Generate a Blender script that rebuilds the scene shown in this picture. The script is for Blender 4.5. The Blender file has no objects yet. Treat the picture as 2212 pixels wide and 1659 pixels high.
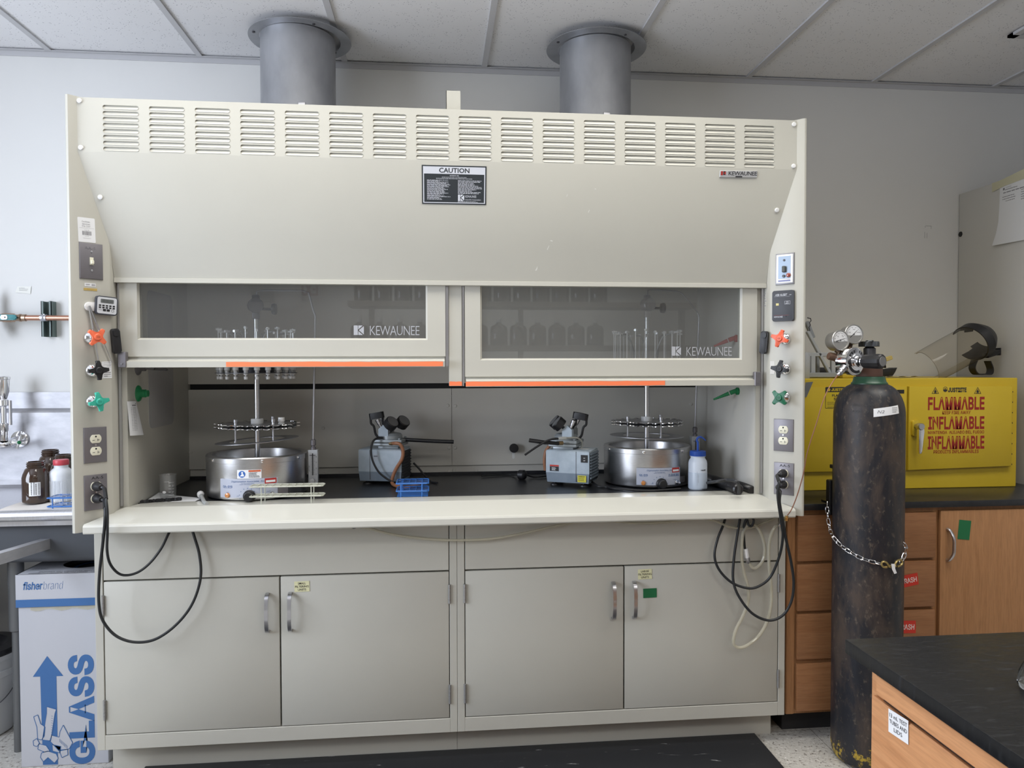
import bpy, bmesh, math, random
from mathutils import Vector as V, Matrix
random.seed(7)
SC = bpy.context.scene
COL = SC.collection
PI = math.pi
W, H = 2212, 1659

# ---------------------------------------------------------------- camera
CAM = V((1.1687, -3.314, 1.3995)); FPX = 1589.07
_yaw, _pit, _rol = [math.radians(a) for a in (5.75035364, -1.46093346, -0.13035787)]
_f = V((math.sin(_yaw)*math.cos(_pit), math.cos(_yaw)*math.cos(_pit), math.sin(_pit)))
_r0 = V((math.cos(_yaw), -math.sin(_yaw), 0)); _u0 = _r0.cross(_f)
_r = math.cos(_rol)*_r0 + math.sin(_rol)*_u0
_u = -math.sin(_rol)*_r0 + math.cos(_rol)*_u0
cam = bpy.data.objects.new('camera', bpy.data.cameras.new('camera'))
COL.objects.link(cam)
cam.matrix_world = Matrix(((_r.x, _u.x, -_f.x, CAM.x), (_r.y, _u.y, -_f.y, CAM.y), (_r.z, _u.z, -_f.z, CAM.z), (0, 0, 0, 1)))
cam.data.sensor_fit = 'HORIZONTAL'; cam.data.sensor_width = 36; cam.data.lens = FPX/W*36
cam.data.clip_start = .05
SC.camera = cam

# ---------------------------------------------------------------- world, lights, exposure
SC.view_settings.view_transform = 'Standard'; SC.view_settings.look = 'None'
SC.view_settings.gamma = 1; SC.view_settings.use_curve_mapping = False
SC.view_settings.exposure = 0.0
wd = bpy.data.worlds.new('sky'); SC.world = wd; wd.use_nodes = True
wd.node_tree.nodes['Background'].inputs[0].default_value = (.75, .86, 1, 1)
wd.node_tree.nodes['Background'].inputs[1].default_value = 1.2
SC.cycles.max_bounces = 10; SC.cycles.transparent_max_bounces = 24
SC.cycles.caustics_reflective = False; SC.cycles.caustics_refractive = False
SC.cycles.sample_clamp_indirect = 6

def area(name, loc, rot, sx, sy, power, color):
    l = bpy.data.lights.new(name, 'AREA'); l.shape = 'RECTANGLE'; l.size = sx; l.size_y = sy
    l.energy = power; l.color = color
    o = bpy.data.objects.new(name, l); o.location = loc; o.rotation_euler = rot
    COL.objects.link(o); return o
# daylight through the window in the left wall, ceiling troffers, and unseen lamps added as fill
WIN = (-1.62, -3.05, -1.30, 1.0, 2.35)      # x, y0, y1, z0, z1
area('window_daylight', (WIN[0]+.02, (WIN[1]+WIN[2])/2, (WIN[3]+WIN[4])/2), (0, -PI/2, 0), WIN[4]-WIN[3], WIN[2]-WIN[1], 86, (.80, .87, 1.0))
TROFFERS_AND_FILL = [(.55, -1.25), (1.75, -1.25), (3.05, -1.55), (.75, -3.75), (2.75, -3.75), (.75, -5.6), (2.75, -5.6)]  # pair over the hood; the others are unseen fill lamps added for brightness
TPOW = [7.0, 7.4, 8.5, 11, 17, 5.5, 5.5]
for (tx, ty), pw in zip(TROFFERS_AND_FILL, TPOW):
    area('troffer_fill_light', (tx, ty, 2.70), (0, 0, 0), 1.14, .54, pw, (1, .965, .90)).data.spread = math.radians(118 if ty > -2 else 160)   # spread narrowed near the hood to keep grazing light off the wall

# ---------------------------------------------------------------- measuring: pixel of the photo -> point on a known plane
def _d(x, y): return _f + (x-W/2)/FPX*_r - (y-H/2)/FPX*_u
def AY(x, y, Y): k = _d(x, y); return CAM + k*((Y-CAM.y)/k.y)
def AX(x, y, X): k = _d(x, y); return CAM + k*((X-CAM.x)/k.x)
def AZ(x, y, Z): k = _d(x, y); return CAM + k*((Z-CAM.z)/k.z)
def AP(x, y, p, n): k = _d(x, y); p = V(p); n = V(n); return CAM + k*(((p-CAM).dot(n))/k.dot(n))

# ---------------------------------------------------------------- materials
MATS = {}
def mat(name, col, rough=.5, metal=0, spec=.5, trans=0, ior=1.45, emit=None, es=1, alpha=1, coat=0):
    m = bpy.data.materials.new(name); m.use_nodes = True
    b = m.node_tree.nodes['Principled BSDF']
    b.inputs['Base Color'].default_value = (*col, 1); b.inputs['Roughness'].default_value = rough
    b.inputs['Metallic'].default_value = metal; b.inputs['Specular IOR Level'].default_value = spec
    b.inputs['Transmission Weight'].default_value = trans; b.inputs['IOR'].default_value = ior
    b.inputs['Alpha'].default_value = alpha; b.inputs['Coat Weight'].default_value = coat
    if emit: b.inputs['Emission Color'].default_value = (*emit, 1); b.inputs['Emission Strength'].default_value = es
    MATS[name] = m; return m
def NT(m): return m.node_tree.nodes, m.node_tree.links, m.node_tree.nodes['Principled BSDF']
def coords(m, scale=(1, 1, 1), rot=(0, 0, 0)):
    n, l, b = NT(m); tc = n.new('ShaderNodeTexCoord'); mp = n.new('ShaderNodeMapping')
    mp.inputs['Scale'].default_value = scale; mp.inputs['Rotation'].default_value = rot
    l.new(tc.outputs['Object'], mp.inputs['Vector']); return mp.outputs['Vector']
def noise(m, vec, scale, detail=4, rough=.6, dist=0):
    n, l, b = NT(m); t = n.new('ShaderNodeTexNoise'); t.inputs['Scale'].default_value = scale
    t.inputs['Detail'].default_value = detail; t.inputs['Roughness'].default_value = rough; t.inputs['Distortion'].default_value = dist
    l.new(vec, t.inputs['Vector']); return t.outputs['Fac']
def ramp(m, fac, stops, interp='LINEAR'):
    n, l, b = NT(m); r = n.new('ShaderNodeValToRGB'); r.color_ramp.interpolation = interp
    e = r.color_ramp.elements
    while len(e) < len(stops): e.new(.5)
    for i, (p, c) in enumerate(stops):
        e[i].position = p; e[i].color = (*c, 1) if len(c) == 3 else c
    l.new(fac, r.inputs['Fac']); return r.outputs['Color']
def mixc(m, fac, a, b_):
    n, l, b = NT(m); x = n.new('ShaderNodeMix'); x.data_type = 'RGBA'
    if hasattr(fac, 'links'): l.new(fac, x.inputs['Factor'])
    else: x.inputs['Factor'].default_value = fac
    for s, v in ((6, a), (7, b_)):
        if hasattr(v, 'links'): l.new(v, x.inputs[s])
        else: x.inputs[s].default_value = (*v, 1)
    return x.outputs[2]
def setc(m, c): n, l, b = NT(m); l.new(c, b.inputs['Base Color'])
def setr(m, c): n, l, b = NT(m); l.new(c, b.inputs['Roughness'])
def bump(m, h, strength=.3, dist=.002):
    n, l, b = NT(m); k = n.new('ShaderNodeBump'); k.inputs['Strength'].default_value = strength; k.inputs['Distance'].default_value = dist
    l.new(h, k.inputs['Height']); l.new(k.outputs['Normal'], b.inputs['Normal'])
def varied(name, c0, c1, scale, rough=.5, metal=0, stretch=(1, 1, 1), bumps=0, **k):
    m = mat(name, c0, rough, metal, **k); f = noise(m, coords(m, stretch), scale)
    setc(m, ramp(m, f, [(.3, c0), (.7, c1)]))
    if bumps: bump(m, f, bumps)
    return m
# painted steel of the hood: fine orange-peel
CREAM = varied('cream_paint', (.485, .475, .425), (.505, .495, .442), 3, .38, bumps=0)
f_ = noise(CREAM, coords(CREAM), 700, 2); bump(CREAM, f_, .06, .0006)
CREAMIN = varied('liner_panel', (.57, .555, .51), (.60, .58, .535), 4, .5)
WALL = varied('wall_paint', (.73, .73, .72), (.75, .75, .74), 2, .75)
bump(WALL, noise(WALL, coords(WALL), 260, 2), .05, .001)
STEEL = varied('brushed_steel', (.50, .50, .51), (.64, .64, .65), 60, .30, 1, (1, 1, 30))
STEELH = varied('brushed_steel_flat', (.42, .42, .44), (.55, .55, .57), 40, .42, 1, (1, 40, 1))
CHROME = mat('chrome', (.80, .80, .82), .08, 1)
SATIN = mat('satin_metal', (.55, .55, .58), .3, 1)
DUCT = varied('galvanised', (.33, .34, .365), (.44, .45, .48), 9, .48, .7, (1, 1, .5))
DARKM = mat('dark_metal', (.10, .10, .11), .45, .6)
BLACK = mat('black_plastic', (.014, .014, .016), .42)
BLACKM = mat('black_matt', (.02, .02, .022), .7)
RUBBER = mat('black_rubber', (.016, .018, .02), .45)
WHITEP = mat('white_plastic', (.80, .80, .80), .4)
PAPER = mat('paper', (.76, .77, .79), .8)
INK = mat('ink', (.03, .03, .035), .7)
INKG = mat('grey_ink', (.22, .22, .24), .8)
BLUEINK = mat('blue_ink', (.035, .10, .26), .6)
REDINK = mat('red_ink', (.42, .03, .025), .6)
YELLOWN = mat('note_yellow', (.72, .70, .44), .8)
TAPEO = mat('orange_tape', (.93, .22, .09), .6)
TAPEG = mat('green_tape', (.012, .15, .055), .5)
TAPER = mat('red_tape', (.55, .035, .02), .5)
GREYP = mat('plate_steel', (.20, .19, .205), .42, .5)
IVORY = mat('ivory', (.78, .76, .62), .4)
ORANGE = mat('orange_plastic', (.84, .17, .08), .35)
TEAL = mat('teal_plastic', (.045, .42, .31), .35)
DGREEN = mat('dark_green_plastic', (.006, .12, .055), .35)
NGREEN = mat('nozzle_green', (.01, .17, .06), .45)
NRED = mat('nozzle_red', (.38, .035, .03), .45)
BWORK = varied('black_worktop', (.012, .013, .016), (.022, .023, .027), 30, .30)
GLASSM = mat('clear_glass', (.97, .99, .99), .02, 0, .5, 1.0, 1.47)
HARDIN = 0
def thin_glass(name, tint, refl=1.0, haze=.0, hazec=(.6, .6, .6)):
    m = bpy.data.materials.new(name); m.use_nodes = True; n = m.node_tree.nodes; l = m.node_tree.links
    n.remove(n['Principled BSDF']); out = n['Material Output']
    t = n.new('ShaderNodeBsdfTransparent'); t.inputs[0].default_value = (*tint, 1)
    g = n.new('ShaderNodeBsdfGlossy'); g.inputs['Roughness'].default_value = .0; g.inputs[0].default_value = (refl, refl, refl, 1)
    lw = n.new('ShaderNodeLayerWeight'); lw.inputs[0].default_value = .5
    pw_ = n.new('ShaderNodeMath'); pw_.operation = 'POWER'; l.new(lw.outputs['Facing'], pw_.inputs[0]); pw_.inputs[1].default_value = 5
    fr = n.new('ShaderNodeMath'); fr.operation = 'MULTIPLY_ADD'; l.new(pw_.outputs[0], fr.inputs[0]); fr.inputs[1].default_value = .9; fr.inputs[2].default_value = .045
    mx = n.new('ShaderNodeMixShader'); l.new(fr.outputs[0], mx.inputs[0]); l.new(t.outputs[0], mx.inputs[1]); l.new(g.outputs[0], mx.inputs[2])
    last = mx.outputs[0]
    if haze:
        d = n.new('ShaderNodeBsdfDiffuse'); d.inputs[0].default_value = (*hazec, 1)
        m2 = n.new('ShaderNodeMixShader'); m2.inputs[0].default_value = haze
        l.new(last, m2.inputs[1]); l.new(d.outputs[0], m2.inputs[2]); last = m2.outputs[0]
    l.new(last, out.inputs[0]); MATS[name] = m; return m
SASHG = thin_glass('sash_glass', (.90, .91, .905), 1.0, .05)
VIALG = thin_glass('vial_glass', (.965, .97, .975), 1.0, .04, (.8, .8, .8))
VISOR = thin_glass('visor_plastic', (.86, .83, .77), .35, .05, (.6, .55, .45))
TUBING = thin_glass('clear_tubing', (.80, .78, .70), .8, .38, (.75, .72, .6))
AMBER = mat('amber_glass', (.040, .022, .014), .06, 0, .6, 0, 1.5, coat=.3)
def wood(name, a, b_, grain, ax=0, rough=.45):
    m = mat(name, a, rough); st = [1, 1, 1]; st = [14, 14, 14]; st[ax] = 1.1
    v = coords(m, tuple(st)); f = noise(m, v, grain, 5, .62, .6)
    g = noise(m, coords(m, tuple(s*3 for s in st)), grain*2.2, 3, .7)
    c = ramp(m, f, [(.25, a), (.52, b_), (.75, a)])
    setc(m, mixc(m, ramp(m, g, [(.42, (0, 0, 0)), (.75, (.38, .38, .38))]), c, tuple(x*.45 for x in a)))
    bump(m, f, .08, .0015); return m
WOODH = wood('oak_horizontal_shaded', (.25, .108, .043), (.30, .14, .06), 1.6, 0)  # drawer oak, its colour darkened for the shade on the drawers
WOODV = wood('oak_vertical', (.34, .165, .07), (.41, .21, .095), 1.6, 2)
WOODB = wood('oak_bench', (.52, .235, .10), (.62, .31, .145), 1.6, 1)
YELLOW = varied('yellow_paint', (.60, .43, .025), (.64, .465, .035), 5, .38)

# ---------------------------------------------------------------- mesh builder
def fr(o, right, up):
    r = V(right).normalized(); u = V(up).normalized(); n = r.cross(u); o = V(o)
    return Matrix(((r.x, u.x, n.x, o.x), (r.y, u.y, n.y, o.y), (r.z, u.z, n.z, o.z), (0, 0, 0, 1)))
S2 = math.sqrt(.5)
def FRONT(o): return fr(o, (1, 0, 0), (0, 0, 1))
def LF(o): return fr(o, (S2, S2, 0), (0, 0, 1))
def RF(o): return fr(o, (S2, -S2, 0), (0, 0, 1))
ID = Matrix.Identity(4)
_fontcurve = None
_tcache = {}
try: GROT = bpy.data.fonts.load(bpy.utils.system_resource('DATAFILES', path='fonts')+'/Inter.woff2')   # grotesque that ships with Blender
except Exception: GROT = None
HUMAN = {'CAUTION', 'KEWAUNEE', 'SMALL', 'LARGE', 'FILTERING', 'UNITS', 'AA-5', '13 mL TEST', 'TUBES AND', 'LIDS', 'N2', 'MATHESON'}
def text_geo(s, bold, shear, sp):
    key = (s, bold, shear, sp)
    if key in _tcache: return _tcache[key]
    c = bpy.data.curves.new('t', 'FONT'); c.body = s; c.offset = bold; c.shear = shear; c.resolution_u = 2; c.space_character = sp
    if GROT and s not in HUMAN: c.font = GROT
    o = bpy.data.objects.new('t', c); COL.objects.link(o)
    dg = bpy.context.evaluated_depsgraph_get(); dg.update()
    ev = o.evaluated_get(dg); me = ev.to_mesh()
    vs = [tuple(v.co) for v in me.vertices]; fs = [tuple(p.vertices) for p in me.polygons]
    ev.to_mesh_clear(); bpy.data.objects.remove(o); bpy.data.curves.remove(c)
    _tcache[key] = (vs, fs); return vs, fs
def smooth_pts(P, n=8, closed=False):
    P = [V(p) for p in P]; out = []; N = len(P)
    rng = range(N if closed else N-1)
    for i in rng:
        if closed: p0, p1, p2, p3 = P[(i-1) % N], P[i], P[(i+1) % N], P[(i+2) % N]
        else: p0, p1, p2, p3 = P[max(i-1, 0)], P[i], P[i+1], P[min(i+2, N-1)]
        for k in range(n):
            t = k/n
            out.append(.5*((2*p1) + (p2-p0)*t + (2*p0-5*p1+4*p2-p3)*t*t + (3*p1-p0-3*p2+p3)*t**3))
    if not closed: out.append(P[-1])
    return out
class B:
    def __init__(s, T=None): s.bm = bmesh.new(); s.T = T or ID; s.mi = 0
    def v(s, p): return s.bm.verts.new(s.T @ V(p))
    def f(s, vs):
        try: fa = s.bm.faces.new(vs)
        except ValueError: return None
        fa.material_index = s.mi; fa.smooth = True; return fa
    def box(s, x0, x1, y0, y1, z0, z1, bev=0, seg=2):
        t = bmesh.new(); q = [t.verts.new((x, y, z)) for x in (x0, x1) for y in (y0, y1) for z in (z0, z1)]
        for i in ((0, 1, 3, 2), (4, 6, 7, 5), (0, 4, 5, 1), (2, 3, 7, 6), (0, 2, 6, 4), (1, 5, 7, 3)): t.faces.new([q[k] for k in i])
        if bev: bmesh.ops.bevel(t, geom=t.edges[:], offset=bev, segments=seg, profile=.5, affect='EDGES')
        s.merge(t); return s
    def merge(s, t, M=None):
        M = s.T @ M if M else s.T; mp = {}
        bmesh.ops.recalc_face_normals(t, faces=t.faces[:])
        for v in t.verts: mp[v] = s.bm.verts.new(M @ v.co)
        for f in t.faces: s.f([mp[v] for v in f.verts])
        t.free()
    def prism(s, poly, z0, z1, bev=0, cap=True):
        """poly in local xy, extruded along local z"""
        t = bmesh.new(); a = [t.verts.new((x, y, z0)) for x, y in poly]; b = [t.verts.new((x, y, z1)) for x, y in poly]
        n = len(poly)
        for i in range(n): t.faces.new((a[i], a[(i+1) % n], b[(i+1) % n], b[i]))
        if cap: t.faces.new(a[::-1]); t.faces.new(b)
        if bev: bmesh.ops.bevel(t, geom=[e for e in t.edges if abs(e.verts[0].co.z-z1) < 1e-7 and abs(e.verts[1].co.z-z1) < 1e-7], offset=bev, segments=2, profile=.5, affect='EDGES')
        s.merge(t); return s
    def tube(s, P, r, n=10, cap=True, closed=False):
        P = [V(p) for p in P]; N = len(P); rings = []; up = None
        for i, p in enumerate(P):
            if closed: d = P[(i+1) % N]-P[i-1]
            else: d = P[min(i+1, N-1)]-P[max(i-1, 0)]
            if d.length < 1e-9: d = V((0, 0, 1))
            d.normalize()
            if up is None: up = d.orthogonal().normalized()
            else:
                up = up-d*up.dot(d)
                if up.length < 1e-6: up = d.orthogonal()
                up.normalize()
            w = d.cross(up); ri = r[i] if isinstance(r, (list, tuple)) else r
            rings.append([s.v(p+(up*math.cos(2*PI*k/n)+w*math.sin(2*PI*k/n))*ri) for k in range(n)])
        M = N if closed else N-1
        off = 0
        if closed:
            best = min(range(n), key=lambda q: (rings[0][q].co-rings[-1][0].co).length); off = best
        for i in range(M):
            a = rings[i]; b = rings[(i+1) % N]; o = off if (closed and i == N-1) else 0
            for k in range(n): s.f((a[k], a[(k+1) % n], b[(k+1+o) % n], b[(k+o) % n]))
        if cap and not closed: s.f(rings[0][::-1]); s.f(rings[-1])
        return s
    def cyl(s, p0, p1, r, n=20, r1=None, cap=True):
        return s.tube([p0, p1], [r, r if r1 is None else r1], n, cap)
    def lathe(s, prof, o=(0, 0, 0), n=40, axis=(0, 0, 1), a0=0, a1=2*PI):
        """prof: (radius, height) list along the axis"""
        ax = V(axis).normalized(); x = ax.orthogonal().normalized(); y = ax.cross(x); o = V(o); full = abs(a1-a0-2*PI) < 1e-6
        if abs(ax.z) > .999: x, y = V((1, 0, 0)), V((0, 1, 0))*(1 if ax.z > 0 else -1)
        m = n if full else n+1; rings = []
        for r, h in prof:
            if r < 1e-6: rings.append([s.v(o+ax*h)]); continue
            rings.append([s.v(o+ax*h+(x*math.cos(a0+(a1-a0)*k/n)+y*math.sin(a0+(a1-a0)*k/n))*r) for k in range(m)])
        for a, b in zip(rings, rings[1:]):
            for k in range(n):
                k2 = (k+1) % m
                if len(a) == 1 and len(b) == 1: continue
                if len(a) == 1: s.f((a[0], b[k2], b[k]))
                elif len(b) == 1: s.f((a[k], a[k2], b[0]))
                else: s.f((a[k], a[k2], b[k2], b[k]))
        return s
    def rrect(s, x0, x1, y0, y1, r, z0, z1, n=5, bev=0):
        P = []
        for cx, cy, a in ((x1-r, y1-r, 0), (x0+r, y1-r, PI/2), (x0+r, y0+r, PI), (x1-r, y0+r, 1.5*PI)):
            for k in range(n+1): P.append((cx+r*math.cos(a+PI/2*k/n), cy+r*math.sin(a+PI/2*k/n)))
        return s.prism(P, z0, z1, bev)
    def text(s, t, x, y, h=None, w=None, z=.0004, align='C', bold=0, shear=0, sp=1, rot=0, strike=None):
        if strike:
            ex, ey = strike; c, q = math.cos(rot), math.sin(rot); k = 0
            for a in (-1, 0, 1):
                for b in (-1, 0, 1):
                    dx, dy = a*ex, b*ey; k += 1
                    s.text(t, x+dx*c-dy*q, y+dx*q+dy*c, h and h-2*ey, w and w-2*ex, z+k*6e-6, align, bold, shear, sp, rot)
            return s
        vs, fs = text_geo(t, bold, shear, sp)
        if not vs: return s
        xs = [v[0] for v in vs]; ys = [v[1] for v in vs]; x0, x1, y0, y1 = min(xs), max(xs), min(ys), max(ys)
        sx = sy = None
        if h: sy = h/(y1-y0)
        if w: sx = w/(x1-x0)
        if sx is None: sx = sy
        if sy is None: sy = sx
        dx = {'C': -(x0+x1)/2, 'L': -x0, 'R': -x1}[align]; dy = -(y0+y1)/2
        c, q = math.cos(rot), math.sin(rot); q_ = []
        for vx, vy, _ in vs:
            a, b = (vx+dx)*sx, (vy+dy)*sy
            q_.append(s.v((x+a*c-b*q, y+a*q+b*c, z)))
        for f in fs: s.f([q_[i] for i in f])
        return s
    def rect(s, x0, x1, y0, y1, z=.0003):
        return s.f([s.v((x0, y0, z)), s.v((x1, y0, z)), s.v((x1, y1, z)), s.v((x0, y1, z))])
    def poly(s, P, z=.0003): return s.f([s.v((x, y, z)) for x, y in P])
    def lines(s, x0, x1, y0, y1, n, fill=.5, rag=.3, z=.0003):
        """rows of small print, unreadable at this size"""
        st = (y1-y0)/n
        for i in range(n):
            yy = y1-st*(i+.5); xe = x1-(x1-x0)*rag*random.random()
            xx = x0
            while xx < xe:
                w_ = min(xe-xx, (x1-x0)*random.uniform(.05, .16)); s.rect(xx, xx+w_, yy-st*fill/2, yy+st*fill/2, z); xx += w_+(x1-x0)*.02
        return s
    def build(s, name, mats, parent=None, label=None, cat=None, group=None, kind=None, sharp=35, recalc=False):
        if recalc: bmesh.ops.recalc_face_normals(s.bm, faces=s.bm.faces[:])
        me = bpy.data.meshes.new(name)
        org = V((0, 0, 0))
        p = parent
        while p is not None: org += p.location; p = p.parent
        if parent is None and s.bm.verts:
            xs = [v.co for v in s.bm.verts]
            org = V(((min(c.x for c in xs)+max(c.x for c in xs))/2, (min(c.y for c in xs)+max(c.y for c in xs))/2, min(c.z for c in xs)))
        bmesh.ops.translate(s.bm, verts=s.bm.verts[:], vec=-org)
        s.bm.to_mesh(me); s.bm.free()
        for m in (mats if isinstance(mats, (list, tuple)) else [mats]): me.materials.append(m)
        try: me.set_sharp_from_angle(angle=math.radians(sharp))
        except Exception: pass
        o = bpy.data.objects.new(name, me); COL.objects.link(o)
        if parent is not None: o.parent = parent
        else: o.location = org
        if label: o['label'] = label
        if cat: o['category'] = cat
        if group: o['group'] = group
        if kind: o['kind'] = kind
        return o
def thing(name, label, cat, loc, group=None):
    o = bpy.data.objects.new(name, None); COL.objects.link(o); o.location = loc; o.empty_display_size = .05
    o['label'] = label; o['category'] = cat
    if group: o['group'] = group
    return o
def copy_tree(o, parent=None):
    c = o.copy(); COL.objects.link(c); c.parent = parent
    for ch in [x for x in bpy.data.objects if x.parent == o]: copy_tree(ch, c)
    return c
def pts(L): return [AY(x, y, Y) for x, y, Y in L]

# ================================================================ the room
CZ = 2.725
XL, XR, YF = -1.62, 5.2, -6.6
CEIL = mat('ceiling_tile', (.80, .80, .82), .9)
_v = coords(CEIL); n_, l_, b_ = NT(CEIL)
vo = n_.new('ShaderNodeTexVoronoi'); vo.inputs['Scale'].default_value = 105; l_.new(_v, vo.inputs['Vector'])
pit = ramp(CEIL, vo.outputs['Distance'], [(.16, (1, 1, 1)), (.27, (0, 0, 0))])
msk = ramp(CEIL, noise(CEIL, _v, 22, 2), [(.47, (0, 0, 0)), (.54, (1, 1, 1))])
mm = n_.new('ShaderNodeMath'); mm.operation = 'MULTIPLY'; l_.new(pit, mm.inputs[0]); l_.new(msk, mm.inputs[1])
setc(CEIL, mixc(CEIL, mm.outputs[0], (.80, .80, .82), (.42, .42, .45)))
bump(CEIL, noise(CEIL, _v, 330, 3), .25, .002)
FLOOR = mat('vinyl_floor', (.5, .48, .45), .35)
_v = coords(FLOOR); n_, l_, b_ = NT(FLOOR)
sp = ramp(FLOOR, noise(FLOOR, _v, 75, 3, .7), [(.36, (.17, .15, .13)), (.43, (.47, .455, .42)), (.60, (.50, .485, .45)), (.68, (.70, .68, .64))])
br = n_.new('ShaderNodeTexBrick'); br.offset = 0; br.inputs['Scale'].default_value = 1; br.inputs['Brick Width'].default_value = .3048; br.inputs['Row Height'].default_value = .3048
br.inputs['Mortar Size'].default_value = .0011; br.inputs['Mortar Smooth'].default_value = 0
br.inputs['Color1'].default_value = br.inputs['Color2'].default_value = (0, 0, 0, 1); br.inputs['Mortar'].default_value = (1, 1, 1, 1)
mp = n_.new('ShaderNodeMapping'); mp.inputs['Location'].default_value = (.12, .10, 0); l_.new(_v, mp.inputs[0]); l_.new(mp.outputs[0], br.inputs[0])
setc(FLOOR, mixc(FLOOR, br.outputs[0], sp, (.16, .15, .13)))
b = B(); b.box(XL-.2, XR+.2, YF-.2, .2, -.12, 0); b.build('floor', FLOOR, kind='structure')
b = B(); b.box(XL-.2, XR+.2, YF-.2, .2, CZ+.004, CZ+.08); b.build('ceiling', CEIL, kind='structure')
b = B(); b.box(XL-.2, XR+.2, 0, .15, 0, CZ+.05); b.build('wall_back', WALL, kind='structure')
b = B(); b.box(XL-.2, XR+.2, YF-.15, YF, 0, CZ+.05); b.build('wall_front', WALL, kind='structure')
b = B(); b.box(XR, XR+.15, YF, 0, 0, CZ+.05); b.build('wall_right', WALL, kind='structure')
b = B(); wx, wy0, wy1, wz0, wz1 = WIN
b.box(wx-.15, wx, YF, wy0, 0, CZ+.05); b.box(wx-.15, wx, wy1, 0, 0, CZ+.05)
b.box(wx-.15, wx, wy0, wy1, 0, wz0); b.box(wx-.15, wx, wy0, wy1, wz1, CZ+.05)
b.build('wall_left', WALL, kind='structure')
GRID = mat('grid_metal', (.54, .54, .56), .6)
FRAMEW = mat('window_frame_paint', (.7, .7, .7), .5)
w = thing('window_1', 'tall daylight window in the left wall', 'window', (wx, (wy0+wy1)/2, wz0)); w['kind'] = 'structure'; del w['category']
b = B()
for a0, a1 in ((wy0, wy0+.05), (wy1-.05, wy1), ((wy0+wy1)/2-.03, (wy0+wy1)/2+.03)): b.box(wx-.10, wx-.04, a0, a1, wz0, wz1)
b.box(wx-.10, wx-.04, wy0, wy1, wz0, wz0+.05); b.box(wx-.10, wx-.04, wy0, wy1, wz1-.05, wz1)
b.build('window_frame', FRAMEW, w)
b = B(); b.box(wx-.072, wx-.068, wy0+.02, wy1-.02, wz0+.02, wz1-.02); b.build('window_pane', VISOR if 0 else thin_glass('window_glass', (.97, .98, .98)), w)
b = B(); X0T = -.4484
for k in range(-2, 10): b.box(X0T+.6096*k-.012, X0T+.6096*k+.012, YF, -.004, CZ-.003, CZ+.004)
for k in range(1, 6): b.box(XL, XR, -1.2192*k-.012, -1.2192*k+.012, CZ-.003, CZ+.004)
b.build('trim_1', GRID, kind='structure')
b = B(); b.box(XL, XR, -.022, 0, CZ-.0035, CZ-.001); b.box(XL, XR, -.004, 0, CZ-.024, CZ-.001); b.build('trim_2', GRID, kind='structure')
# ceiling troffers and added fill panels (their lamps are set at the top)
LENS = mat('troffer_lens', (.8, .8, .8), .5, emit=(1, .97, .9), es=2.2)
for i, (tx, ty) in enumerate(TROFFERS_AND_FILL):
    t = thing('ceiling_or_fill_light', ['recessed ceiling light above the left half of the hood', 'recessed ceiling light above the right half of the hood', 'unseen ceiling fill light added above the gas cylinder', 'unseen ceiling fill light added across the room on the left', 'unseen ceiling fill light added across the room on the right', 'unseen ceiling fill light added by the far wall on the left', 'unseen ceiling fill light added by the far wall on the right'][i], 'ceiling light', (tx, ty, CZ-.02), 'recessed ceiling lights')
    b = B(); b.box(tx-.61, tx+.61, ty-.305, ty+.305, CZ-.006, CZ+.003)
    b.build('light_frame', FRAMEW, t)
    b = B(); b.box(tx-.57, tx+.57, ty-.27, ty+.27, CZ-.009, CZ-.0062); b.build('diffuser', LENS, t)
# air diffuser at the upper right
c0 = AZ(2176, 76, CZ); vx, vy = c0.x, c0.y
t = thing('ceiling_vent', 'square white air vent in the ceiling at the far right', 'vent', (vx+.25, vy-.28, CZ-.012))
b = B()
for i in range(5):
    s_ = .0+.055*i; zz = CZ-.012+.006*(i % 2)
    o0, o1 = s_, s_+.03
    X0_, X1_, Y0_, Y1_ = vx+o0, vx+.56-o0, vy-.56+o0, vy-o0
    b.box(X0_, X1_, Y1_-.03, Y1_, zz, CZ-.001); b.box(X0_, X1_, Y0_, Y0_+.03, zz, CZ-.001)
    b.box(X0_, X0_+.03, Y0_, Y1_, zz, CZ-.001); b.box(X1_-.03, X1_, Y0_, Y1_, zz, CZ-.001)
b.build('louvre_rings', GRID, t)
b = B(); b.box(vx+.02, vx+.54, vy-.54, vy-.02, CZ-.0028, CZ-.001); b.build('vent_throat', mat('vent_grey', (.22, .22, .22), .7), t)
# light scuffs on the wall right of the hood
b = B(FRONT((2.0, -.0004, 0)))
p = AY(1999, 492, 0); q = p.x-2.0
b.rect(q, q+.03, p.z+.008, p.z+.0095); b.rect(q+.028, q+.0295, p.z-.005, p.z+.0095); b.rect(q-.002, q-.0005, p.z, p.z+.008)
b.rect(q-.004, q-.0025, p.z-.05, p.z-.02); b.rect(q+.007, q+.0085, p.z-.05, p.z-.024)
b.build('wall_scuff', INKG, None, 'faint grey bracket-shaped pencil mark on the wall beside the tall cabinet', 'wall mark')

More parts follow.
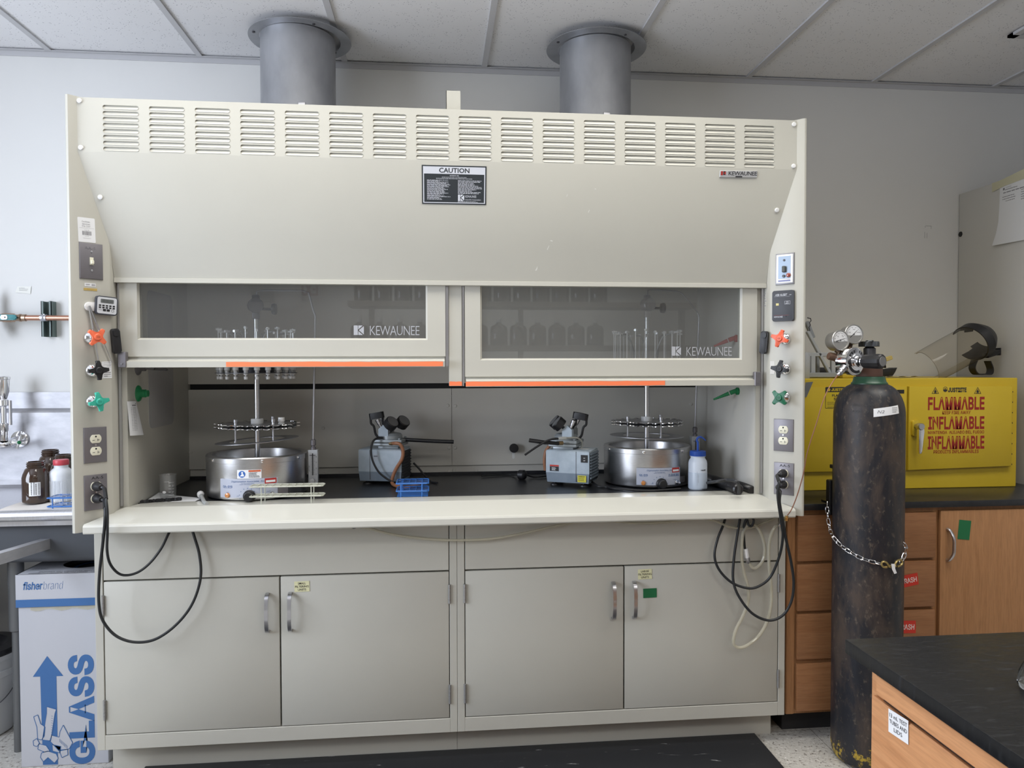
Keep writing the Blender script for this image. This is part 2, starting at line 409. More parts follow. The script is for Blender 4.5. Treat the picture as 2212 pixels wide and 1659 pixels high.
# ================================================================ the fume hood
HL, HR = .0086, 2.4466
YP = -.848                      # front of the upper panel
hood = thing('fume_hood', 'wide cream steel laboratory fume hood with two glass sashes', 'fume hood', (1.2276, -.43, .866))
ZT = 2.250
def post(sx):
    """sx=+1 left, -1 right, plan polygon extruded"""
    X = (lambda x: HL+x) if sx > 0 else (lambda x: HR-x)
    P = [(0, -.02), (0, -.852), (.0015, -.859), (.006, -.8645), (.012, -.8655), (.018, -.862), (.0944, -.7855), (.0965, -.781), (.0975, -.742), (.0975, -.735), (.125, -.735), (.125, -.02)]
    return [(X(x), y) for x, y in P]
for sx, nm in ((1, 'left'), (-1, 'right')):
    b = B(); b.prism(post(sx), .869, ZT); o = b.build('side_post', CREAM, hood, recalc=True)
# stainless sash tracks
b = B()
for X in (HL+.1, HR-.1-.008): b = B(); b.box(X, X+.008, -.742, -.728, .93, 1.72); b.build('sash_track', SATIN, hood)
# --- front panel : louvred upright band + sloping panel + hem
zt, zb = 2.2475, 2.0765
ZK, YK = 1.798, -.783          # where the slope meets the inner corner of the posts
ZH, YH = 1.691, -.7585         # top of the hem
px0, px1 = HL+.0285, HR-.0285
b = B()
L = [(px0, YP, zt), (px0, YP, zb), (HL+.0955, YK, ZK), (HL+.0985, YH, ZH), (HL+.0985, YH-.003, ZH-.001), (HL+.0985, YH-.003, ZH-.015), (HL+.0985, YH+.02, ZH-.016)]
# sloping part, hem
rows = [[b.v(p), b.v((HL+HR-p[0], p[1], p[2]))] for p in L[1:]]
for a, c in zip(rows, rows[1:]): b.f((a[0], c[0], c[1], a[1]))
# louvred band
p0 = AY(222, 265, YP).x; p1 = AY(1673, 315, YP).x
sw = AY(300, 265, YP).x-p0; pitch = (p1-sw-p0)/15
zr0 = AY(260, 232, YP).z; zr1 = AY(260, 322, YP).z; prow = (zr0-zr1)/7; sh = .0135
SL = .008
def slot(cx, cz, x0, x1, z0, z1):
    hw, hh, r = sw/2, sh/2, .0062; ring = []; outer = []
    for sxx, szz, a, oc in ((1, 1, 0, (x1, z1)), (-1, 1, PI/2, (x0, z1)), (-1, -1, PI, (x0, z0)), (1, -1, 1.5*PI, (x1, z0))):
        for k in range(5):
            t = a+PI/2*k/4; ring.append((cx+sxx*(hw-r)+r*math.cos(t), cz+szz*(hh-r)+r*math.sin(t)))
    for (x, z), k in zip(ring, range(20)):
        q = k//5; ox, oz = ((x1, z1), (x0, z1), (x0, z0), (x1, z0))[q]; j = k % 5
        if q in (0, 2): outer.append((ox, z) if j < 2 else ((ox, oz) if j == 2 else (x, oz)))
        else: outer.append((x, oz) if j < 2 else ((ox, oz) if j == 2 else (ox, z)))
    vo_ = [b.v((x, YP, z)) for x, z in outer]; vr = [b.v((x, YP, z)) for x, z in ring]
    # recess: deep at the top, rising to the lower lip
    vi = []
    for x, z in ring:
        t = (z-(cz-hh))/(2*hh); d = .0015+.0042*min(1, max(0, t)*1.15)
        ex = min(1, abs(x-cx)/hw); d *= 1-.45*max(0, (ex-.93)/.07)
        vi.append(b.v((cx+(x-cx)*.99, YP+d, cz+(z-cz)*.86)))
    # rolled lip
    lip = [b.v((x, YP-.0012 if z < cz else YP-.0002, z)) for x, z in [(cx+(x-cx)*.997, cz+(z-cz)*.97) for x, z in ring]]
    for k in range(20):
        k2 = (k+1) % 20
        b.f((vo_[k], vo_[k2], vr[k2], vr[k])); b.f((vr[k], vr[k2], lip[k2], lip[k])); b.f((lip[k], lip[k2], vi[k2], vi[k]))
    b.f(vi)
xs = [px0]+[p0+pitch*i-(pitch-sw)/2 for i in range(17)]+[px1]
zs = [zt]+[zr0+prow/2-prow*i for i in range(9)]+[zb]
def quad(x0, x1, z0, z1): b.f([b.v((x0, YP, z0)), b.v((x1, YP, z0)), b.v((x1, YP, z1)), b.v((x0, YP, z1))])
quad(px0, px1, zs[1], zs[0]); quad(px0, px1, zs[-1], zs[-2]); quad(xs[0], xs[1], zs[-2], zs[1]); quad(xs[-2], xs[-1], zs[-2], zs[1])
for i in range(16):
    for j in range(8): slot(p0+pitch*i+sw/2, zr0-prow*j, xs[i+1], xs[i+2], zs[j+2], zs[j+1])
# top return
b.f([b.v((px0, YP, zt)), b.v((px1, YP, zt)), b.v((px1, YP+.02, zt)), b.v((px0, YP+.02, zt))])
bmesh.ops.remove_doubles(b.bm, verts=b.bm.verts[:], dist=1e-6)
fp = b.build('front_panel', CREAM, hood, sharp=30)
# white screw caps
def cap(T, r=.0078, h=.005, name='screw_cap', m=WHITEP, par=None):
    b = B(T); b.lathe([(r, 0), (r, h*.55), (r*.85, h*.9), (r*.5, h), (0, h)], n=20); return b.build(name, m, par or hood)
def on_slope(x, y):
    n = V((0, -(zb-ZK), (YK-YP)*-1)).normalized() if 0 else V((0, -(zb-ZK), -(YK-YP))).normalized()
    return AP(x, y, (1, YP, zb), n), n
for x, y in ((172, 218), (175, 319), (1715, 269), (1714, 359)): cap(FRONT(AY(x, y, YP)))
SLUP = V((0, -(YK-YP), (zb-ZK))).normalized()
for x, y in ((217, 426), (1678, 454)): cap(fr(on_slope(x, y)[0], (1, 0, 0), SLUP))
# small pale scuffs on the sloping panel
for x, y, sx_, sy_ in ((1191, 520, .006, .0022), (1184, 535, .0016, .010), (1158, 583, .003, .014), (1272, 456, .0016, .006), (1286, 408, .004, .0014), (1225, 422, .0012, .005)):
    b = B(fr(on_slope(x, y)[0], (1, .12, 0) if 0 else (1, 0, 0), SLUP) @ Matrix.Rotation(-.35, 4, 'Z')); b.poly([(-sx_, -sy_*.6), (sx_*.4, -sy_), (sx_, sy_*.4), (0, sy_)], .0003); b.build('paint_scuff', mat('scuff_pale', (.66, .66, .62), .5) if 'scuff_pale' not in MATS else MATS['scuff_pale'], hood)
# cream tab standing behind the top edge
a = AY(963.5, 200, -.80); c = AY(994.5, 200, -.80); zt_ = AY(978, 196, -.80).z
b = B(); b.box(a.x, c.x, -.80, -.798, 2.15, zt_); b.box(a.x, a.x+.002, -.80, -.77, 2.15, zt_); b.build('top_tab', CREAM, hood)
# --- interior
YB = -.13; XI0, XI1 = .131, 2.341; ZW = .925
b = B(); b.box(HL+.03, HR-.03, -.10, -.03, .95, 2.2); b.box(HL+.03, HR-.03, -.80, -.03, 2.19, 2.20)
b.build('back_shell', CREAMIN, hood)
for x0, x1 in ((.126, XI0), (XI1, HR-.126)):
    b = B(); b.box(x0, x1, -.728, -.10, ZW-.02, 2.19); b.build('side_liner', CREAMIN, hood)
zsl0, zsl1 = 1.300, 1.323
zbb = .967; xm = AY(976, 950, YB).x
b = B(); b.box(XI0, xm-.0008, YB, YB+.008, zbb, zsl0); b.build('back_baffle', CREAMIN, hood)
b = B(); b.box(xm+.0008, XI1, YB, YB+.008, zbb, zsl0); b.build('back_baffle', CREAMIN, hood)
b = B(); b.box(XI0, XI1, YB, YB+.008, zsl1, 2.0); b.build('upper_baffle', CREAMIN, hood)
b = B(); b.box(XI0, XI1, -.106, -.1005, zsl0-.03, zsl1+.03); b.build('slot_shadow_gap', BLACKM, hood)
b = B(); b.box(XI0, XI1, YB+.012, YB+.016, ZW, zbb+.03); b.build('lower_strip', CREAMIN, hood)
for x, y in ((967, 876), (983, 877), (970, 967), (983, 967), (1492, 873), (412, 881), (412, 977), (698, 925), (700, 1024), (922, 1018), (970, 1017), (981, 1016), (1029, 1016)):
    cap(FRONT(AY(x, y, YB if y < 1000 else YB+.012)), .0075, .003, m=CREAMIN)
# access panels in the side liners
for x, pl, xx in (((319, 373), XI0, 1), ((1539, 1596), XI1, -1)):
    q = [AX(x[0], 860, pl).y, AX(x[1], 860, pl).y]; y0, y1 = min(q), max(q)
    zl = AX((x[0]+x[1])/2, 921 if xx > 0 else 906, pl).z
    T = fr((pl, 0, 0), (0, 1, 0), (0, 0, 1)) if xx > 0 else fr((pl, 0, 0), (0, -1, 0), (0, 0, 1))
    b = B(T); s0, s1 = (y0, y1) if xx > 0 else (-y1, -y0)
    b.rrect(s0, s1, zl, zl+.50, .03, 0, .004); b.build('access_panel', varied('access_panel_grey', (.36, .36, .36), (.38, .38, .38), 4, .4) if 'access_panel_grey' not in MATS else MATS['access_panel_grey'], hood)
b = B(); b.box(XI0, XI1, -.66, -.118, .885, ZW); b.box(XI0, XI1, -.128, -.118, ZW, ZW+.012)
b.build('worktop', BWORK, hood)
# --- airfoil sill
b = B(); prof = [(-.655, .90), (-.655, ZW+.0015), (-.66, ZW+.002), (-.742, ZW+.001), (-.748, ZW-.0005), (-.862, .8965), (-.8685, .8935), (-.8715, .888), (-.8715, .870), (-.869, .866), (-.860, .8655), (-.855, .869), (-.855, .885), (-.74, .912)]
xa, xb = HL+.030, HR-.030
def sill_x(y): return max(0, min(.062, (y+.848)*1.0)) if y > -.848 else 0
A = []; C = []
for y, z in prof:
    k = max(0.0, y+.85); k = min(k, .066) if y < -.745 else .075+max(0, y+.745)*.4
    A.append(b.v((xa+k+.008, y, z))); C.append(b.v((HL+HR-(xa+k+.008), y, z)))
n = len(prof)
for i in range(n): b.f((A[i], A[(i+1) % n], C[(i+1) % n], C[i]))
b.f(A); b.f(C[::-1]); b.build('airfoil_sill', mat('cream_paint_lit', (.56, .555, .505), .09, ior=1.6), hood, recalc=True, sharp=7)  # same cream paint, lightened in colour for the overhead light
# under-sill filler so no light leaks
b = B(); b.box(HL+.03, HR-.03, -.74, -.03, .869, .884); b.build('light_leak_filler', CREAM, hood)

# --- sashes
def glass_logo(b, cx, cz, wd_):
    s_ = wd_/130.0
    b.poly([(cx-65*s_, cz-9*s_), (cx-57*s_, cz-9*s_), (cx-57*s_, cz+10*s_), (cx-65*s_, cz+10*s_)])
    b.poly([(cx-56*s_, cz+2*s_), (cx-47*s_, cz+10*s_), (cx-56*s_, cz+10*s_)])
    b.poly([(cx-45*s_, cz-8*s_), (cx-45*s_, cz+9*s_), (cx-55*s_, cz+.5*s_)])
    b.poly([(cx-56*s_, cz-1*s_), (cx-56*s_, cz-9*s_), (cx-47*s_, cz-9*s_)])
    b.text('KEWAUNEE', cx+16*s_, cz, 18.5*s_, 98*s_, bold=-.012, sp=.92, z=.0003)
def sash(x0, x1, zbot, g0x, g1x, gz, zledge, logo):
    yf = -.748; yb_ = -.722; zt2 = 1.74
    o = None
    b = B(FRONT((0, yf, 0)))
    # frame with mitred inner bevel toward the glass
    bv = .006
    out = [(x0, zledge), (x1, zledge), (x1, zt2), (x0, zt2)]; inn = [(g0x-bv, gz-bv), (g1x+bv, gz-bv), (g1x+bv, 1.72), (g0x-bv, 1.72)]; inn2 = [(g0x, gz), (g1x, gz), (g1x, 1.715), (g0x, 1.715)]
    A = [b.v((x, y, 0)) for x, y in out]; Bv = [b.v((x, y, 0)) for x, y in inn]; Cv = [b.v((x, y, -.008)) for x, y in inn2]; Dv = [b.v((x, y, -.026)) for x, y in inn2]; Ev = [b.v((x, y, -.026)) for x, y in out]
    for P, Q in ((A, Bv), (Bv, Cv), (Cv, Dv), (Dv, Ev), (Ev, A)):
        for i in range(4): b.f((P[i], P[(i+1) % 4], Q[(i+1) % 4], Q[i]))
    o = b.build('sash', CREAM, hood, recalc=True, sharp=20)
    # hand rail below
    b = B(); q = [(yf+.006, zledge), (yf+.008, zledge-.003), (yf+.002, zledge-.012), (yf-.016, zbot+.0215), (yf-.020, zbot+.020), (yf-.020, zbot+.001), (yf-.017, zbot), (yf+.02, zbot), (yf+.02, zledge)]
    A = [b.v((x0+.003, y, z)) for y, z in q]; C = [b.v((x1-.003, y, z)) for y, z in q]
    for i in range(len(q)): b.f((A[i], A[(i+1) % len(q)], C[(i+1) % len(q)], C[i]))
    b.f(A); b.f(C[::-1]); b.build('hand_rail', CREAM, o, recalc=True, sharp=25)
    b = B(FRONT((0, yf+.009, 0))); b.box(g0x, g1x, gz, 1.716, -.005, 0); b.build('glass_pane', SASHG, o)
    b = B(FRONT((0, yf+.009, 0))); glass_logo(b, *logo); b.build('printed_logo', mat('glass_print', (.40, .41, .44), .6) if 'glass_print' not in MATS else MATS['glass_print'], o)
    return o
YS = -.748; YG = -.740
gl = [AY(303, 730, YG), AY(920, 731, YG)]
zl1 = AY(600, 770, YS).z; zb1 = AY(600, 793.5, YS-.02).z
l0 = AY(764, 714, YG); l1 = AY(906, 714, YG)
sash(AY(258.5, 700, YS).x, AY(962, 700, YS).x, zb1, gl[0].x, gl[1].x, (gl[0].z+gl[1].z)/2, zl1, ((l0.x+l1.x)/2, (l0.z+l1.z)/2, l1.x-l0.x))
gr = [AY(1041, 774, YG), AY(1597.5, 774, YG)]
zl2 = AY(1300, 812.5, YS).z; zb2 = AY(1300, 834.5, YS-.02).z
l0 = AY(1451, 759, YG); l1 = AY(1581, 759, YG)
sash(AY(1004.5, 750, YS).x, AY(1635, 750, YS).x, zb2, gr[0].x, gr[1].x, (gr[0].z+gr[1].z)/2, zl2, ((l0.x+l1.x)/2, (l0.z+l1.z)/2, l1.x-l0.x))
# centre mullion and slim tracks
m0, m1 = AY(970, 800, -.738).x, AY(998.5, 800, -.738).x; zm = AY(985, 834, -.738).z
b = B(); b.box(m0, m1, -.738, -.715, zm, 1.74, .0012, 1); b.build('mullion', CREAM, hood)
b = B(); b.box(m0-.011, m0-.0015, -.735, -.72, zb1+.003, 1.74); b.build('sash_track', SATIN, hood)
b = B(); b.box(m1+.0015, m1+.0065, -.742, -.72, zm, 1.74); b.build('sash_track', SATIN, hood)
# corner stops on the outer ends of the rails
for x0, x1, y0, y1 in ((255, 272.5, 760, 794), (1630, 1643, 803, 833.5)):
    a = AY(x0, y1, YS-.021); c = AY(x1, y0, YS-.021)
    b = B(); b.box(a.x, c.x, YS-.024, YS-.004, a.z, c.z, .002, 1)
    b.lathe([(.0035, 0), (.0035, .002), (0, .0025)], ((a.x+c.x)/2, YS-.024, a.z+.012), 12, (0, -1, 0)); b.build('sash_stop', GREYP, hood)
# black sash clips on the inner corners of the posts
for xs_, pl, s_ in (((240, 257), (.103, -.783), 1), ((1643, 1661), (2.3522, -.783), -1)):
    ya, yb2 = (711, 763) if s_ > 0 else (716, 764)
    T = LF(AP((xs_[0]+xs_[1])/2, (ya+yb2)/2, (pl[0], pl[1]-.004, 0), (s_, -1, 0))) if s_ > 0 else RF(AP((xs_[0]+xs_[1])/2, (ya+yb2)/2, (pl[0], pl[1]-.004, 0), (s_, -1, 0)))
    b = B(T @ Matrix.Rotation(math.radians(5*s_), 4, 'Z')); b.rrect(-.013, .013, -.041, .041, .008, 0, .014, bev=.004); b.rrect(-.009, .009, .016, .036, .007, .014, .018); b.build('sash_clip', BLACK, hood)
# baffle adjusting knob and its slot
k = AY(1109, 967, YB)
b = B(FRONT(k)); b.lathe([(.006, 0), (.006, .012), (.017, .012), (.0195, .015), (.0195, .026), (.017, .029), (0, .030)], n=28); kb = b.build('baffle_knob', BLACK, hood)
b = B(FRONT(AY(1109, 982, YB))); b.rrect(-.0055, .0055, -.018, .018, .0054, 0, .0006); b.build('knob_slot', mat('slot_white', (.72, .72, .70), .5), hood)

# ================================================================ ducts
for i, (cx, cy, dia, fd, lab) in enumerate(((.62, -.273, .290, .398, 'left grey metal exhaust duct rising from the hood, with the larger flange'),
                                    (1.821, -.293, .292, .410, 'right grey metal exhaust duct rising from the hood to the ceiling'))):
    t = thing('exhaust_duct', lab, 'exhaust duct', (cx, cy, 2.20), 'exhaust ducts above the fume hood')
    b = B(); r = dia/2; b.lathe([(r, 2.201), (r, 2.30), (r+.0008, 2.302), (r, 2.304), (r, 2.7005)], (cx, cy, 0), 64); b.build('duct_pipe', DUCT, t)
    zf = 2.700; b = B(); b.lathe([(r+.012, zf), (r+.012, zf+.0015), (fd/2, zf+.0015), (fd/2, zf), (r+.012, zf)], (cx+(.008 if i == 0 else .004), cy+(.006 if i == 0 else 0), 0), 64); b.build('duct_flange', DUCT, t)
    for a in (200, 300, 40):
        ar = math.radians(a); b = B(); b.lathe([(.006, 0), (.006, -.003), (0, -.005)], (cx+math.cos(ar)*(fd/2-.03), cy+math.sin(ar)*(fd/2-.03), zf), 12); b.build('flange_screw', DARKM, t)
    b = B(); p = AY([652, 1311][i], [221, 243][i], cy-r-.004)
    b.box(p.x-.014, p.x+.014, cy-r-.009, cy-r+.002, p.z-.02, p.z+.002, .003); b.build('clamp_screw', SATIN, t)

# ================================================================ the two base cabinets
YC = -.7427; CX0, CX1, CM = .0227, 2.4361, AY(987.3, 1250, -.7427).x
ZC0, ZC1 = .1057, .868
def cab(x0, x1, label, notch):
    t = thing('base_cabinet', label, 'base cabinet', ((x0+x1)/2, -.40, 0), 'cream base cabinets below the hood')
    yf = YC; st = .0255
    zr = .1555                                    # top of bottom rail
    za = AY(800, 1248 if x0 < 1 else 1240, yf).z if 0 else None
    b = B()
    b.box(x0, x0+st, yf, -.03, ZC0, ZC1, .0012, 1); b.box(x1-st, x1, yf, -.03, ZC0, ZC1, .0012, 1)
    b.box(x0+st, x1-st, yf, -.03, ZC0, zr, .0012, 1); b.box(x0+st, x1-st, yf+.03, yf+.045, zr, ZC1); b.box(x0+st, x1-st, -.05, -.03, zr, ZC1)
    b.build('cabinet_body', CREAM, t)
    b = B(); b.box(x0+(.018 if notch == 0 else 0), x1-(.018 if notch else 0), -.6688, -.66, 0, ZC0); b.box(x0+.018, x0+.026, -.66, -.05, 0, ZC0); b.box(x1-.026, x1-.018, -.66, -.05, 0, ZC0); b.build('toe_kick', CREAM, t)
    g = .0028; zs_ = .6785
    b = B(); b.box(x0+st+g, x1-st-g, yf+.0005, yf+.02, zs_+g, ZC1-.002, .0015, 1); b.build('apron_panel', CREAM, t)
    xm_ = (x0+x1)/2
    xm_ = AY(606 if x0 < 1 else 1348, 1420, yf).x
    for side, (a, c) in enumerate(((x0+st+g, xm_-g*.9), (xm_+g*.9, x1-st-g))):
        b = B(); b.box(a, c, yf+.0005, yf+.02, zr+g, zs_-g, .0018, 2); d = b.build('door', CREAM, t)
        hx = c-.038 if side == 0 else a+.033
        hz = .555
        P = smooth_pts([(hx, yf, hz+.064), (hx, yf-.012, hz+.062), (hx, yf-.022, hz+.050), (hx, yf-.0285, hz+.02), (hx, yf-.029, hz), (hx, yf-.0285, hz-.02), (hx, yf-.022, hz-.050), (hx, yf-.012, hz-.062), (hx, yf, hz-.064)], 5)
        b = B(); w_ = .0062; q = []
        for i, p in enumerate(P):
            dd = (P[min(i+1, len(P)-1)]-P[max(i-1, 0)]).normalized(); nn = V((0, -dd.z, dd.y)); th = .0022+.0016*abs(i/(len(P)-1)*2-1)
            q.append([b.v((p.x-w_, *(p+nn*th).yz)), b.v((p.x+w_, *(p+nn*th).yz)), b.v((p.x+w_, *(p-nn*th).yz)), b.v((p.x-w_, *(p-nn*th).yz))])
        for A_, C_ in zip(q, q[1:]):
            for k in range(4): b.f((A_[k], A_[(k+1) % 4], C_[(k+1) % 4], C_[k]))
        b.f(q[0]); b.f(q[-1][::-1]); b.build('handle', SATIN, d, recalc=True)
        hxx = a-.0022 if side == 0 else c+.0022
        for hz2 in (.598, .243):
            b = B()
            for k in range(5): b.cyl((hxx, yf-.0028, hz2-.033+.0134*k), (hxx, yf-.0028, hz2-.033+.0134*k+.0128), .0046, 14)
            b.build('hinge', MATS.get('hinge_steel') or mat('hinge_steel', (.40, .40, .40), .42, .75), d)
    return t
cab(CX0, CM-.0005, 'left cream steel base cabinet under the hood, with the SMALL FILTERING UNITS note', 0)
cab(CM+.0005, CX1, 'right cream steel base cabinet under the hood, with the LARGE FILTERING UNITS note', 1)
# taped notes on the doors
def note(x0, y0, x1, y1, Y, lines_, name, label, m=YELLOWN, rot=0, ink=INK, cat='note'):
    a = AY(x0, y1, Y); c = AY(x1, y0, Y); w_, h_ = c.x-a.x, c.z-a.z
    b = B(FRONT(((a.x+c.x)/2, Y-.0004, (a.z+c.z)/2)) @ Matrix.Rotation(rot, 4, 'Z'))
    b.box(-w_/2, w_/2, -h_/2, h_/2, 0, .0005); b.mi = 1
    for tx_, yy, ww in lines_: b.text(tx_, 0, yy*h_, .20*h_, ww*w_, .0009, bold=.012)
    o = b.build(name, [m, ink], None, label, cat); return o
note(636, 1255, 668.5, 1278.5, YC, [('SMALL', .30, .52), ('FILTERING', 0, .9), ('UNITS', -.30, .54)], 'taped_note', 'pale yellow handwritten note reading SMALL FILTERING UNITS on the left cabinet', rot=.02)
note(1378, 1229, 1408, 1251.5, YC, [('LARGE', .30, .56), ('FILTERING', 0, .95), ('UNITS', -.30, .56)], 'taped_note', 'pale yellow handwritten note reading LARGE FILTERING UNITS on the right cabinet', rot=.03)
note(1389.3, 1270.5, 1418.5, 1291.5, YC, [], 'tape_piece', 'piece of green tape on the door below the LARGE FILTERING UNITS note', TAPEG, .02, cat='tape')
# orange tape on the sash rails
def tape(x0, x1, yc, Y, hgt, label, zz=None):
    a = AY(x0, yc, Y); c = AY(x1, yc, Y); b = B(FRONT((0, Y-.0002, 0))); z = a.z if zz is None else zz
    n = 26; up = []; dn = []
    for i in range(n+1):
        x = a.x+(c.x-a.x)*i/n; up.append((x, z+hgt/2+random.uniform(-.0009, .0009))); dn.append((x, z-hgt/2+random.uniform(-.0005, .0005)))
    for i in range(n):
        b.f([b.v((*dn[i], .0004)), b.v((*dn[i+1], .0004)), b.v((*up[i+1], .0004)), b.v((*up[i], .0004))])
    b.build('tape_strip', TAPEO, None, label, 'tape', 'orange tape strips on the sashes')
tape(488.5, 957, 787.5, YS-.0205, .0158, 'long orange tape strip along the left sash rail', zb1+.0105)
tape(970.5, 998, 828.5, -.738, .0150, 'short orange tape piece at the foot of the centre mullion', zm+.0085)
tape(1006, 1436.5, 829, YS-.0205, .0158, 'long orange tape strip along the right sash rail', zb2+.0105)

# ================================================================ signs on the hood panel
SLN = SLUP.cross(V((-1, 0, 0))).normalized()
pa = on_slope(911, 356)[0]; pb = on_slope(1050, 443)[0]
w_, h_ = pb.x-pa.x, (pa-pb).dot(SLUP); cen = (pa+pb)/2
NAVY = mat('sign_dark', (.030, .036, .042), .5); SIGNW = mat('sign_white', (.66, .68, .74), .5)
b = B(fr(cen, (1, 0, 0), SLUP)); b.box(-w_/2, w_/2, -h_/2, h_/2, 0, .0012)
o = b.build('caution_sign', NAVY, hood, 'black and white CAUTION sign')
b = B(fr(cen, (1, 0, 0), SLUP)); q = .004; z = .0014
x0, x1, y0, y1 = -w_/2+q, w_/2-q, -h_/2+q, h_/2-q; t_ = .0032
b.rect(x0, x0+t_, y0, y1, z); b.rect(x1-t_, x1, y0, y1, z); b.rect(x0+t_, x1-t_, y0, y0+t_*.8, z); yh = y1-h_*.185; b.rect(x0+t_, x1-t_, yh, y1, z)
b.text('SUPREME AIR', 0, yh-h_*.042, h_*.022, w_*.14, z, bold=.02)
b.text('BEFORE USING THIS HOOD, THE USER SHOULD READ', 0, yh-h_*.085, h_*.02, w_*.38, z, bold=.02); b.text('RECOMMENDED WORK PRACTICES FOR LABORATORY FUME HOODS', 0, yh-h_*.118, h_*.02, w_*.56, z, bold=.02)
b.lines(x0+.013, -.01, y0+.01, yh-h_*.15, 22, .42, .5, z); b.lines(.012, x1-.010, y0+h_*.24, yh-h_*.15, 11, .42, .5, z)
kx, ky, ks = .012+.011, y0+h_*.145, .0105
b.poly([(kx-ks, ky-ks), (kx-.3*ks, ky-ks), (kx-.3*ks, ky+ks), (kx-ks, ky+ks)], z); b.poly([(kx-.15*ks, ky+.15*ks), (kx+.75*ks, ky+ks), (kx-.15*ks, ky+ks)], z)
b.poly([(kx+ks, ky-.85*ks), (kx+ks, ky+.85*ks), (kx, ky)], z); b.poly([(kx-.15*ks, ky-.15*ks), (kx-.15*ks, ky-ks), (kx+.75*ks, ky-ks)], z)
b.text('KEWAUNEE', kx+.014, ky+.0045, .0075, .037, z, 'L'); b.text('Scientific Corporation', kx+.014, ky-.0065, .006, .052, z, 'L')
b.lines(.012, x1-.02, y0+.002+h_*.015, y0+h_*.055, 2, .5, .3, z)
b.build('sign_print', SIGNW, o)
b = B(fr(cen, (1, 0, 0), SLUP)); b.text('CAUTION', 0, (yh+y1)/2, h_*.125, w_*.47, .0017, bold=.018); b.build('sign_heading', NAVY, o)
pa = on_slope(1555, 368)[0]; pb = on_slope(1634.5, 384.5)[0]; w_, h_ = pb.x-pa.x, (pa-pb).dot(SLUP); cen = (pa+pb)/2
Tb = fr(cen, (1, 0, 0), SLUP) @ Matrix.Rotation(.012, 4, 'Z')
b = B(Tb); b.box(-w_/2, w_/2, -h_/2, h_/2, 0, .003, .0012, 1); o = b.build('maker_badge', mat('badge_silver', (.52, .52, .53), .5, .3), hood, 'silver maker badge')
b = B(Tb); b.text('KEWAUNEE', w_*.11, h_*.12, h_*.60, w_*.76, .0033, bold=.008, sp=.9); b.rect(-w_*.08, w_*.10, -h_*.48, -h_*.27, .0033); b.rect(-w_*.41, -w_*.35, -.14*h_, .42*h_, .0033); b.build('badge_lettering', INK, o)
b = B(Tb); b.rect(-w_*.475, -w_*.42, -.18*h_, .42*h_, .0034); b.poly([(-w_*.345, -.14*h_), (-w_*.345, .42*h_), (-w_*.40, .14*h_)], .0034); b.build('badge_emblem', REDINK, o)

# ================================================================ fittings on the two posts
LP, LN = (HL+.018, -.862, 0), (1, -1, 0)
RP, RN = (HR-.018, -.862, 0), (-1, -1, 0)
def onL(x, y): return AP(x, y, LP, LN)
def onR(x, y): return AP(x, y, RP, RN)
def plate(T, w_=.070, h_=.1143, m=GREYP, par=hood, name='outlet_plate', label=None):
    b = B(T); b.prism([(-w_/2, -h_/2), (w_/2, -h_/2), (w_/2, h_/2), (-w_/2, h_/2)], 0, .005, bev=.0035); return b.build(name, m, par, label)
def receptacle(T, par, plugged=False):
    b = B(T); R_, hh = .0172, .0135; P = []
    for s_ in (1, -1):
        a0 = math.asin(hh/R_)
        P += [(s_*R_*math.cos(a), s_*R_*math.sin(a)) for a in [(-a0+2*a0*k/10) for k in range(11)]]
    b.prism(P, .004, .0072, bev=.0008)
    b.mi = 1; z = .0074
    if not plugged:
        b.rrect(-.0028, .0028, .0048, .0105, .0027, z-.001, z); b.rect(-.0105, -.0035, -.0048, -.0032, z); b.rect(.0050, .0110, -.0044, -.0030, z); b.rect(.0048, .0064, -.0075, .0005, z)
    b.build('receptacle', [IVORY, BLACKM], par)
def outlet(T, plugged=False, text=None):
    o = plate(T); 
    for dy in (.0197, -.0197): receptacle(T @ Matrix.Translation((0, dy, 0)), o, plugged)
    b = B(T); b.lathe([(.0032, .005), (.0032, .006), (0, .0065)], n=12, axis=(0, 0, 1)); b.build('plate_screw', SATIN, o)
    if text:
        b = B(T); b.text(text, .004, .047, .009, .036, .0054, bold=.005); b.build('marker_writing', INK, o)
    return o
outlet(LF(onL(205.5, 961))); TLp = LF(onL(206.5, 1063)); outlet(TLp, True, 'AA-5')
outlet(RF(onR(1693, 940))); TRp = RF(onR(1693.5, 1034)); outlet(TRp, True, 'AA-5')
# left switch
T = LF(onL(196.5, 564.5)); o = plate(T, name='switch_plate')
b = B(T); b.box(-.0055, .0055, -.012, .012, .004, .0062); b.box(-.0042, .0042, -.010, .002, .006, .016, .0015, 1); b.build('toggle', IVORY, o)
for dy in (.030, -.030):
    b = B(T); b.lathe([(.0034, .005), (.0034, .006), (0, .0066)], (0, dy, 0), 12); b.build('plate_screw', SATIN, o)
b = B(T); b.text('AA-5', -.004, .041, .009, .032, .0054, bold=0); b.build('marker_writing', mat('faded_ink', (.16, .16, .18), .6), o)
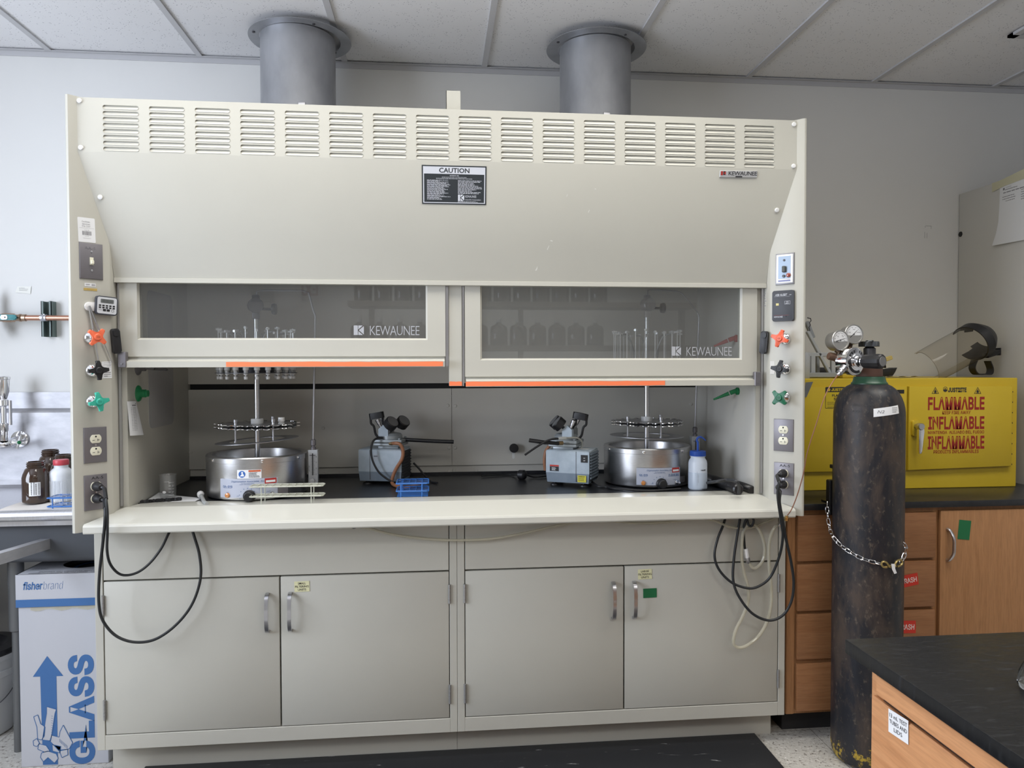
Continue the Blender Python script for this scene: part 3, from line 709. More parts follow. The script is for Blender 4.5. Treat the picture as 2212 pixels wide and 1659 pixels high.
# right starter switch
T = RF(onR(1696, 581)); o = plate(T, .066, .110, mat('switch_frame', (.28, .28, .30), .4, .6), name='switch_plate')
b = B(T); b.box(-.029, .029, -.050, .050, .004, .0068, .001, 1); b.build('switch_bezel', WHITEP, o)
b = B(T); b.box(-.0215, .0215, -.034, .044, .0066, .0074); b.build('switch_face', mat('anodised', (.27, .33, .41), .35, .35), o)
b = B(T); b.box(-.006, .006, -.013, .009, .007, .018, .002, 1); b.build('toggle', mat('toggle_grey', (.06, .065, .06), .4), o)
b = B(T); b.lathe([(.007, .007), (.008, .010), (.006, .014), (0, .016)], (.0145, -.0235, 0), 20); b.build('pilot_lamp', mat('lamp_red', (.30, .06, .04), .2, coat=1), o)
b = B(T); b.lathe([(.005, .007), (.005, .011), (0, .012)], (-.002, -.026, 0), 16); b.build('plate_screw', DARKM, o)
b = B(T); b.lathe([(.004, .007), (.004, .009), (0, .0098)], (-.001, .030, 0), 14); b.build('plate_screw', DARKM, o)
b = B(T); b.rect(-.0215, .021, -.0445, -.0395, .0072); b.build('switch_marking', mat('faded_blue', (.25, .28, .5), .6), o)
# airflow monitor
T = RF(onR(1693.5, 661)); o = None
b = B(T); b.rrect(-.0375, .0375, -.054, .054, .006, 0, .012, bev=.003); o = b.build('airflow_monitor', mat('monitor_black', (.045, .048, .058), .45), hood, 'black airflow monitor reading AIR ALERT')
b = B(T); z = .0125
b.text('AIR ALERT', -.006, .0385, .0075, .043, z, bold=.02, shear=.25); b.text('300', .026, .0375, .003, .007, z, bold=.02)
b.rect(-.031, .024, .0323, .0327, z); x0, x1, y0, y1 = .006, .026, .005, .0165
for r_ in ((x0, x1, y0, y0+.0008), (x0, x1, y1-.0008, y1), (x0, x0+.0008, y0, y1), (x1-.0008, x1, y0, y1)): b.rect(*r_, z)
b.text('TEST', .016, .0132, .0034, .009, z, bold=.02); b.text('RESET', .016, .0083, .0034, .012, z, bold=.02)
b.text('KEWAUNEE', -.015, -.0385, .0055, .030, z, bold=.01); b.build('monitor_print', mat('monitor_grey', (.55, .57, .62), .5), o)
b = B(T); b.rect(-.024, -.014, .0015, .0095, z); b.build('status_window', mat('status_yellow', (.62, .55, .22), .4), o)
b = B(T); b.rect(-.031, .022, -.0333, -.0329, z); b.build('red_line', REDINK, o)
b = B(T); b.lathe([(.0022, .0125), (0, .0126)], (.012, -.0375, 0), 10); b.build('sensor_hole', BLACKM, o)
# paper stickers on the posts
def sticker(T, w_, h_, label, draw, m=PAPER, ink=INKG, r=.003):
    b = B(T); b.rrect(-w_/2, w_/2, -h_/2, h_/2, r, .0002, .0007); b.mi = 1; draw(b, w_, h_); return b.build('sticker', [m, ink], None, label, 'sticker')
def d1(b, w, h):
    z = .001; b.text('Facilities', -.001, h*.335, h*.06, w*.46, z); b.text('Services', -.001, h*.24, h*.06, w*.45, z); b.text('994-2107', -.001, h*.15, h*.06, w*.48, z)
    b.rect(-w*.43, w*.43, h*.075, h*.08, z); b.text('Asset ID', 0, -h*.005, h*.03, w*.28, z)
    x = -w*.26
    while x < w*.26: d = random.choice((.0006, .001, .0014)); b.rect(x, x+d, -h*.21, -h*.045, z); x += d+random.choice((.0006, .0009))
    b.text('112740', 0, -h*.25, h*.025, w*.22, z); b.text('Fume Hood 204-5', 0, -h*.335, h*.028, w*.44, z)
sticker(LF(onL(187, 497)) @ Matrix.Rotation(.03, 4, 'Z'), .051, .078, 'white Facilities Services asset sticker above the left switch', d1)
def d2(b, w, h):
    z = .001
    b.lines(-w*.42, w*.05, -h*.2, h*.25, 2, .5, .3, z)
    x = w*.12
    while x < w*.42: b.rect(x, x+.0009, -h*.3, h*.3, z); x += .0016
sticker(LF(onL(194.8, 615.3)), .033, .0105, 'tiny white barcode sticker below the left switch', d2, r=.001)
sticker(LF(onL(195.2, 625.3)), .040, .0080, 'narrow gold strip sticker under the tiny barcode sticker', lambda b, w, h: b.text('127117', 0, 0, h*.55, w*.5, .001), mat('gold_sticker', (.50, .36, .11), .5), mat('gold_ink', (.34, .24, .07), .5), r=.0006)
def d3(b, w, h):
    z = .001
    for yy in (.42, .30, .12, 0, -.14, -.28, -.40): b.rect(-w*.30, w*.45, yy*h, yy*h+.0006, z)
    b.text('Functional', w*.22, h*.24, .004, w*.4, z); b.lines(-w*.3, w*.4, -h*.42, h*.1, 5, .4, .5, z); b.rect(-w*.42, -w*.22, h*.13, h*.145, z); b.rect(-w*.42, -w*.4, h*.13, h*.28, z)
sticker(LF(onL(230.5, 799)) @ Matrix.Rotation(.02, 4, 'Z'), .030, .055, 'white printed inspection sticker behind the left black valve handle', d3, r=.001)
b = B(RF(AP(1653, 655, (HR-.095, -.785, 0), (-1, -1, 0))))
for i in range(6): b.rect(-.004, -.004+random.uniform(.003, .008), .032-.0085*i, .0345-.0085*i, .0006)
b.build('sticker', INKG, None, 'column of small black letters rubbed on beside the airflow monitor', 'sticker')
sticker(RF(onR(1668.5, 794)), .016, .046, 'blank white paper scrap beside the right black valve handle', lambda b, w, h: b.rect(-.001, .001, 0, .0005, .0008), mat('scrap', (.70, .69, .67), .8), mat('scrap_line', (.66, .65, .63), .8), r=.001)
# service valves
def valve(T, col, rot, off, label, wid=.031):
    """chromed escutcheon with a four-armed handle standing off on a stem"""
    b = B(T); b.lathe([(.0215, 0), (.021, .004), (.017, .010), (.011, .014), (.0085, .016), (.0085, .024), (.0105, .024), (.0105, .031), (.007, .033), (.006, .047)], n=28)
    v = b.build('valve', CHROME, hood)
    Th = T @ Matrix.Translation((0, 0, .045)) @ Matrix.Rotation(rot, 4, 'Z'); b = B(Th); P = []
    N = 64
    for i in range(N):
        a = 2*PI*i/N; c4 = abs(math.cos(2*a)); r = .0125+(wid-.0125)*max(0, (c4-.28)/.72)**1.5
        ang = a; P.append((r*math.cos(ang), r*math.sin(ang)))
    # arms: clean polygons
    P = []
    for q in range(4):
        a = PI/2*q; ca, sa = math.cos(a), math.sin(a)
        for r, o in ((.0105, -.0088), (.016, -.0062), (.022, -.0052), (wid-.002, -.0058), (wid, -.004), (wid, .004), (wid-.002, .0058), (.022, .0052), (.016, .0062), (.0105, .0088)):
            P.append((r*ca-o*sa, r*sa+o*ca))
    b.prism(P, 0, .010, bev=.002)
    b.lathe([(.0115, .009), (.0105, .013), (.0085, .0145), (0, .0145)], n=24)
    b.lathe([(.013, .001), (.0115, -.008), (0, -.008)], n=24)
    h = b.build('valve_handle', col, v, label)
    b = B(Th @ Matrix.Rotation(-rot, 4, 'Z')); b.text(off, 0, 0, .0045, None, .0148, bold=.01); b.build('handle_letters', mat('letter_'+label[:6], tuple(x*.45 for x in col.node_tree.nodes['Principled BSDF'].inputs[0].default_value[:3]), .5), v)
def vpos(T, P): return T
R45 = math.radians
valve(LF(onL(196, 729)), ORANGE, R45(52), 'AIR', 'orange handle'); valve(LF(onL(199, 800)), BLACK, R45(5), 'VAC', 'black handle'); valve(LF(onL(200, 867)), TEAL, R45(12), 'CW', 'teal handle')
valve(RF(onR(1695, 732)), mat('orange_red', (.78, .12, .045), .35), R45(-20), 'AIR', 'orange-red handle'); valve(RF(onR(1695, 797)), BLACK, R45(-10), 'AIR', 'black handle'); valve(RF(onR(1694.5, 858)), DGREEN, R45(45), 'CW', 'dark green handle')
# outlets of those valves inside the hood
def nozzle(base, d, L, m, label, bend=None, drop=None):
    d = V(d).normalized(); b = B(); base = V(base)
    b.lathe([(.029, 0), (.0285, .004), (.0265, .007), (.016, .012), (.014, .014), (.014, .028), (.010, .030)], base, 24, d)
    if bend:
        e = V(bend).normalized(); s_ = base+d*.026; P = [s_, s_+d*.008, s_+d*.010+e*.010]; b.tube(P+[P[-1]+e*.008], .009, 14)
        pr = []; n = 9
        for i in range(n): h = .012+(L-.012)*i/n; r0 = .0085-.0045*i/n; pr += [(r0, h), (r0-.0018, h+(L-.012)/n)]
        b.lathe(pr+[(0, L)], P[-1], 16, e)
    else: b.lathe([(.0115, .026), (.0115, .036), (0, .036)], base, 20, d)
    b.build('hose_nozzle', m, hood, label)
pR = AX(1606, 845, XI1); nozzle(pR, (-1, 0, 0), .075, NGREEN, 'green hose nozzle', (-.8, .25, -.35))
pR = AX(1603, 731, XI1); nozzle(pR, (-1, 0, 0), .068, NRED, 'red hose nozzle', (-.8, .25, -.35))
pL = AX(297, 850, XI0); nozzle(pL, (1, 0, 0), .03, NGREEN, 'green hose nozzle')
pL = AX(296, 793, XI0); nozzle(pL, (1, 0, 0), .06, mat('nozzle_grey', (.10, .095, .10), .5), 'dark grey hose nozzle', (.6, .6, -.12))
for xx, yy, pl in ((360, 841, XI0), ): cap(fr(AX(xx, yy, pl), (0, 1, 0), (0, 0, 1)), .010, .003, m=MATS['access_panel_grey'])

# digital timer on its magnet, and the two thermometers hung beside it
TM = LF(onL(226, 661)) @ Matrix.Rotation(-.055, 4, 'Z')
t = thing('digital_timer', 'small black and white digital timer stuck on the left post', 'timer', TM @ V((0, 0, 0)))
b = B(TM); b.rrect(-.033, .033, -.030, .030, .008, .006, .018, bev=.003); b.build('timer_case', mat('timer_dark', (.05, .055, .07), .4), t)
b = B(TM); b.rrect(-.0295, .0295, -.0265, .0265, .006, .0175, .0188); b.build('timer_face', mat('timer_face', (.60, .62, .66), .45), t)
b = B(TM); b.rrect(-.020, .020, .0075, .0205, .002, .0186, .0192); s_ = b.build('timer_screen', mat('lcd', (.13, .14, .14), .3), t)
b = B(TM); b.text('00:00 00', 0, .014, .008, .030, .0194); b.build('screen_digits', mat('lcd_digit', (.05, .055, .055), .4), s_)
for r_ in range(2):
    for i in range(5): b = B(TM); b.rrect(-.0215+.0105*i-.0035, -.0215+.0105*i+.0035, -.0005-.0068*r_-.0022, -.0005-.0068*r_+.0022, .001, .0186, .0196); b.build('timer_button', BLACK, t)
for x_ in (-.0075, .004): b = B(TM); b.rrect(x_-.0047, x_+.0047, -.0185, -.0115, .001, .0186, .0196); b.build('timer_button', BLACK, t)
b = B(TM); b.lathe([(.0045, .0188), (.0045, .0192), (.0032, .0192), (.0032, .0188)], (.0175, -.0155, 0), 16); b.rect(-.026, -.015, -.0135, -.0128, .0191); b.rect(-.026, -.014, -.0165, -.0158, .0191); b.build('timer_mark', INKG, t)
b = B(TM); b.lathe([(.012, 0), (.012, .006), (0, .006)], (-.008, 0, 0), 20); b.build('timer_magnet', WHITEP, t)
TD = LF(onL(192, 662)); t = thing('magnet_hook', 'white round magnet holding the two thermometers behind the digital timer', 'magnet', TD @ V((0, 0, 0)))
b = B(TD); b.rrect(-.014, .030, -.014, .014, .0135, 0, .006, bev=.001); b.build('magnet_disc', WHITEP, t)
for lab, pa_, pb_, sl in (('thin metal thermometer hanging straighter, behind the orange valve handle', (189.2, 661), (211, 778), True), ('thin metal thermometer hanging aslant from the same magnet', (190.5, 661), (240.3, 784), False)):
    A_ = onL(*pa_)+V((1, -1, 0))*.0065; C_ = onL(*pb_)+V((1, -1, 0))*.0045; t = thing('thermometer', lab, 'thermometer', C_)
    b = B(); b.cyl(A_, C_, .0016, 8); b.build('stem', SATIN, t)
    b = B(); m_ = A_.lerp(C_, .62 if sl else .5); b.cyl(A_, A_.lerp(C_, .42), .0028, 10); b.build('sleeve', CHROME if sl else STEELH, t)

# ================================================================ paper tags hanging inside the hood
def hang(P4, label, m=PAPER, lines_=20):
    """sheet from four corner points, with printed rows on it"""
    a, b_, c, d = [V(p) for p in P4]                      # tl, tr, br, bl
    o = a; r = (b_-a); u = (a-d)
    T = fr((a+b_+c+d)/4, r, u); b = B(T); Ti = T.inverted(); q = [Ti @ p for p in (a, b_, c, d)]
    for z0, z1 in ((0, .0004),):
        vs = [b.v((p.x, p.y, z1)) for p in q]; vb = [b.v((p.x, p.y, z0)) for p in q]
        b.f(vs[::-1]); b.f(vb)
        for i in range(4): b.f((vs[i], vs[(i+1) % 4], vb[(i+1) % 4], vb[i]))
    b.mi = 1; w_ = r.length; h_ = u.length
    b.rect(-w_*.15, w_*.3, h_*.37, h_*.40, .0008); b.rect(w_*.22, w_*.3, h_*.42, h_*.45, .0008)
    for i in range(15):
        y = h_*.30-h_*.7*i/15
        for xx in (-.30, -.10, .02, .16): b.rect(w_*xx, w_*(xx+random.uniform(.06, .1)), y, y+h_*.014, .0008)
    return b.build('paper_tag', [m, INKG], None, label, 'paper')
q = [AX(x, y, XI0+.004) for x, y in ((274, 867), (292.5, 866.5), (303, 939.5), (273.5, 941.5))]; q[2].x += .014; q[3].x += .01
hang(q, 'white printed tag hanging on the left inner wall of the hood')
q = [AX(x, y, XI1-.004) for x, y in ((1607.5, 857.5), (1626, 860), (1620, 924), (1605, 921))]; q[2].x -= .012; q[3].x -= .012
hang(q, 'front printed tag hanging on the right inner wall of the hood')
q = [AX(x, y, XI1-.0015) for x, y in ((1611, 859), (1628, 864), (1627.5, 927), (1609, 922))]
hang(q, 'plain rear tag behind the front one on the right inner wall', mat('paper_back', (.72, .72, .70), .8))

# ================================================================ nitrogen evaporators
ZW0 = ZW
k_pan = {0: (-.19, .56), 1: (.29, .51)}
k_need = .155
CL = (.499, -.500); CR = (2.009, -.410)
zman = AY(557, 806, CL[1]).z
k_disc = {0: (AY(557, 917, CL[1]).z, AY(557, 951, CL[1]).z), 1: (AY(1398, 911, CR[1]).z, AY(1398, 941, CR[1]).z)}
k_flow = {0: (AY(677, 1000, -.50).x, -.50, ZW0+.035), 1: (AY(1501, 990, -.27).x, -.27, ZW0+.045)}
def evaporator(cx, cy, label, k, ztop, zman, px_clamp):
    t = thing('nitrogen_evaporator', label, 'evaporator', (cx, cy, ZW0), 'nitrogen evaporators in the hood')
    R, Hh = (.178, .172)[k], .150
    zt_ = ZW0+.003
    b = B(); b.lathe([(0, zt_), (R-.012, zt_), (R-.002, zt_+.003), (R, zt_+.008), (R, zt_+Hh-.022), (R+.0015, zt_+Hh-.021), (R+.0015, zt_+Hh-.004), (R-.002, zt_+Hh), (R-.010, zt_+Hh+.0005), (R-.020, zt_+Hh-.002), (R-.022, zt_+Hh-.01), (R-.024, zt_+Hh-.09), (0, zt_+Hh-.092)], (cx, cy, 0), 72)
    bath = b.build('water_bath', STEEL, t)
    for a in (45, 135, 225, 315):
        b = B(); b.lathe([(.012, 0), (.014, .004), (0, .004)], (cx+.12*math.cos(R45(a)), cy+.12*math.sin(R45(a)), ZW0), 14); b.build('rubber_foot', BLACK, t)
    
    b = B(); b.lathe([(0, zt_+Hh-.045), (R-.026, zt_+Hh-.045)], (cx, cy, 0), 48); b.build('water_surface', mat('bath_water', (.03, .035, .04), .05, trans=.0) if 'bath_water' not in MATS else MATS['bath_water'], t)
    # screws on the rim
    va = math.atan2(CAM.y-cy, CAM.x-cx)
    for da in (-.06 if k else .08, .9, -1.0):
        a = va+da; n = V((math.cos(a), math.sin(a), 0)); b = B(); b.lathe([(.0055, 0), (.005, .003), (0, .005)], V((cx, cy, zt_+Hh-.0125))+n*(R+.0015), 14, n); b.build('rim_screw', CHROME, t)
    # curved control panel
    a_c, half = va+k_pan[k][0], k_pan[k][1]
    def PT(u, v, rr): a = a_c+u*half; return (cx+math.cos(a)*rr, cy+math.sin(a)*rr, zt_+v)
    PANELM = MATS.get('panel_grey') or mat('panel_grey', (.44, .47, .56), .4)
    b = B(); N = 16; pz0, pz1 = .012, .077
    fr_, bk = [], []
    for i in range(N+1):
        u = -1+2*i/N; fr_.append((b.v(PT(u, pz0, R+.004)), b.v(PT(u, pz1, R+.004)))); bk.append((b.v(PT(u, pz0, R)), b.v(PT(u, pz1, R))))
    for i in range(N):
        b.f((fr_[i][0], fr_[i+1][0], fr_[i+1][1], fr_[i][1])); b.f((fr_[i][1], fr_[i+1][1], bk[i+1][1], bk[i][1])); b.f((fr_[i][0], bk[i][0], bk[i+1][0], fr_[i+1][0]))
    b.f((fr_[0][0], fr_[0][1], bk[0][1], bk[0][0])); b.f((fr_[-1][0], bk[-1][0], bk[-1][1], fr_[-1][1]))
    pan = b.build('control_panel', PANELM, t)
    wid = half*2*R
    def bend(b_):
        for v in b_.bm.verts:
            u = v.co.x/(wid/2); p = PT(u, v.co.y, R+.0043+v.co.z); v.co = V(p)
    b = B(); 
    b.text('Organomation Associates, Inc.', 0, .068, .0075, wid*.56, 0, bold=.005, shear=.35); b.text('266 River Road West', 0, .0615, .003, wid*.22, 0); b.text('Berlin, MA 01503 U.S.A.', 0, .0575, .003, wid*.26, 0)
    b.text('OA-SYS', -wid*.35, .0505, .0075, wid*.18, 0, bold=.02); b.text('Heating System', -wid*.35, .0455, .003, wid*.15, 0)
    b.text('N-EVAP 112', wid*.33, .0505, .0075, wid*.26, 0, bold=.02); b.text('NITROGEN EVAPORATOR', wid*.33, .0455, .003, wid*.28, 0, bold=.01)
    for i in range(9):
        a = R45(200-27.5*i); b.rect(math.cos(a)*.027-.0012+.0, math.cos(a)*.027+.0012, .018+math.sin(a)*.027-.0012, .018+math.sin(a)*.027+.0012, 0)
    b.text('LOW', -wid*.165, .018, .003, .008, 0); b.text('HIGH', wid*.165, .018, .003, .009, 0); b.text('HEAT', -wid*.35, .030, .003, .009, 0); b.text('POWER', wid*.35, .031, .003, .011, 0)
    bend(b); b.build('panel_print', BLUEINK, pan)
    def knob_at(u, v, prof, m, name, n=28):
        a = a_c+u*half; d = V((math.cos(a), math.sin(a), 0)); b = B(); b.lathe(prof, V(PT(u, v, R+.004)), n, d); return b.build(name, m, pan)
    knob_at(0.06, .018, [(.021, 0), (.021, .006), (.0175, .010), (.0165, .022), (.014, .024), (0, .024)], BLACK, 'heat_knob')
    knob_at(-.70, .020, [(.009, 0), (.009, .003), (.0075, .006), (0, .008)], MATS.get('pilot_amber') or mat('pilot_amber', (.55, .22, .06), .2, coat=1), 'pilot_lamp')
    knob_at(.80, .020, [(.009, 0), (.009, .003), (.005, .004), (.0035, .013), (.0045, .018), (0, .020)], CHROME, 'power_switch')
    # small red certification sticker and warning label
    def curved(u0, u1, v0, v1, m, name, rr=.0046, label=None):
        b = B(); n = 8
        for i in range(n):
            ua, ub = u0+(u1-u0)*i/n, u0+(u1-u0)*(i+1)/n; b.f([b.v(PT(ua, v0, R+rr)), b.v(PT(ub, v0, R+rr)), b.v(PT(ub, v1, R+rr)), b.v(PT(ua, v1, R+rr))])
        return b.build(name, m, t, label)
    curved(.56, .96, .0585, .077, REDINK, 'certification_sticker', label='red sticker'); curved(.60, .92, .0625, .070, PAPER, 'sticker_field', .0048)
    curved(1.02, 1.42, .016, .040, GREYP, 'rating_plate', .0006)
    if k == 0:
        curved(-.36, .46, .0785, .109, PAPER, 'warning_label', .0007, 'white warning label with blue disc'); curved(.03, .44, .1015, .1075, mat('warning_orange', (.55, .10, .03), .5), 'warning_heading', .001)
        b = B(); 
        for i in range(24): pass
        w2 = half*R
        b.poly([(-.019+.0118*math.cos(2*PI*i/24), .0935+.0118*math.sin(2*PI*i/24)) for i in range(24)], -.0032); bend(b); b.build('warning_disc', mat('sign_blue', (.03, .12, .42), .5), t)
        b = B(); b.poly([(-.019+.0008+.0034*math.cos(2*PI*i/16), .0985+.0036*math.sin(2*PI*i/16)) for i in range(16)], -.003); b.poly([(-.019-.0075, .0865), (-.019+.0075, .0865), (-.019+.006, .0935), (-.019, .0955), (-.019-.004, .090)], -.003); bend(b); b.build('reader_symbol', PAPER, t)
        b = B(); b.lines(.004, .040, .081, .1005, 5, .45, .3, -.003); bend(b); b.build('warning_text', INK, t)
    # centre post
    b = B(); b.tube([(cx, cy, zt_+Hh-.09), (cx, cy, ztop)], .0095, 20); b.build('centre_post', STEEL, t)
    zu, zl = k_disc[k]
    # tube holder: two stacked notched discs with springs
    for i, zz in enumerate((zu+.004, zu-.008)):
        b = B(); N = 24
        ring = []
        for j in range(N*8):
            a = 2*PI*j/(N*8); ring.append((math.cos(a), math.sin(a), .128-.006*max(0, math.cos(N*a))))
        top = [b.v((cx+c*r, cy+s_*r, zz)) for c, s_, r in ring]; bot = [b.v((cx+c*r, cy+s_*r, zz-.0015)) for c, s_, r in ring]
        it = [b.v((cx+c*.013, cy+s_*.013, zz)) for c, s_, r in ring]; ib = [b.v((cx+c*.013, cy+s_*.013, zz-.0015)) for c, s_, r in ring]
        n = len(ring)
        for j in range(n):
            j2 = (j+1) % n; b.f((top[j], top[j2], it[j2], it[j])); b.f((bot[j2], bot[j], ib[j], ib[j2])); b.f((bot[j], bot[j2], top[j2], top[j]))
        b.build('holder_disc', STEELH, t)
    for zz in (zu+.004, zu-.008):
        b = B(); P = []
        for j in range(240):
            a = 2*PI*j/240; rr = .136+.007*math.cos(24*a); P.append((cx+rr*math.cos(a), cy+rr*math.sin(a), zz+.002*math.sin(24*a)))
        b.tube(P, .0016, 6, closed=True); b.build('holder_spring', CHROME, t)
        for s_ in (0, 1):
            b = B(); a = PI*s_+.15; d = V((math.cos(a), math.sin(a), 0)); p = V((cx, cy, zz))+d*.13; b.tube([p, p+d*.022+V((0, .004, .001))], .0012, 6); b.build('spring_end', CHROME, t)
    b = B(); b.lathe([(.0097, zu+.004), (.022, zu+.004), (.0225, zu+.006), (.0225, zu+.020), (.021, zu+.022), (.0097, zu+.022)], (cx, cy, 0), 32); b.build('collar', WHITEP, t)
    for da in (-.9, .62, 2.5):
        a = va+da; p = V((cx+.095*math.cos(a), cy+.095*math.sin(a), 0)); b = B(); b.tube([p+V((0, 0, zl)), p+V((0, 0, zu+.02))], .0032, 10); b.lathe([(.007, zu+.004), (.0055, zu+.008), (.0055, zu+.013), (.0075, zu+.014), (.0075, zu+.024), (0, zu+.024)], p, 14); b.lathe([(.006, zl), (.006, zl+.004), (0, zl+.005)], p, 12); b.build('support_rod', STEELH, t)
    if k == 0:
        a = va+1.0; p = V((cx+.10*math.cos(a), cy+.10*math.sin(a), 0)); b = B(); b.lathe([(.011, zu+.004), (.011, zu+.009), (.008, zu+.010), (.008, zu+.012), (.0115, zu+.013), (.0115, zu+.028), (0, zu+.028)], p, 18); b.build('white_stopper', WHITEP, t)
    b = B(); tilt = .010 if k == 0 else -.002
    for r0, r1, z0, z1 in ((.098, .148, 0, .0015),):
        N = 64; rings = []
        for rr, zz in ((r0, z1), (r1, z1), (r1, z0), (r0, z0)): rings.append([b.v((cx+rr*math.cos(2*PI*j/N), cy+rr*math.sin(2*PI*j/N), zl+zz+tilt*math.cos(2*PI*j/N)*rr/.148)) for j in range(N)])
        for i in range(4):
            for j in range(N): b.f((rings[i][j], rings[i][(j+1) % N], rings[(i+1) % 4][(j+1) % N], rings[(i+1) % 4][j]))
    b.build('base_ring', STEELH, t)
    # manifold disc with needles
    b = B(); b.lathe([(.0097, zman), (.145, zman), (.145, zman+.002), (.0097, zman+.002)], (cx, cy, 0), 64); b.lathe([(.0097, zman+.002), (.062, zman+.002), (.062, zman+.028), (.0097, zman+.028)], (cx, cy, 0), 40); b.build('manifold_plate', DARKM, t)
    N = 22
    for j in range(N):
        a = 2*PI*(j+.35)/N; p = V((cx+.132*math.cos(a), cy+.132*math.sin(a), 0)); hh = k_need+random.uniform(-.006, .008)
        b = B(); b.lathe([(.0075, zman+.002), (.0075, zman+.010), (.0105, zman+.012), (.0105, zman+.034), (.007, zman+.036)], p, 14); b.lathe([(.008, zman), (.008, zman-.004), (.0035, zman-.006), (.0035, zman-.010), (.0075, zman-.011), (.0065, zman-.021), (0, zman-.021)], p, 12); o = b.build('needle_holder', MATS.get('luer_white') or mat('luer_white', (.58, .58, .58), .35), t)
        b = B(); b.tube([p+V((0, 0, zman+.03)), p+V((0, 0, zman+hh))], .0021, 8)
        d = V((math.cos(a), math.sin(a), 0)); q = p+V((0, 0, zman+hh)); b.cyl(q-d*.012, q+d*.008, .0045, 12); b.cyl(q+V((0, 0, -.004)), q+V((0, 0, .005)), .004, 10)
        b.build('needle', MATS.get('needle_steel') or mat('needle_steel', (.80, .80, .82), .34, .4), o)
    # gas feed hoses from the hub to the needles
    b = B()
    for j in range(6):
        a = 2*PI*(j*.9+.3)/6; p = V((cx+.05*math.cos(a), cy+.05*math.sin(a), zman+.03)); e = V((cx+.12*math.cos(a+.4), cy+.12*math.sin(a+.4), zman+k_need-.005)); m_ = (p+e)/2+V((0, 0, .05))
        b.tube(smooth_pts([p, (p*.7+m_*.3)+V((0, 0, .02)), m_, e], 6), .003, 7)
    b.build('feed_hoses', MATS.get('hose_grey') or mat('hose_grey', (.35, .36, .36), .3), t)
    # clamp head on top, feed pipe across and down to the flow meter
    zc = ztop-.035
    b = B(); b.lathe([(0, -.018), (.026, -.018), (.028, -.014), (.028, .014), (.026, .018), (0, .018)], (cx, cy-.01, zc), 28, V((.35, -1, 0))); b.box(cx-.012, cx+.012, cy-.012, cy+.012, zc-.05, zc+.04, .003); cl = b.build('post_clamp', DARKM if k == 0 else STEELH, t)
    b = B(); b.cyl((cx+.01, cy, zc-.012), (cx+.060, cy, zc-.012), .005, 12); b.lathe([(.019, 0), (.021, .003), (.021, .012), (.019, .015), (0, .015)], (cx+.058, cy, zc-.012), 20, (1, 0, 0)); b.build('clamp_knob', BLACK, cl)
    fx, fy, fz = k_flow[k]
    ztp = ztop+.012
    b = B(); x1_, z1_ = AY(*px_clamp[0], fy).x, AY(*px_clamp[0], fy).z; x2_, z2_ = AY(*px_clamp[1], fy).x, AY(*px_clamp[1], fy).z
    b.tube([(cx, cy, ztop-.02), (cx+.004, cy, z1_-.004), (cx+.03, cy, z1_), (x1_-.01, (cy+fy)/2, z1_), (x1_+.012, (cy+fy)/2, z1_-.008), (x2_-.008, fy, z2_+.012), (x2_, fy, z2_-.01), (fx, fy, fz+.165)], .0036, 10); b.build('feed_pipe', STEELH, t)
    b = B(); b.lathe([(.006, .165), (.010, .160), (.010, .142), (.006, .140), (.006, .136), (.009, .134), (.009, .122), (0, .122)], (fx, fy, fz), 14); b.build('pipe_fitting', GREYP, t)
    b = B(); b.box(fx-.0175, fx+.0175, fy-.012, fy+.016, fz, fz+.125, .0015, 1); fl = b.build('flow_meter', MATS.get('acrylic') or mat('acrylic', (.50, .52, .55), .12, coat=.5), t)
    T_ = FRONT((fx, fy-.0125, fz))
    b = B(T_); b.rect(-.0025, .0015, .03, .112, .0004); b.rect(-.012, .010, .104, .106, .0004)
    for i in range(18): b.rect(.003, .006+.002*(i % 4 == 0), .032+.0042*i, .0328+.0042*i, .0004); b.rect(-.006, -.0035, .032+.0042*i, .0328+.0042*i, .0004)
    for i, tx in enumerate(('1', '2', '3', '4')): b.text(tx, .012, .034+.022*i, .005, None, .0004)
    b.text('LPM AIR', -.013, .055, .003, .022, .0004, rot=PI/2); b.build('flow_scale', INK, fl)
    b = B(T_); b.lathe([(.006, 0), (.006, .012), (.009, .012), (.009, .022), (0, .022)], (0, .012, 0), 18); b.build('flow_knob', SATIN, fl)
    return t
evaporator(CL[0], CL[1], 'left steel nitrogen evaporator, with the blue-and-white warning label', 0, AY(557, 640, CL[1]).z, zman, ((660, 628), (681, 676)))
evaporator(CR[0], CR[1], 'right steel nitrogen evaporator, beside the blue-capped wash bottle', 1, AY(1398, 640, CR[1]).z, zman, ((1455, 633), (1510, 680)))

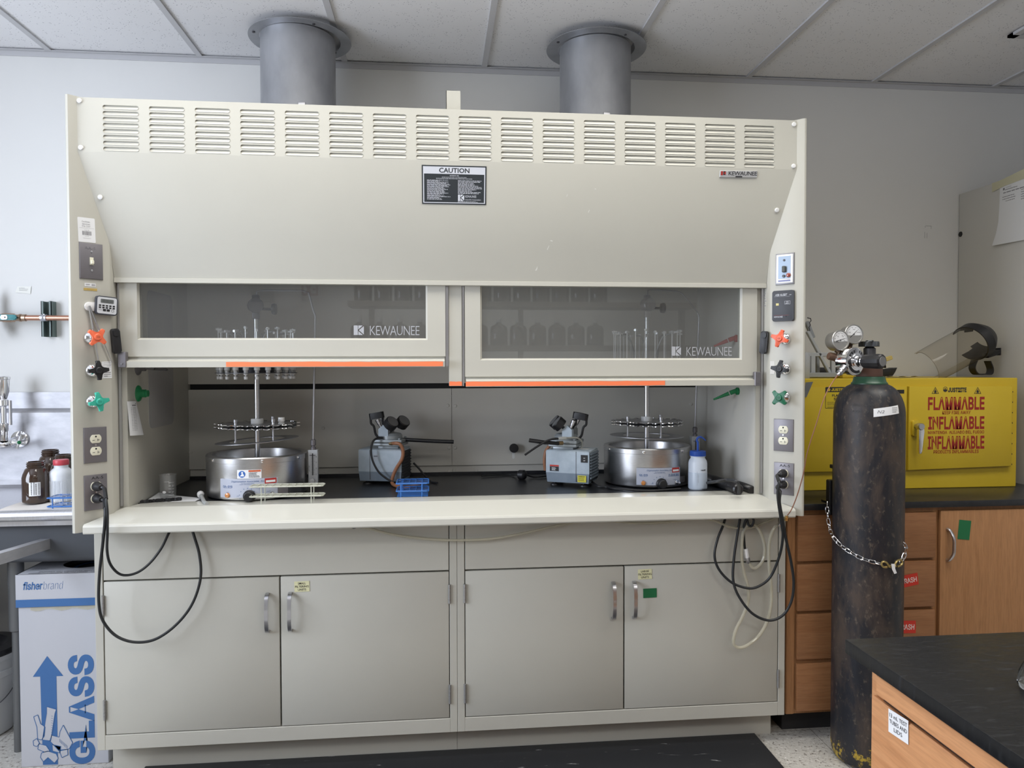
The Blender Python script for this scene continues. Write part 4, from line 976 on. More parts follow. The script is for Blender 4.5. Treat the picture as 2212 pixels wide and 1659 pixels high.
# ================================================================ vacuum pumps
PB = varied('pump_blue', (.36, .43, .50), (.44, .51, .58), 30, .4)
PBD = varied('pump_blue_dark', (.20, .25, .31), (.24, .29, .35), 30, .42)
PHEAD = varied('pump_casting', (.28, .31, .33), (.36, .39, .41), 40, .4, .4)
BROWNH = mat('brown_hose', (.30, .13, .065), .4)
def pump(cx, cy, rot, m, label):
    t = thing('vacuum_pump', label, 'vacuum pump', (cx, cy, ZW), 'vacuum pumps in the hood')
    T = Matrix.Translation((cx, cy, ZW)) @ Matrix.Rotation(R45(rot), 4, 'Z')
    hw, hd, z0, z1, zm_ = .088, .066, .014, .142, .052
    def body(za, zb_, ta, tb, mm, nm):
        b = B(T); 
        def ring(z, ins): return [b.v((x, y, z)) for x, y in ((-hw+ins, -hd+ins), (hw-ins, -hd+ins), (hw-ins, hd-ins), (-hw+ins, hd-ins))]
        R_ = [ring(za, ta)]+([ring(zb_, tb)] if tb == 0 else [ring(zb_-.008, 0), ring(zb_-.002, .002), ring(zb_, tb)])
        for p, q in zip(R_, R_[1:]):
            for i in range(4): b.f((p[i], p[(i+1) % 4], q[(i+1) % 4], q[i]))
        b.f(R_[0][::-1]); b.f(R_[-1]); return b.build(nm, mm, t, sharp=50)
    up = body(zm_, z1, 0, .007, PB, 'upper_casing'); lo = body(z0, zm_, .004, 0, PBD, 'lower_casing')
    sx = -.46*hw if m > 0 else .40*hw
    b = B(T); b.box(sx-.0011, sx+.0011, -hd-.0004, -hd+.002, z0+.006, z1-.004); b.build('casing_seam', DARKM, t)
    # slotted end cover on the right
    b = B(T); b.box(hw-.001, hw+.0015, -hd+.006, hd-.006, z0+.008, z1-.010); g = b.build('vent_grille', mat('grille_dark', (.03, .035, .04), .6) if 'grille_dark' not in MATS else MATS['grille_dark'], t)
    b = B(T @ Matrix.Translation((hw+.0015, 0, 0)))
    for i in range(9):
        zz = z0+.018+.0115*i; b.box(0, .004, -hd+.008, hd-.008, zz, zz+(.0045 if m > 0 else .0075))
    b.build('grille_slats', PBD if m < 0 else MATS['grille_dark'], g)
    for x in (-.06, .06):
        for y in (-.04, .045): b = B(T); b.lathe([(.018, 0), (.017, .005), (.008, .008), (.008, .018), (0, .018)], (x, y, 0), 20); b.build('suction_foot', BLACK, t)
    ox = m*.026
    b = B(T); b.box(ox-.042, ox+.042, -.040, .040, z1-.002, z1+.010, .002); b.box(ox-.058, ox+.058, -.052, .050, z1+.010, z1+.022, .003); b.box(ox-.060, ox+.060, -.054, .052, z1+.0235, z1+.036, .003); b.build('diaphragm_head', PHEAD, t)
    b = B(T); b.lathe([(.046, z1+.036), (.046, z1+.050), (.040, z1+.058), (.024, z1+.062), (0, z1+.062)], (ox, 0, 0), 32)
    for dx in (-.048, .048):
        for dy in (-.042, .040): b.lathe([(.005, z1+.036), (.005, z1+.042), (0, z1+.042)], (ox+dx, dy, 0), 8)
    b.build('head_cover', PHEAD, t)
    # house-shaped manifold blocks
    bx = ox-m*.018
    for yy, mm in ((-.046, PB), (.012, PHEAD)):
        b = B(T @ Matrix(((1, 0, 0, bx), (0, 0, 1, yy), (0, 1, 0, 0), (0, 0, 0, 1)))); b.prism([(-.020, z1+.050), (.020, z1+.050), (.020, z1+.078), (0, z1+.095), (-.020, z1+.078)], 0, .026); b.build('manifold_block', mm, t, recalc=True)
    for yy, gx in ((-.034, 0), (.024, m*.030)):
        b = B(T); d = V((m*.62, -.35, .62)).normalized(); p = V((bx+gx+m*.012, yy, z1+.080)); b.cyl(p, p+d*.018, .006, 12)
        b.lathe([(.010, .016), (.0275, .018), (.0275, .044), (.0255, .0465), (0, .0465)], p, 28, d); b.build('pressure_gauge', BLACK, t)
        b = B(T); b.lathe([(.024, .0468), (0, .0468)], p, 24, d); b.build('gauge_face', mat('gauge_back', (.16, .16, .165), .6) if 'gauge_back' not in MATS else MATS['gauge_back'], t)
        b = B(T); d = V((-m*.38, -.1, .8)).normalized(); p = V((bx-m*.012, yy, z1+.084)); b.lathe([(.006, 0), (.006, .014), (.0085, .015), (.0085, .028), (.0095, .029), (.0095, .036), (0, .037)], p, 16, d); b.build('relief_valve', SATIN, t)
    # carrying handle
    hx = ox-m*.072
    P = smooth_pts([(ox-m*.046, .0, z1+.036), (hx+m*.008, 0, z1+.052), (hx+m*.0, 0, z1+.085), (hx-m*.012, 0, z1+.098), (hx-m*.012, 0, z1+.128)], 4); b = B(T); b.tube(P, .0048, 8)
    P2 = [(q.x+m*.046 if q.z > z1+.05 else q.x+m*.02, q.y+.01, q.z) for q in P]; b.tube(P2, .0048, 8); b.build('handle_bracket', BLACK, t)
    b = B(T @ Matrix.Translation((hx+m*.012, .004, z1+.128)) @ Matrix.Rotation(R45(-m*10), 4, 'Y')); b.rrect(-.032, .030, -.012, .012, .010, -.012, .014, bev=.004); b.build('handle_grip', BLACK, t)
    # labels
    if m > 0:
        b = B(T @ FRONT((.0, -hd-.0003, z1-.032))); b.rect(-.030, -.006, -.012, .010, .0003); b.build('maker_label', mat('label_grey', (.45, .49, .55), .5), t)
        b = B(T @ FRONT((.0, -hd-.0003, z1-.032))); b.rect(-.025, -.009, .003, .0055, .0006); b.rect(-.022, -.011, .0005, .0012, .0006); b.build('label_print', INK, t)
    else:
        F = T @ FRONT((0, -hd-.0003, 0))
        b = B(F); b.rect(-.072, -.035, zm_+.006, zm_+.024, .0003); o = b.build('caution_label', INK, t); b = B(F); b.rect(-.072, -.035, zm_+.0245, zm_+.0305, .0003); b.build('label_heading', TAPER, o)
        b = B(F); b.lines(-.064, -.044, zm_+.008, zm_+.021, 4, .5, .3, .0005); b.build('label_print', PAPER, o)
        b = B(F); b.rect(.042, .076, z0+.006, z0+.032, .0018); o = b.build('warning_label', mat('label_yellow', (.72, .66, .06), .5), t); b = B(F); b.text('WARNING', .059, z0+.028, .004, .027, .0024, bold=.02); b.lines(.045, .073, z0+.009, z0+.025, 5, .35, .2, .0024); b.build('label_print', INK, o)
        b = B(F); b.box(.055, .082, z1-.045, z1-.016, 0, .002); o = b.build('power_switch', BLACK, t); b = B(F); b.text('ON', .069, z1-.028, .0035, .007, .0023, bold=.02); b.text('OFF', .069, z1-.038, .0035, .008, .0023, bold=.02); b.build('switch_print', PAPER, o)
        b = B(T); b.rect(.02, .07, -.02, .02, z1+.0004); b.build('top_sticker', PAPER, t)
    return t, T
yL, yR = -.295, -.425
tL, TL = pump(AY(832, 1046, yL).x, yL, -14, 1, 'left grey-blue vacuum pump, with the brown hose looping down its front')
tR, TR = pump(AY(1236, 1048, yR).x, yR, -27, -1, 'right grey-blue vacuum pump, with the yellow warning label')
def hose(name, P, r, m, par=None, n=8, seg=10, **k):
    b = B(); b.tube(smooth_pts(P, n), r, seg); return b.build(name, m, par, **k)
yf = yL-.075
hose('outlet_hose', [AY(868, 951, yL), AY(876, 950, yL-.01), AY(900, 951, yL-.02), AY(940, 953, yL-.02), AY(980, 954.5, yL-.02)], .0078, BLACK, tL)
hose('brown_hose', pts([(846, 958, yf+.02), (853, 957.5, yf), (864, 960, yf-.01), (870.5, 974, yf-.012), (868, 992, yf-.014), (856, 1012, yf-.018), (848.5, 1030, yf-.02), (847, 1043, yf-.025)])+[AZ(858, 1050, ZW+.008), AZ(885, 1052, ZW+.008), AZ(912, 1043, ZW+.008)], .0068, BROWNH, tL)
b = B(); b.tube(pts([(842, 958, yf+.02), (848, 958, yf+.012)]), .0075, 10); b.build('hose_barb', mat('brass', (.35, .24, .12), .3, .9), tL)
hose('thin_hose', pts([(826, 946, yf+.03), (815, 946.5, yf+.01), (805, 955, yf-.005), (801.5, 973, yf-.01), (805, 995, yf-.014), (817, 1018, yf-.018), (834, 1033, yf-.02), (849, 1041, yf-.025)]), .0042, BLACK, tL)
hose('power_cord', [AY(893, 1000, yL+.02), AY(905, 1012, yL+.02), AY(918, 1028, yL+.01), AZ(930, 1040, ZW+.005), AZ(945, 1043, ZW+.005)], .004, BLACK, tL)
yf = yR-.09
hose('outlet_hose', pts([(1206, 958, yf+.02), (1195, 957, yf+.01), (1175, 955.5, yf), (1158, 953, yf), (1143, 951, yf)]), .0078, BLACK, tR)
b = B(); b.tube(pts([(1203, 957.5, yf+.02), (1215, 957, yf+.03)]), .0085, 10); b.build('hose_barb', MATS['brass'], tR)
hose('thin_hose', pts([(1206, 947.5, yf), (1196, 948, yf-.004), (1180, 953, yf-.01), (1160, 965, yf-.015), (1145, 975, yf-.015), (1133.5, 983, yf-.015)]), .0040, BLACK, tR)
hose('hose_connector', pts([(1206, 947.5, yf), (1214, 946.8, yf+.004), (1222, 946.5, yf+.01)]), .0062, mat('clear_fitting', (.45, .46, .45), .3), tR)
hose('clear_hose', pts([(1222, 946.3, yf+.01), (1235, 945.5, yf+.02), (1248, 946.5, yf+.03), (1257, 955, yf+.05), (1256, 970, yf+.06)]), .0035, mat('hazy_hose', (.36, .36, .33), .3), tR)
hose('brown_hose', pts([(1188, 962, yR+.0), (1179, 975, yR+.01), (1176, 995, yR+.01), (1178, 1016, yR+.01)]), .0065, BROWNH, tR)
hose('power_cord', [AY(1278, 1040, yR-.05), AZ(1292, 1050, ZW+.006), AZ(1312, 1052, ZW+.005), AZ(1330, 1056, ZW+.005), AZ(1400, 1060, ZW+.005), AZ(1470, 1056, ZW+.005)], .0045, BLACK, tR)
# plug lying on the worktop between the pumps
pp = AZ(1128, 1036, ZW); t = thing('power_plug', 'round black plug lying on the worktop left of the right pump', 'plug', (pp.x, pp.y, ZW))
b = B(); b.lathe([(0, -.016), (.016, -.016), (.020, -.012), (.020, .010), (.014, .016), (.008, .018), (0, .018)], (pp.x, pp.y, ZW+.020), 20, (.75, -.55, .05)); b.build('plug_body', BLACK, t)
hose('plug_cord', [V((pp.x+.012, pp.y, ZW+.022))]+[AZ(x, y, ZW+.006) for x, y in ((1150, 1030), (1165, 1030), (1182, 1028))], .0035, RUBBER, t)
hose('plug_cord', [V((pp.x-.010, pp.y+.01, ZW+.018))]+[AZ(x, y, ZW+.006) for x, y in ((1105, 1025), (1070, 1026), (1040, 1028))], .0035, RUBBER, t)

# ================================================================ wire racks
def wire_rack(name, label, x0, x1, y0, y1, tiers, nx, ny, m, base=None, legs=None, r=.0016, group=None, zfloor=ZW, cat='test tube rack'):
    t = thing(name, label, cat, ((x0+x1)/2, (y0+y1)/2, zfloor), group)
    for z in tiers:
        b = B(); c = .006
        loop = [(x0+c, y0, z), (x1-c, y0, z), (x1, y0+c, z), (x1, y1-c, z), (x1-c, y1, z), (x0+c, y1, z), (x0, y1-c, z), (x0, y0+c, z)]
        b.tube(loop, r*1.35, 6, closed=True)
        for i in range(1, nx): x = x0+(x1-x0)*i/nx; b.tube([(x, y0, z+.0008), (x, y1, z+.0008)], r*.8, 5)
        for j in range(1, ny): y = y0+(y1-y0)*j/ny; b.tube([(x0, y, z-.0008), (x1, y, z-.0008)], r*.8, 5)
        b.build('wire_tier', m, t)
    li = legs or [x0+.02, x1-.02]
    for x in li:
        for y in (y0+.001, y1-.001): b = B(); b.tube([(x, y, zfloor), (x, y, tiers[0])], r*1.25, 6); b.build('leg', m, t)
    if base is not None: b = B(); b.box(x0+.002, x1-.002, y0+.002, y1-.002, base, base+.002); b.build('base_tray', m, t)
    return t
GWIRE = mat('green_white_wire', (.46, .47, .40), .45); BWIRE = mat('blue_wire', (.045, .17, .50), .4)
y0 = -.738; zt1 = AY(696, 1049.8, y0).z; yb_ = y0+.057; zt2 = AY(696, 1071, y0).z
xa, xb = AY(538, 1052, y0).x, AY(697, 1050, y0).x
wire_rack('test_tube_rack', 'long pale wire test tube rack in front of the left evaporator', xa, xb, y0, yb_, [zt1, zt2], 10, 3, GWIRE, legs=[AY(564, 1060, y0).x, AY(672, 1060, y0).x], zfloor=ZW+.002)
y0 = -.645; z1_ = AY(890, 1045, y0).z; yb_ = AZ(931, 1034.5, z1_).y; xa, xb = AY(856, 1045, y0).x, AY(925.5, 1045, y0).x; z2_ = AY(890, 1061.3, y0).z
wire_rack('test_tube_rack', 'small blue wire rack in front of the left vacuum pump', xa, xb, y0, yb_, [z1_, z2_], 5, 3, BWIRE, base=ZW+.001, legs=[AY(866, 1050, y0).x, AY(911.5, 1050, y0).x], r=.002)

# ================================================================ wash bottle, beaker, paper and hoses on the worktop
wc = AY(1507, 1064, -.60); cx, cy = wc.x, -.60; sc_ = .0356
t = thing('wash_bottle', 'white plastic wash bottle with blue cap and spout', 'wash bottle', (cx, cy, ZW))
zc_ = AY(1507, 985, -.60).z; ztop_ = AY(1507, 973.5, -.60).z
HDPE = mat('hdpe', (.62, .68, .78), .35, trans=.12)
b = B(); hb = zc_-ZW-.002
b.lathe([(0, 0), (.031, 0), (.0345, .004), (.0352, .012), (.0352, hb-.026), (.033, hb-.015), (.027, hb-.006), (.026, hb), (.029, hb+.001), (.029, hb+.003), (0, hb+.003)], (cx, cy, ZW), 40); bt = b.build('bottle_body', HDPE, t)
b = B(); b.lathe([(.0354, .006), (.0356, .066), (.0354, .0665)], (cx, cy, ZW), 40); b.build('water_level', mat('water_tint', (.40, .46, .55), .35), bt)
b = B(); n = 36
for a, c in zip(range(n), range(1, n+1)): pass
pr = [(.0285, zc_), (.0292, zc_+.002), (.0292, ztop_-.002), (.0275, ztop_), (0, ztop_)]; b.lathe(pr, (cx, cy, 0), 36)
for k in range(36): a = 2*PI*k/36; b.box(cx+.0288*math.cos(a)-.0006, cx+.0288*math.cos(a)+.0006, cy+.0288*math.sin(a)-.0012, cy+.0288*math.sin(a)+.0012, zc_+.001, ztop_-.002)
BLUEP = mat('blue_plastic', (.02, .075, .36), .38); b.build('cap', BLUEP, t)
P = [(cx, cy, ztop_-.002), (cx, cy, ztop_+.03), V(AY(1505.5, 952, cy)), V(AY(1507, 946.5, cy)), V(AY(1512, 944, cy)), V(AY(1518, 946, cy)), V(AY(1524.5, 951.5, cy))]
P = smooth_pts(P, 6); b = B(); b.tube(P, [.0042]*(len(P)-12)+[.0042-.0024*i/12 for i in range(12)], 10); b.build('spout', BLUEP, t)
va = math.atan2(CAM.y-cy, CAM.x-cx); 
def on_bottle(b):
    for v in b.bm.verts: a = va+.12+v.co.x/.0355; v.co = V((cx+math.cos(a)*.0361, cy+math.sin(a)*.0361, ZW+v.co.y))
b = B(); b.text('VWR', .013, hb-.048, .0045, .013, 0, bold=.03); b.rect(.020, .028, hb-.0495, hb-.046, 0); b.lines(.012, .034, .004, .007, 1, .6, .2, 0); on_bottle(b); b.build('bottle_print', INK, t)
b = B(); b.text('low density polyethylene', -.006, .045, .0022, .052, 0, rot=-PI/2); b.text('wash bottle', -.002, .045, .0022, .03, 0, rot=-PI/2); on_bottle(b); b.build('side_print', INKG, t)
pc = AZ(363, 1077, ZW+.004); cx, cy = pc.x, pc.y+.022; zb0 = ZW+.0035; hb = .083; R_ = .0275
cx = AY(363, 1060, cy).x
# paper and the strip of black caps
ps = [AZ(x, y, ZW+.001) for x, y in ((309, 1085), (343, 1067), (437, 1076), (412, 1087))]
b = B(); N = 10; g = []
for i in range(N+1):
    row = []
    for j in range(N+1):
        u, w = i/N, j/N; p = ps[0]*(1-u)*(1-w)+ps[3]*u*(1-w)+ps[1]*(1-u)*w+ps[2]*u*w; row.append(b.v((p.x, p.y, ZW+.0012+.016*max(0, .35-u)*w*w)))
    g.append(row)
for i in range(N):
    for j in range(N): b.f((g[i][j], g[i+1][j], g[i+1][j+1], g[i][j+1]))
b.build('paper_sheet', PAPER, None, 'white paper sheet lying under the beaker in the left of the hood', 'paper')
t = thing('beaker', 'small clear glass beaker with white graduations on the paper sheet', 'beaker', (cx, cy, zb0))
b = B(); b.lathe([(R_-.003, .0005), (R_-.0005, .003), (R_, .008), (R_, hb-.006), (R_+.002, hb), (R_+.0012, hb+.0004), (R_-.0016, hb-.006), (R_-.0016, .004), (0, .003), (0, .0005), (R_-.003, .0005)], (cx, cy, zb0), 40); bk = b.build('beaker_glass', VIALG, t)
va = math.atan2(CAM.y-cy, CAM.x-cx); b = B()
for i in range(5): b.rect(.002, .012-.003*(i % 2), .012+.011*i, .0133+.011*i, 0); b.text(str(20+20*i), .017, .0127+.011*i, .004, .006, 0)
b.poly([(-.013+.0065*math.cos(2*PI*k/18), .024+.0045*math.sin(2*PI*k/18)) for k in range(18)], 0); b.text('100 mL', -.004, .061, .004, .018, 0)
for v in b.bm.verts: a = va+v.co.x/R_; v.co = V((cx+math.cos(a)*(R_+.0005), cy+math.sin(a)*(R_+.0005), zb0+v.co.y))
b.build('graduations', PAPER, t)
p0_ = AZ(303, 1086, ZW+.003); p1_ = AZ(391, 1080, ZW+.003)
t = thing('cap_strip', 'dark strip of small rubber caps lying on the paper before the beaker', 'rubber caps', (p0_.x, p0_.y, ZW))
b = B(); b.tube([p0_+V((0, 0, .003)), p1_+V((0, 0, .003))], .004, 8); b.build('strip_core', BLACK, t)
for i in range(13):
    q = p0_.lerp(p1_, (i+.6)/13.2)+V((0, random.uniform(-.003, .003), .004)); b = B(); d = V((random.uniform(-.4, .4), -1, random.uniform(0, .3))); b.cyl(q-d.normalized()*.006, q+d.normalized()*.007, .0058+random.uniform(-.0008, .001), 10); b.build('rubber_cap', BLACK, t)
# grey cord with white bushing left of the evaporator
q = AY(434, 1069, -.60); t = thing('cord_bushing', 'grey cord with a white ribbed bushing left of the left evaporator', 'cord', (q.x, q.y, ZW))
d = (AY(438, 1077, -.63)-q).normalized(); b = B(); b.lathe([(.0065, -.012), (.0115, -.011), (.0125, -.002), (.010, .004), (.008, .006), (.0065, .006)], q, 18, d)
for k in range(6):
    a = 2*PI*k/6; 
b.build('bushing', WHITEP, t)
hose('cord', [q-d*.012, q+d*.012, q+d*.024, AZ(441, 1084, ZW+.006), AZ(447, 1088, ZW+.006)], .0065, MATS['hose_grey'], t)
# corrugated hose bundle and cords at the right end of the worktop
P = smooth_pts([AZ(1525, 1033, ZW+.02), AZ(1545, 1039, ZW+.02), AZ(1570, 1047, ZW+.02), AZ(1596, 1058, ZW+.02)], 12)
b = B(); b.tube(P, [.0160+.0045*(i % 2) for i in range(len(P))], 14); b.build('corrugated_hose', mat('hose_black', (.02, .02, .022), .28), None, 'thick black ribbed hose lying along the right end of the worktop', 'hose')
P = smooth_pts([AZ(1588, 1046, ZW+.016), AZ(1600, 1049, ZW+.016), AZ(1614, 1054, ZW+.016), AZ(1625, 1059, ZW+.014)], 10)
b = B(); b.tube(P, [.0125+.003*(i % 2) for i in range(len(P))], 12); b.build('corrugated_hose', MATS['hose_black'], None, 'shorter black ribbed hose in the right back corner of the sill', 'hose')
hose('grey_cable', [AZ(1528, 1043, ZW+.03), AZ(1548, 1040, ZW+.05), AZ(1570, 1037, ZW+.055), AZ(1589, 1039, ZW+.06), AZ(1596, 1050, ZW+.04), AZ(1596, 1066, ZW+.01)], .0058, mat('cord_grey', (.03, .032, .036), .5), None, label='dark grey cord arching over the ribbed hoses at the right end of the worktop', cat='cord')

# ================================================================ power cords on the outlets, tubing under the sill
PLUGB = mat('plug_black', (.018, .018, .02), .38)
def cord(T, dy, P, r, label, bend):
    o = T @ V((0, dy, .008)); t = thing('power_cable', label, 'power cord', o, 'black power cords plugged into the hood')
    n = (T.to_3x3() @ V((0, 0, 1))).normalized(); rt = (T.to_3x3() @ V((1, 0, 0))).normalized(); up = V((0, 0, 1))
    b = B(); b.lathe([(.0152, .0), (.0152, .004), (.0135, .016), (.0105, .026), (.0095, .034), (.0075, .036), (0, .036)], o, 20, n); b.build('plug', PLUGB, t)
    s_ = o+n*.030
    PP = [s_, s_+n*.014+rt*.006*bend-up*.004]+[V(p) for p in P]
    b = B(); b.tube(smooth_pts(PP[:3], 5), .0062, 10); b.build('strain_relief', PLUGB, t)
    b = B(); b.tube(smooth_pts(PP, 10), r, 10); b.build('cord', RUBBER, t)
yq = -.905
cord(TLp, .0197, pts([(229, 1078, -.895), (232, 1110, -.905), (232, 1150, -.895), (231.5, 1190, -.86), (238, 1218, -.83), (255, 1238, -.81), (275, 1242.5, -.80), (300, 1235, -.79), (325, 1215, -.78), (348, 1185, -.77), (362, 1157, -.76), (370, 1140, -.75)]), .0042, 'black cord from the upper plug at left, making the smaller loop', 1)
cord(TLp, -.0197, pts([(227, 1098, -.895), (226.5, 1130, -.905), (222, 1175, -.875), (215, 1240, -.84), (213.5, 1300, -.83), (222, 1340, -.82), (250, 1373, -.81), (290, 1387, -.80), (335, 1381, -.79), (380, 1350, -.78), (415, 1305, -.775), (433, 1250, -.77), (431, 1200, -.765), (420, 1160, -.76), (413, 1138, -.75)]), .0046, 'black cord from the lower plug at left, making the larger loop', 1)
cord(TRp, .0197, pts([(1683, 1040, -.91), (1680, 1065, -.915), (1682, 1090, -.91), (1688, 1130, -.895), (1691, 1160, -.87), (1684, 1200, -.845), (1665, 1245, -.82), (1640, 1266, -.81), (1615, 1270.5, -.80), (1580, 1258, -.79), (1553, 1230, -.78), (1543.5, 1200, -.775), (1550, 1165, -.77), (1562, 1135, -.76), (1569, 1112, -.75)]), .0046, 'black cord from the upper plug at right, making the upper loop', -1)
cord(TRp, -.0197, pts([(1685, 1062, -.905), (1684, 1085, -.912), (1690, 1120, -.90), (1698, 1165, -.87), (1709, 1215, -.85), (1714.5, 1260, -.84), (1709, 1300, -.83), (1690, 1330, -.82), (1660, 1340, -.815), (1625, 1325, -.81), (1597, 1290, -.80), (1584, 1255, -.79), (1585, 1210, -.78), (1592, 1160, -.77), (1600, 1112, -.76)]), .0048, 'black cord from the lower plug at right, making the deep loop', -1)
t = thing('connector_cord', 'short dangling black cord with a white tagged connector under the sill', 'cord', AY(1612, 1180, -.765))
hose('cord', pts([(1607, 1150, -.765), (1608, 1135, -.77), (1612, 1122, -.775), (1622, 1117, -.78), (1628, 1124, -.78), (1624, 1136, -.78), (1617, 1134, -.775), (1613, 1122, -.77), (1607, 1135, -.765), (1607, 1160, -.765), (1609, 1186, -.765)]), .0042, RUBBER, t)
a, c = AY(1610.5, 1185, -.765), AY(1614, 1205, -.765); b = B(); b.tube([a, c], .0085, 10); b.build('white_tag', WHITEP, t)
a, c = AY(1614, 1204, -.765), AY(1617, 1217, -.765); b = B(); b.tube([a, a.lerp(c, .5), c], [.0095, .009, .006], 8); b.build('connector', SATIN, t)
# clear tubing
P = pts([(744, 1136, -.76), (790, 1140, -.765), (850, 1155, -.765), (920, 1164, -.765), (985, 1167, -.765), (1060, 1164, -.765), (1130, 1152, -.765), (1200, 1136, -.765), (1255, 1126, -.76), (1310, 1125, -.76), (1380, 1130, -.765), (1440, 1128, -.765), (1500, 1120, -.76), (1540, 1124, -.765), (1580, 1139, -.765), (1620, 1140, -.765), (1660, 1125, -.765), (1690, 1112, -.76)])
hose('clear_tube', P, .0046, TUBING, None, label='long clear plastic tube slung along the underside of the sill', cat='tube')
P = pts([(1684, 1131, -.79), (1673, 1140, -.80), (1664, 1160, -.80), (1660.5, 1190, -.795), (1662, 1230, -.79), (1666, 1270, -.785), (1665, 1310, -.785), (1656, 1345, -.785), (1637, 1376, -.785), (1610, 1396, -.785), (1592, 1398, -.785), (1584, 1386, -.785), (1590, 1360, -.785), (1605, 1330, -.785), (1616, 1300, -.785), (1616, 1270, -.78), (1608, 1240, -.775), (1602.5, 1210, -.772), (1602.5, 1175, -.77), (1606, 1150, -.77), (1617, 1133, -.77), (1633, 1136, -.77), (1645, 1155, -.77), (1652, 1185, -.77), (1648, 1210, -.77), (1636, 1225, -.77), (1625, 1226, -.768), (1618, 1216, -.766)])
hose('clear_tube', P, .0056, TUBING, None, label='looped clear plastic tube hanging among the cords at the right', cat='tube')
for x, y, l in ((491, 1144, 'first'), (762, 1139, ''), (1262, 1125, ''), (1501, 1118, '')):
    p = AY(x, y-3, -.76); b = B(); b.lathe([(.010, 0), (.010, -.003), (.004, -.004), (.004, -.010), (.006, -.010), (.0055, -.014), (0, -.014)], (p.x, p.y, .869), 12); b.build('sill_screw', DARKM, hood)
for x0, y0_ in ((762, 1139), (1262, 1125)):
    P = pts([(x0-6, y0_-3, -.765), (x0, y0_+2, -.768), (x0+7, y0_+1, -.768), (x0+13, y0_-3, -.765)]); hose('tube_hook', P, .0016, DARKM, hood)
# copper line from the regulator to the hood

# ================================================================ left of the hood: wall fittings, sink bench, waste box
b = B(FRONT((0, -.0006, 0))); a = AY(37, 635, 0); c = AY(68, 619, 0)
b.poly([(a.x+.004, c.z), (c.x, c.z), (c.x-.004, a.z), (a.x+.03, a.z+.004), (a.x-.006, a.z+.006)], .002); b.mi = 1
b.lines(a.x+.010, c.x-.012, a.z+.012, c.z-.004, 3, .25, .4, .0024); b.build('wall_note', [mat('note_white', (.80, .80, .76), .8), INKG], None, 'small white handwritten note taped to the wall above the copper pipe', 'note')
STRUT = mat('strut_green', (.13, .175, .165), .45)
a = AY(89, 690, -.04).x; zs0, zs1 = 1.524, 1.673
b = B(); w_ = .0413
b.box(a, a+w_, -.003, 0, zs0, zs1); b.box(a, a+.0027, -.0413, -.003, zs0, zs1); b.box(a+w_-.0027, a+w_, -.0413, -.003, zs0, zs1); b.box(a, a+.0095, -.0413, -.0386, zs0, zs1); b.box(a+w_-.0095, a+w_, -.0413, -.0386, zs0, zs1)
b.build('strut_channel', STRUT, None, 'dark green steel strut channel holding the copper pipe to the wall', 'pipe bracket')
COPPER = mat('copper', (.52, .27, .19), .32, .95)
zp = 1.6015; yp = -.058; t = thing('copper_pipe', 'copper gas pipe with a teal ball valve left of the hood', 'gas pipe', (-.4, yp, zp))
b = B(); b.cyl((-.548, yp, zp), (.007, yp, zp), .0112, 20); b.build('pipe', COPPER, t)
b = B(); b.tube([(a+.010, yp, zp), (a+.032, yp, zp)], .0145, 18); b.box(a+.018, a+.022, -.0405, yp, zp+.010, zp+.016); b.box(a+.008, a+.024, yp-.018, yp-.010, zp-.006, zp+.006, .002); b.build('pipe_clamp', SATIN, t)
b = B(); b.lathe([(.0112, 0), (.0145, .001), (.0145, .014), (.0112, .015), (.0112, .018), (.016, .020), (.016, .026), (.0135, .028), (.0135, .045), (.018, .048), (.018, .060), (0, .060)], (-.535, yp, zp), 20, (-1, 0, 0)); b.build('pipe_union', mat('bronze', (.42, .30, .22), .35, .9), t)
b = B(); b.lathe([(.017, 0), (.019, .004), (.019, .035), (.016, .040), (.016, .060), (.024, .064), (.026, .090), (0, .092)], (-.590, yp, zp), 20, (-1, 0, 0)); v_ = b.build('valve_body', MATS['bronze'], t)
b = B(); b.rrect(-.655, -.560, zp-.010, zp+.010, .009, .0, .008) if 0 else None
bb = B(FRONT((0, yp-.022, 0))); bb.rrect(-.645, -.560, zp-.0115, zp+.0115, .010, 0, .008, bev=.003); bb.build('valve_handle', mat('valve_teal', (.05, .23, .25), .4), t)
bb = B(FRONT((0, yp-.030, 0))); bb.rrect(-.618, -.592, zp-.009, zp+.009, .007, 0, .003); bb.lathe([(.005, .003), (.005, .008), (0, .009)], (-.605, zp, 0), 14); bb.build('handle_plate', SATIN, t)
b = B(); b.lathe([(.016, 0), (.016, .02), (.012, .022), (.012, .05), (.016, .052), (.016, .075), (.006, .077), (.006, .10), (0, .10)], (-.680, yp-.005, zp+.015), 16); b.cyl((-.675, yp-.01, zp-.01), (-.655, yp-.03, zp-.06), .020, 14); b.build('regulator_stem', MATS['bronze'], t)

# --- stainless sink bench
SX0, SX1 = -1.45, HL-.006
DR = .897
SINKS = varied('sink_steel', (.36, .36, .385), (.48, .48, .505), 11, .45, .55, (1, 1, 2.2)); SINKT = varied('sink_steel_top', (.50, .50, .52), (.62, .62, .64), 30, .30, .9, (30, 1, 1))
SINKD = mat('sink_steel_shaded', (.07, .076, .088), .6, .2)  # steel colour darkened to stand for the shade under the bench
t = thing('sink_bench', 'stainless steel sink bench with tall backsplash left of the hood', 'sink', (-.7, -.35, 0))
b = B(); q = [(-.001, 1.290), (-.014, 1.290), (-.014, 1.222), (-.040, 1.212), (-.046, 1.205), (-.046, .925), (-.056, .905), (-.075, DR), (-.001, DR)]
A = [b.v((SX0, y, z)) for y, z in q]; C = [b.v((SX1, y, z)) for y, z in q]
for i in range(len(q)): b.f((A[i], C[i], C[(i+1) % len(q)], A[(i+1) % len(q)]))
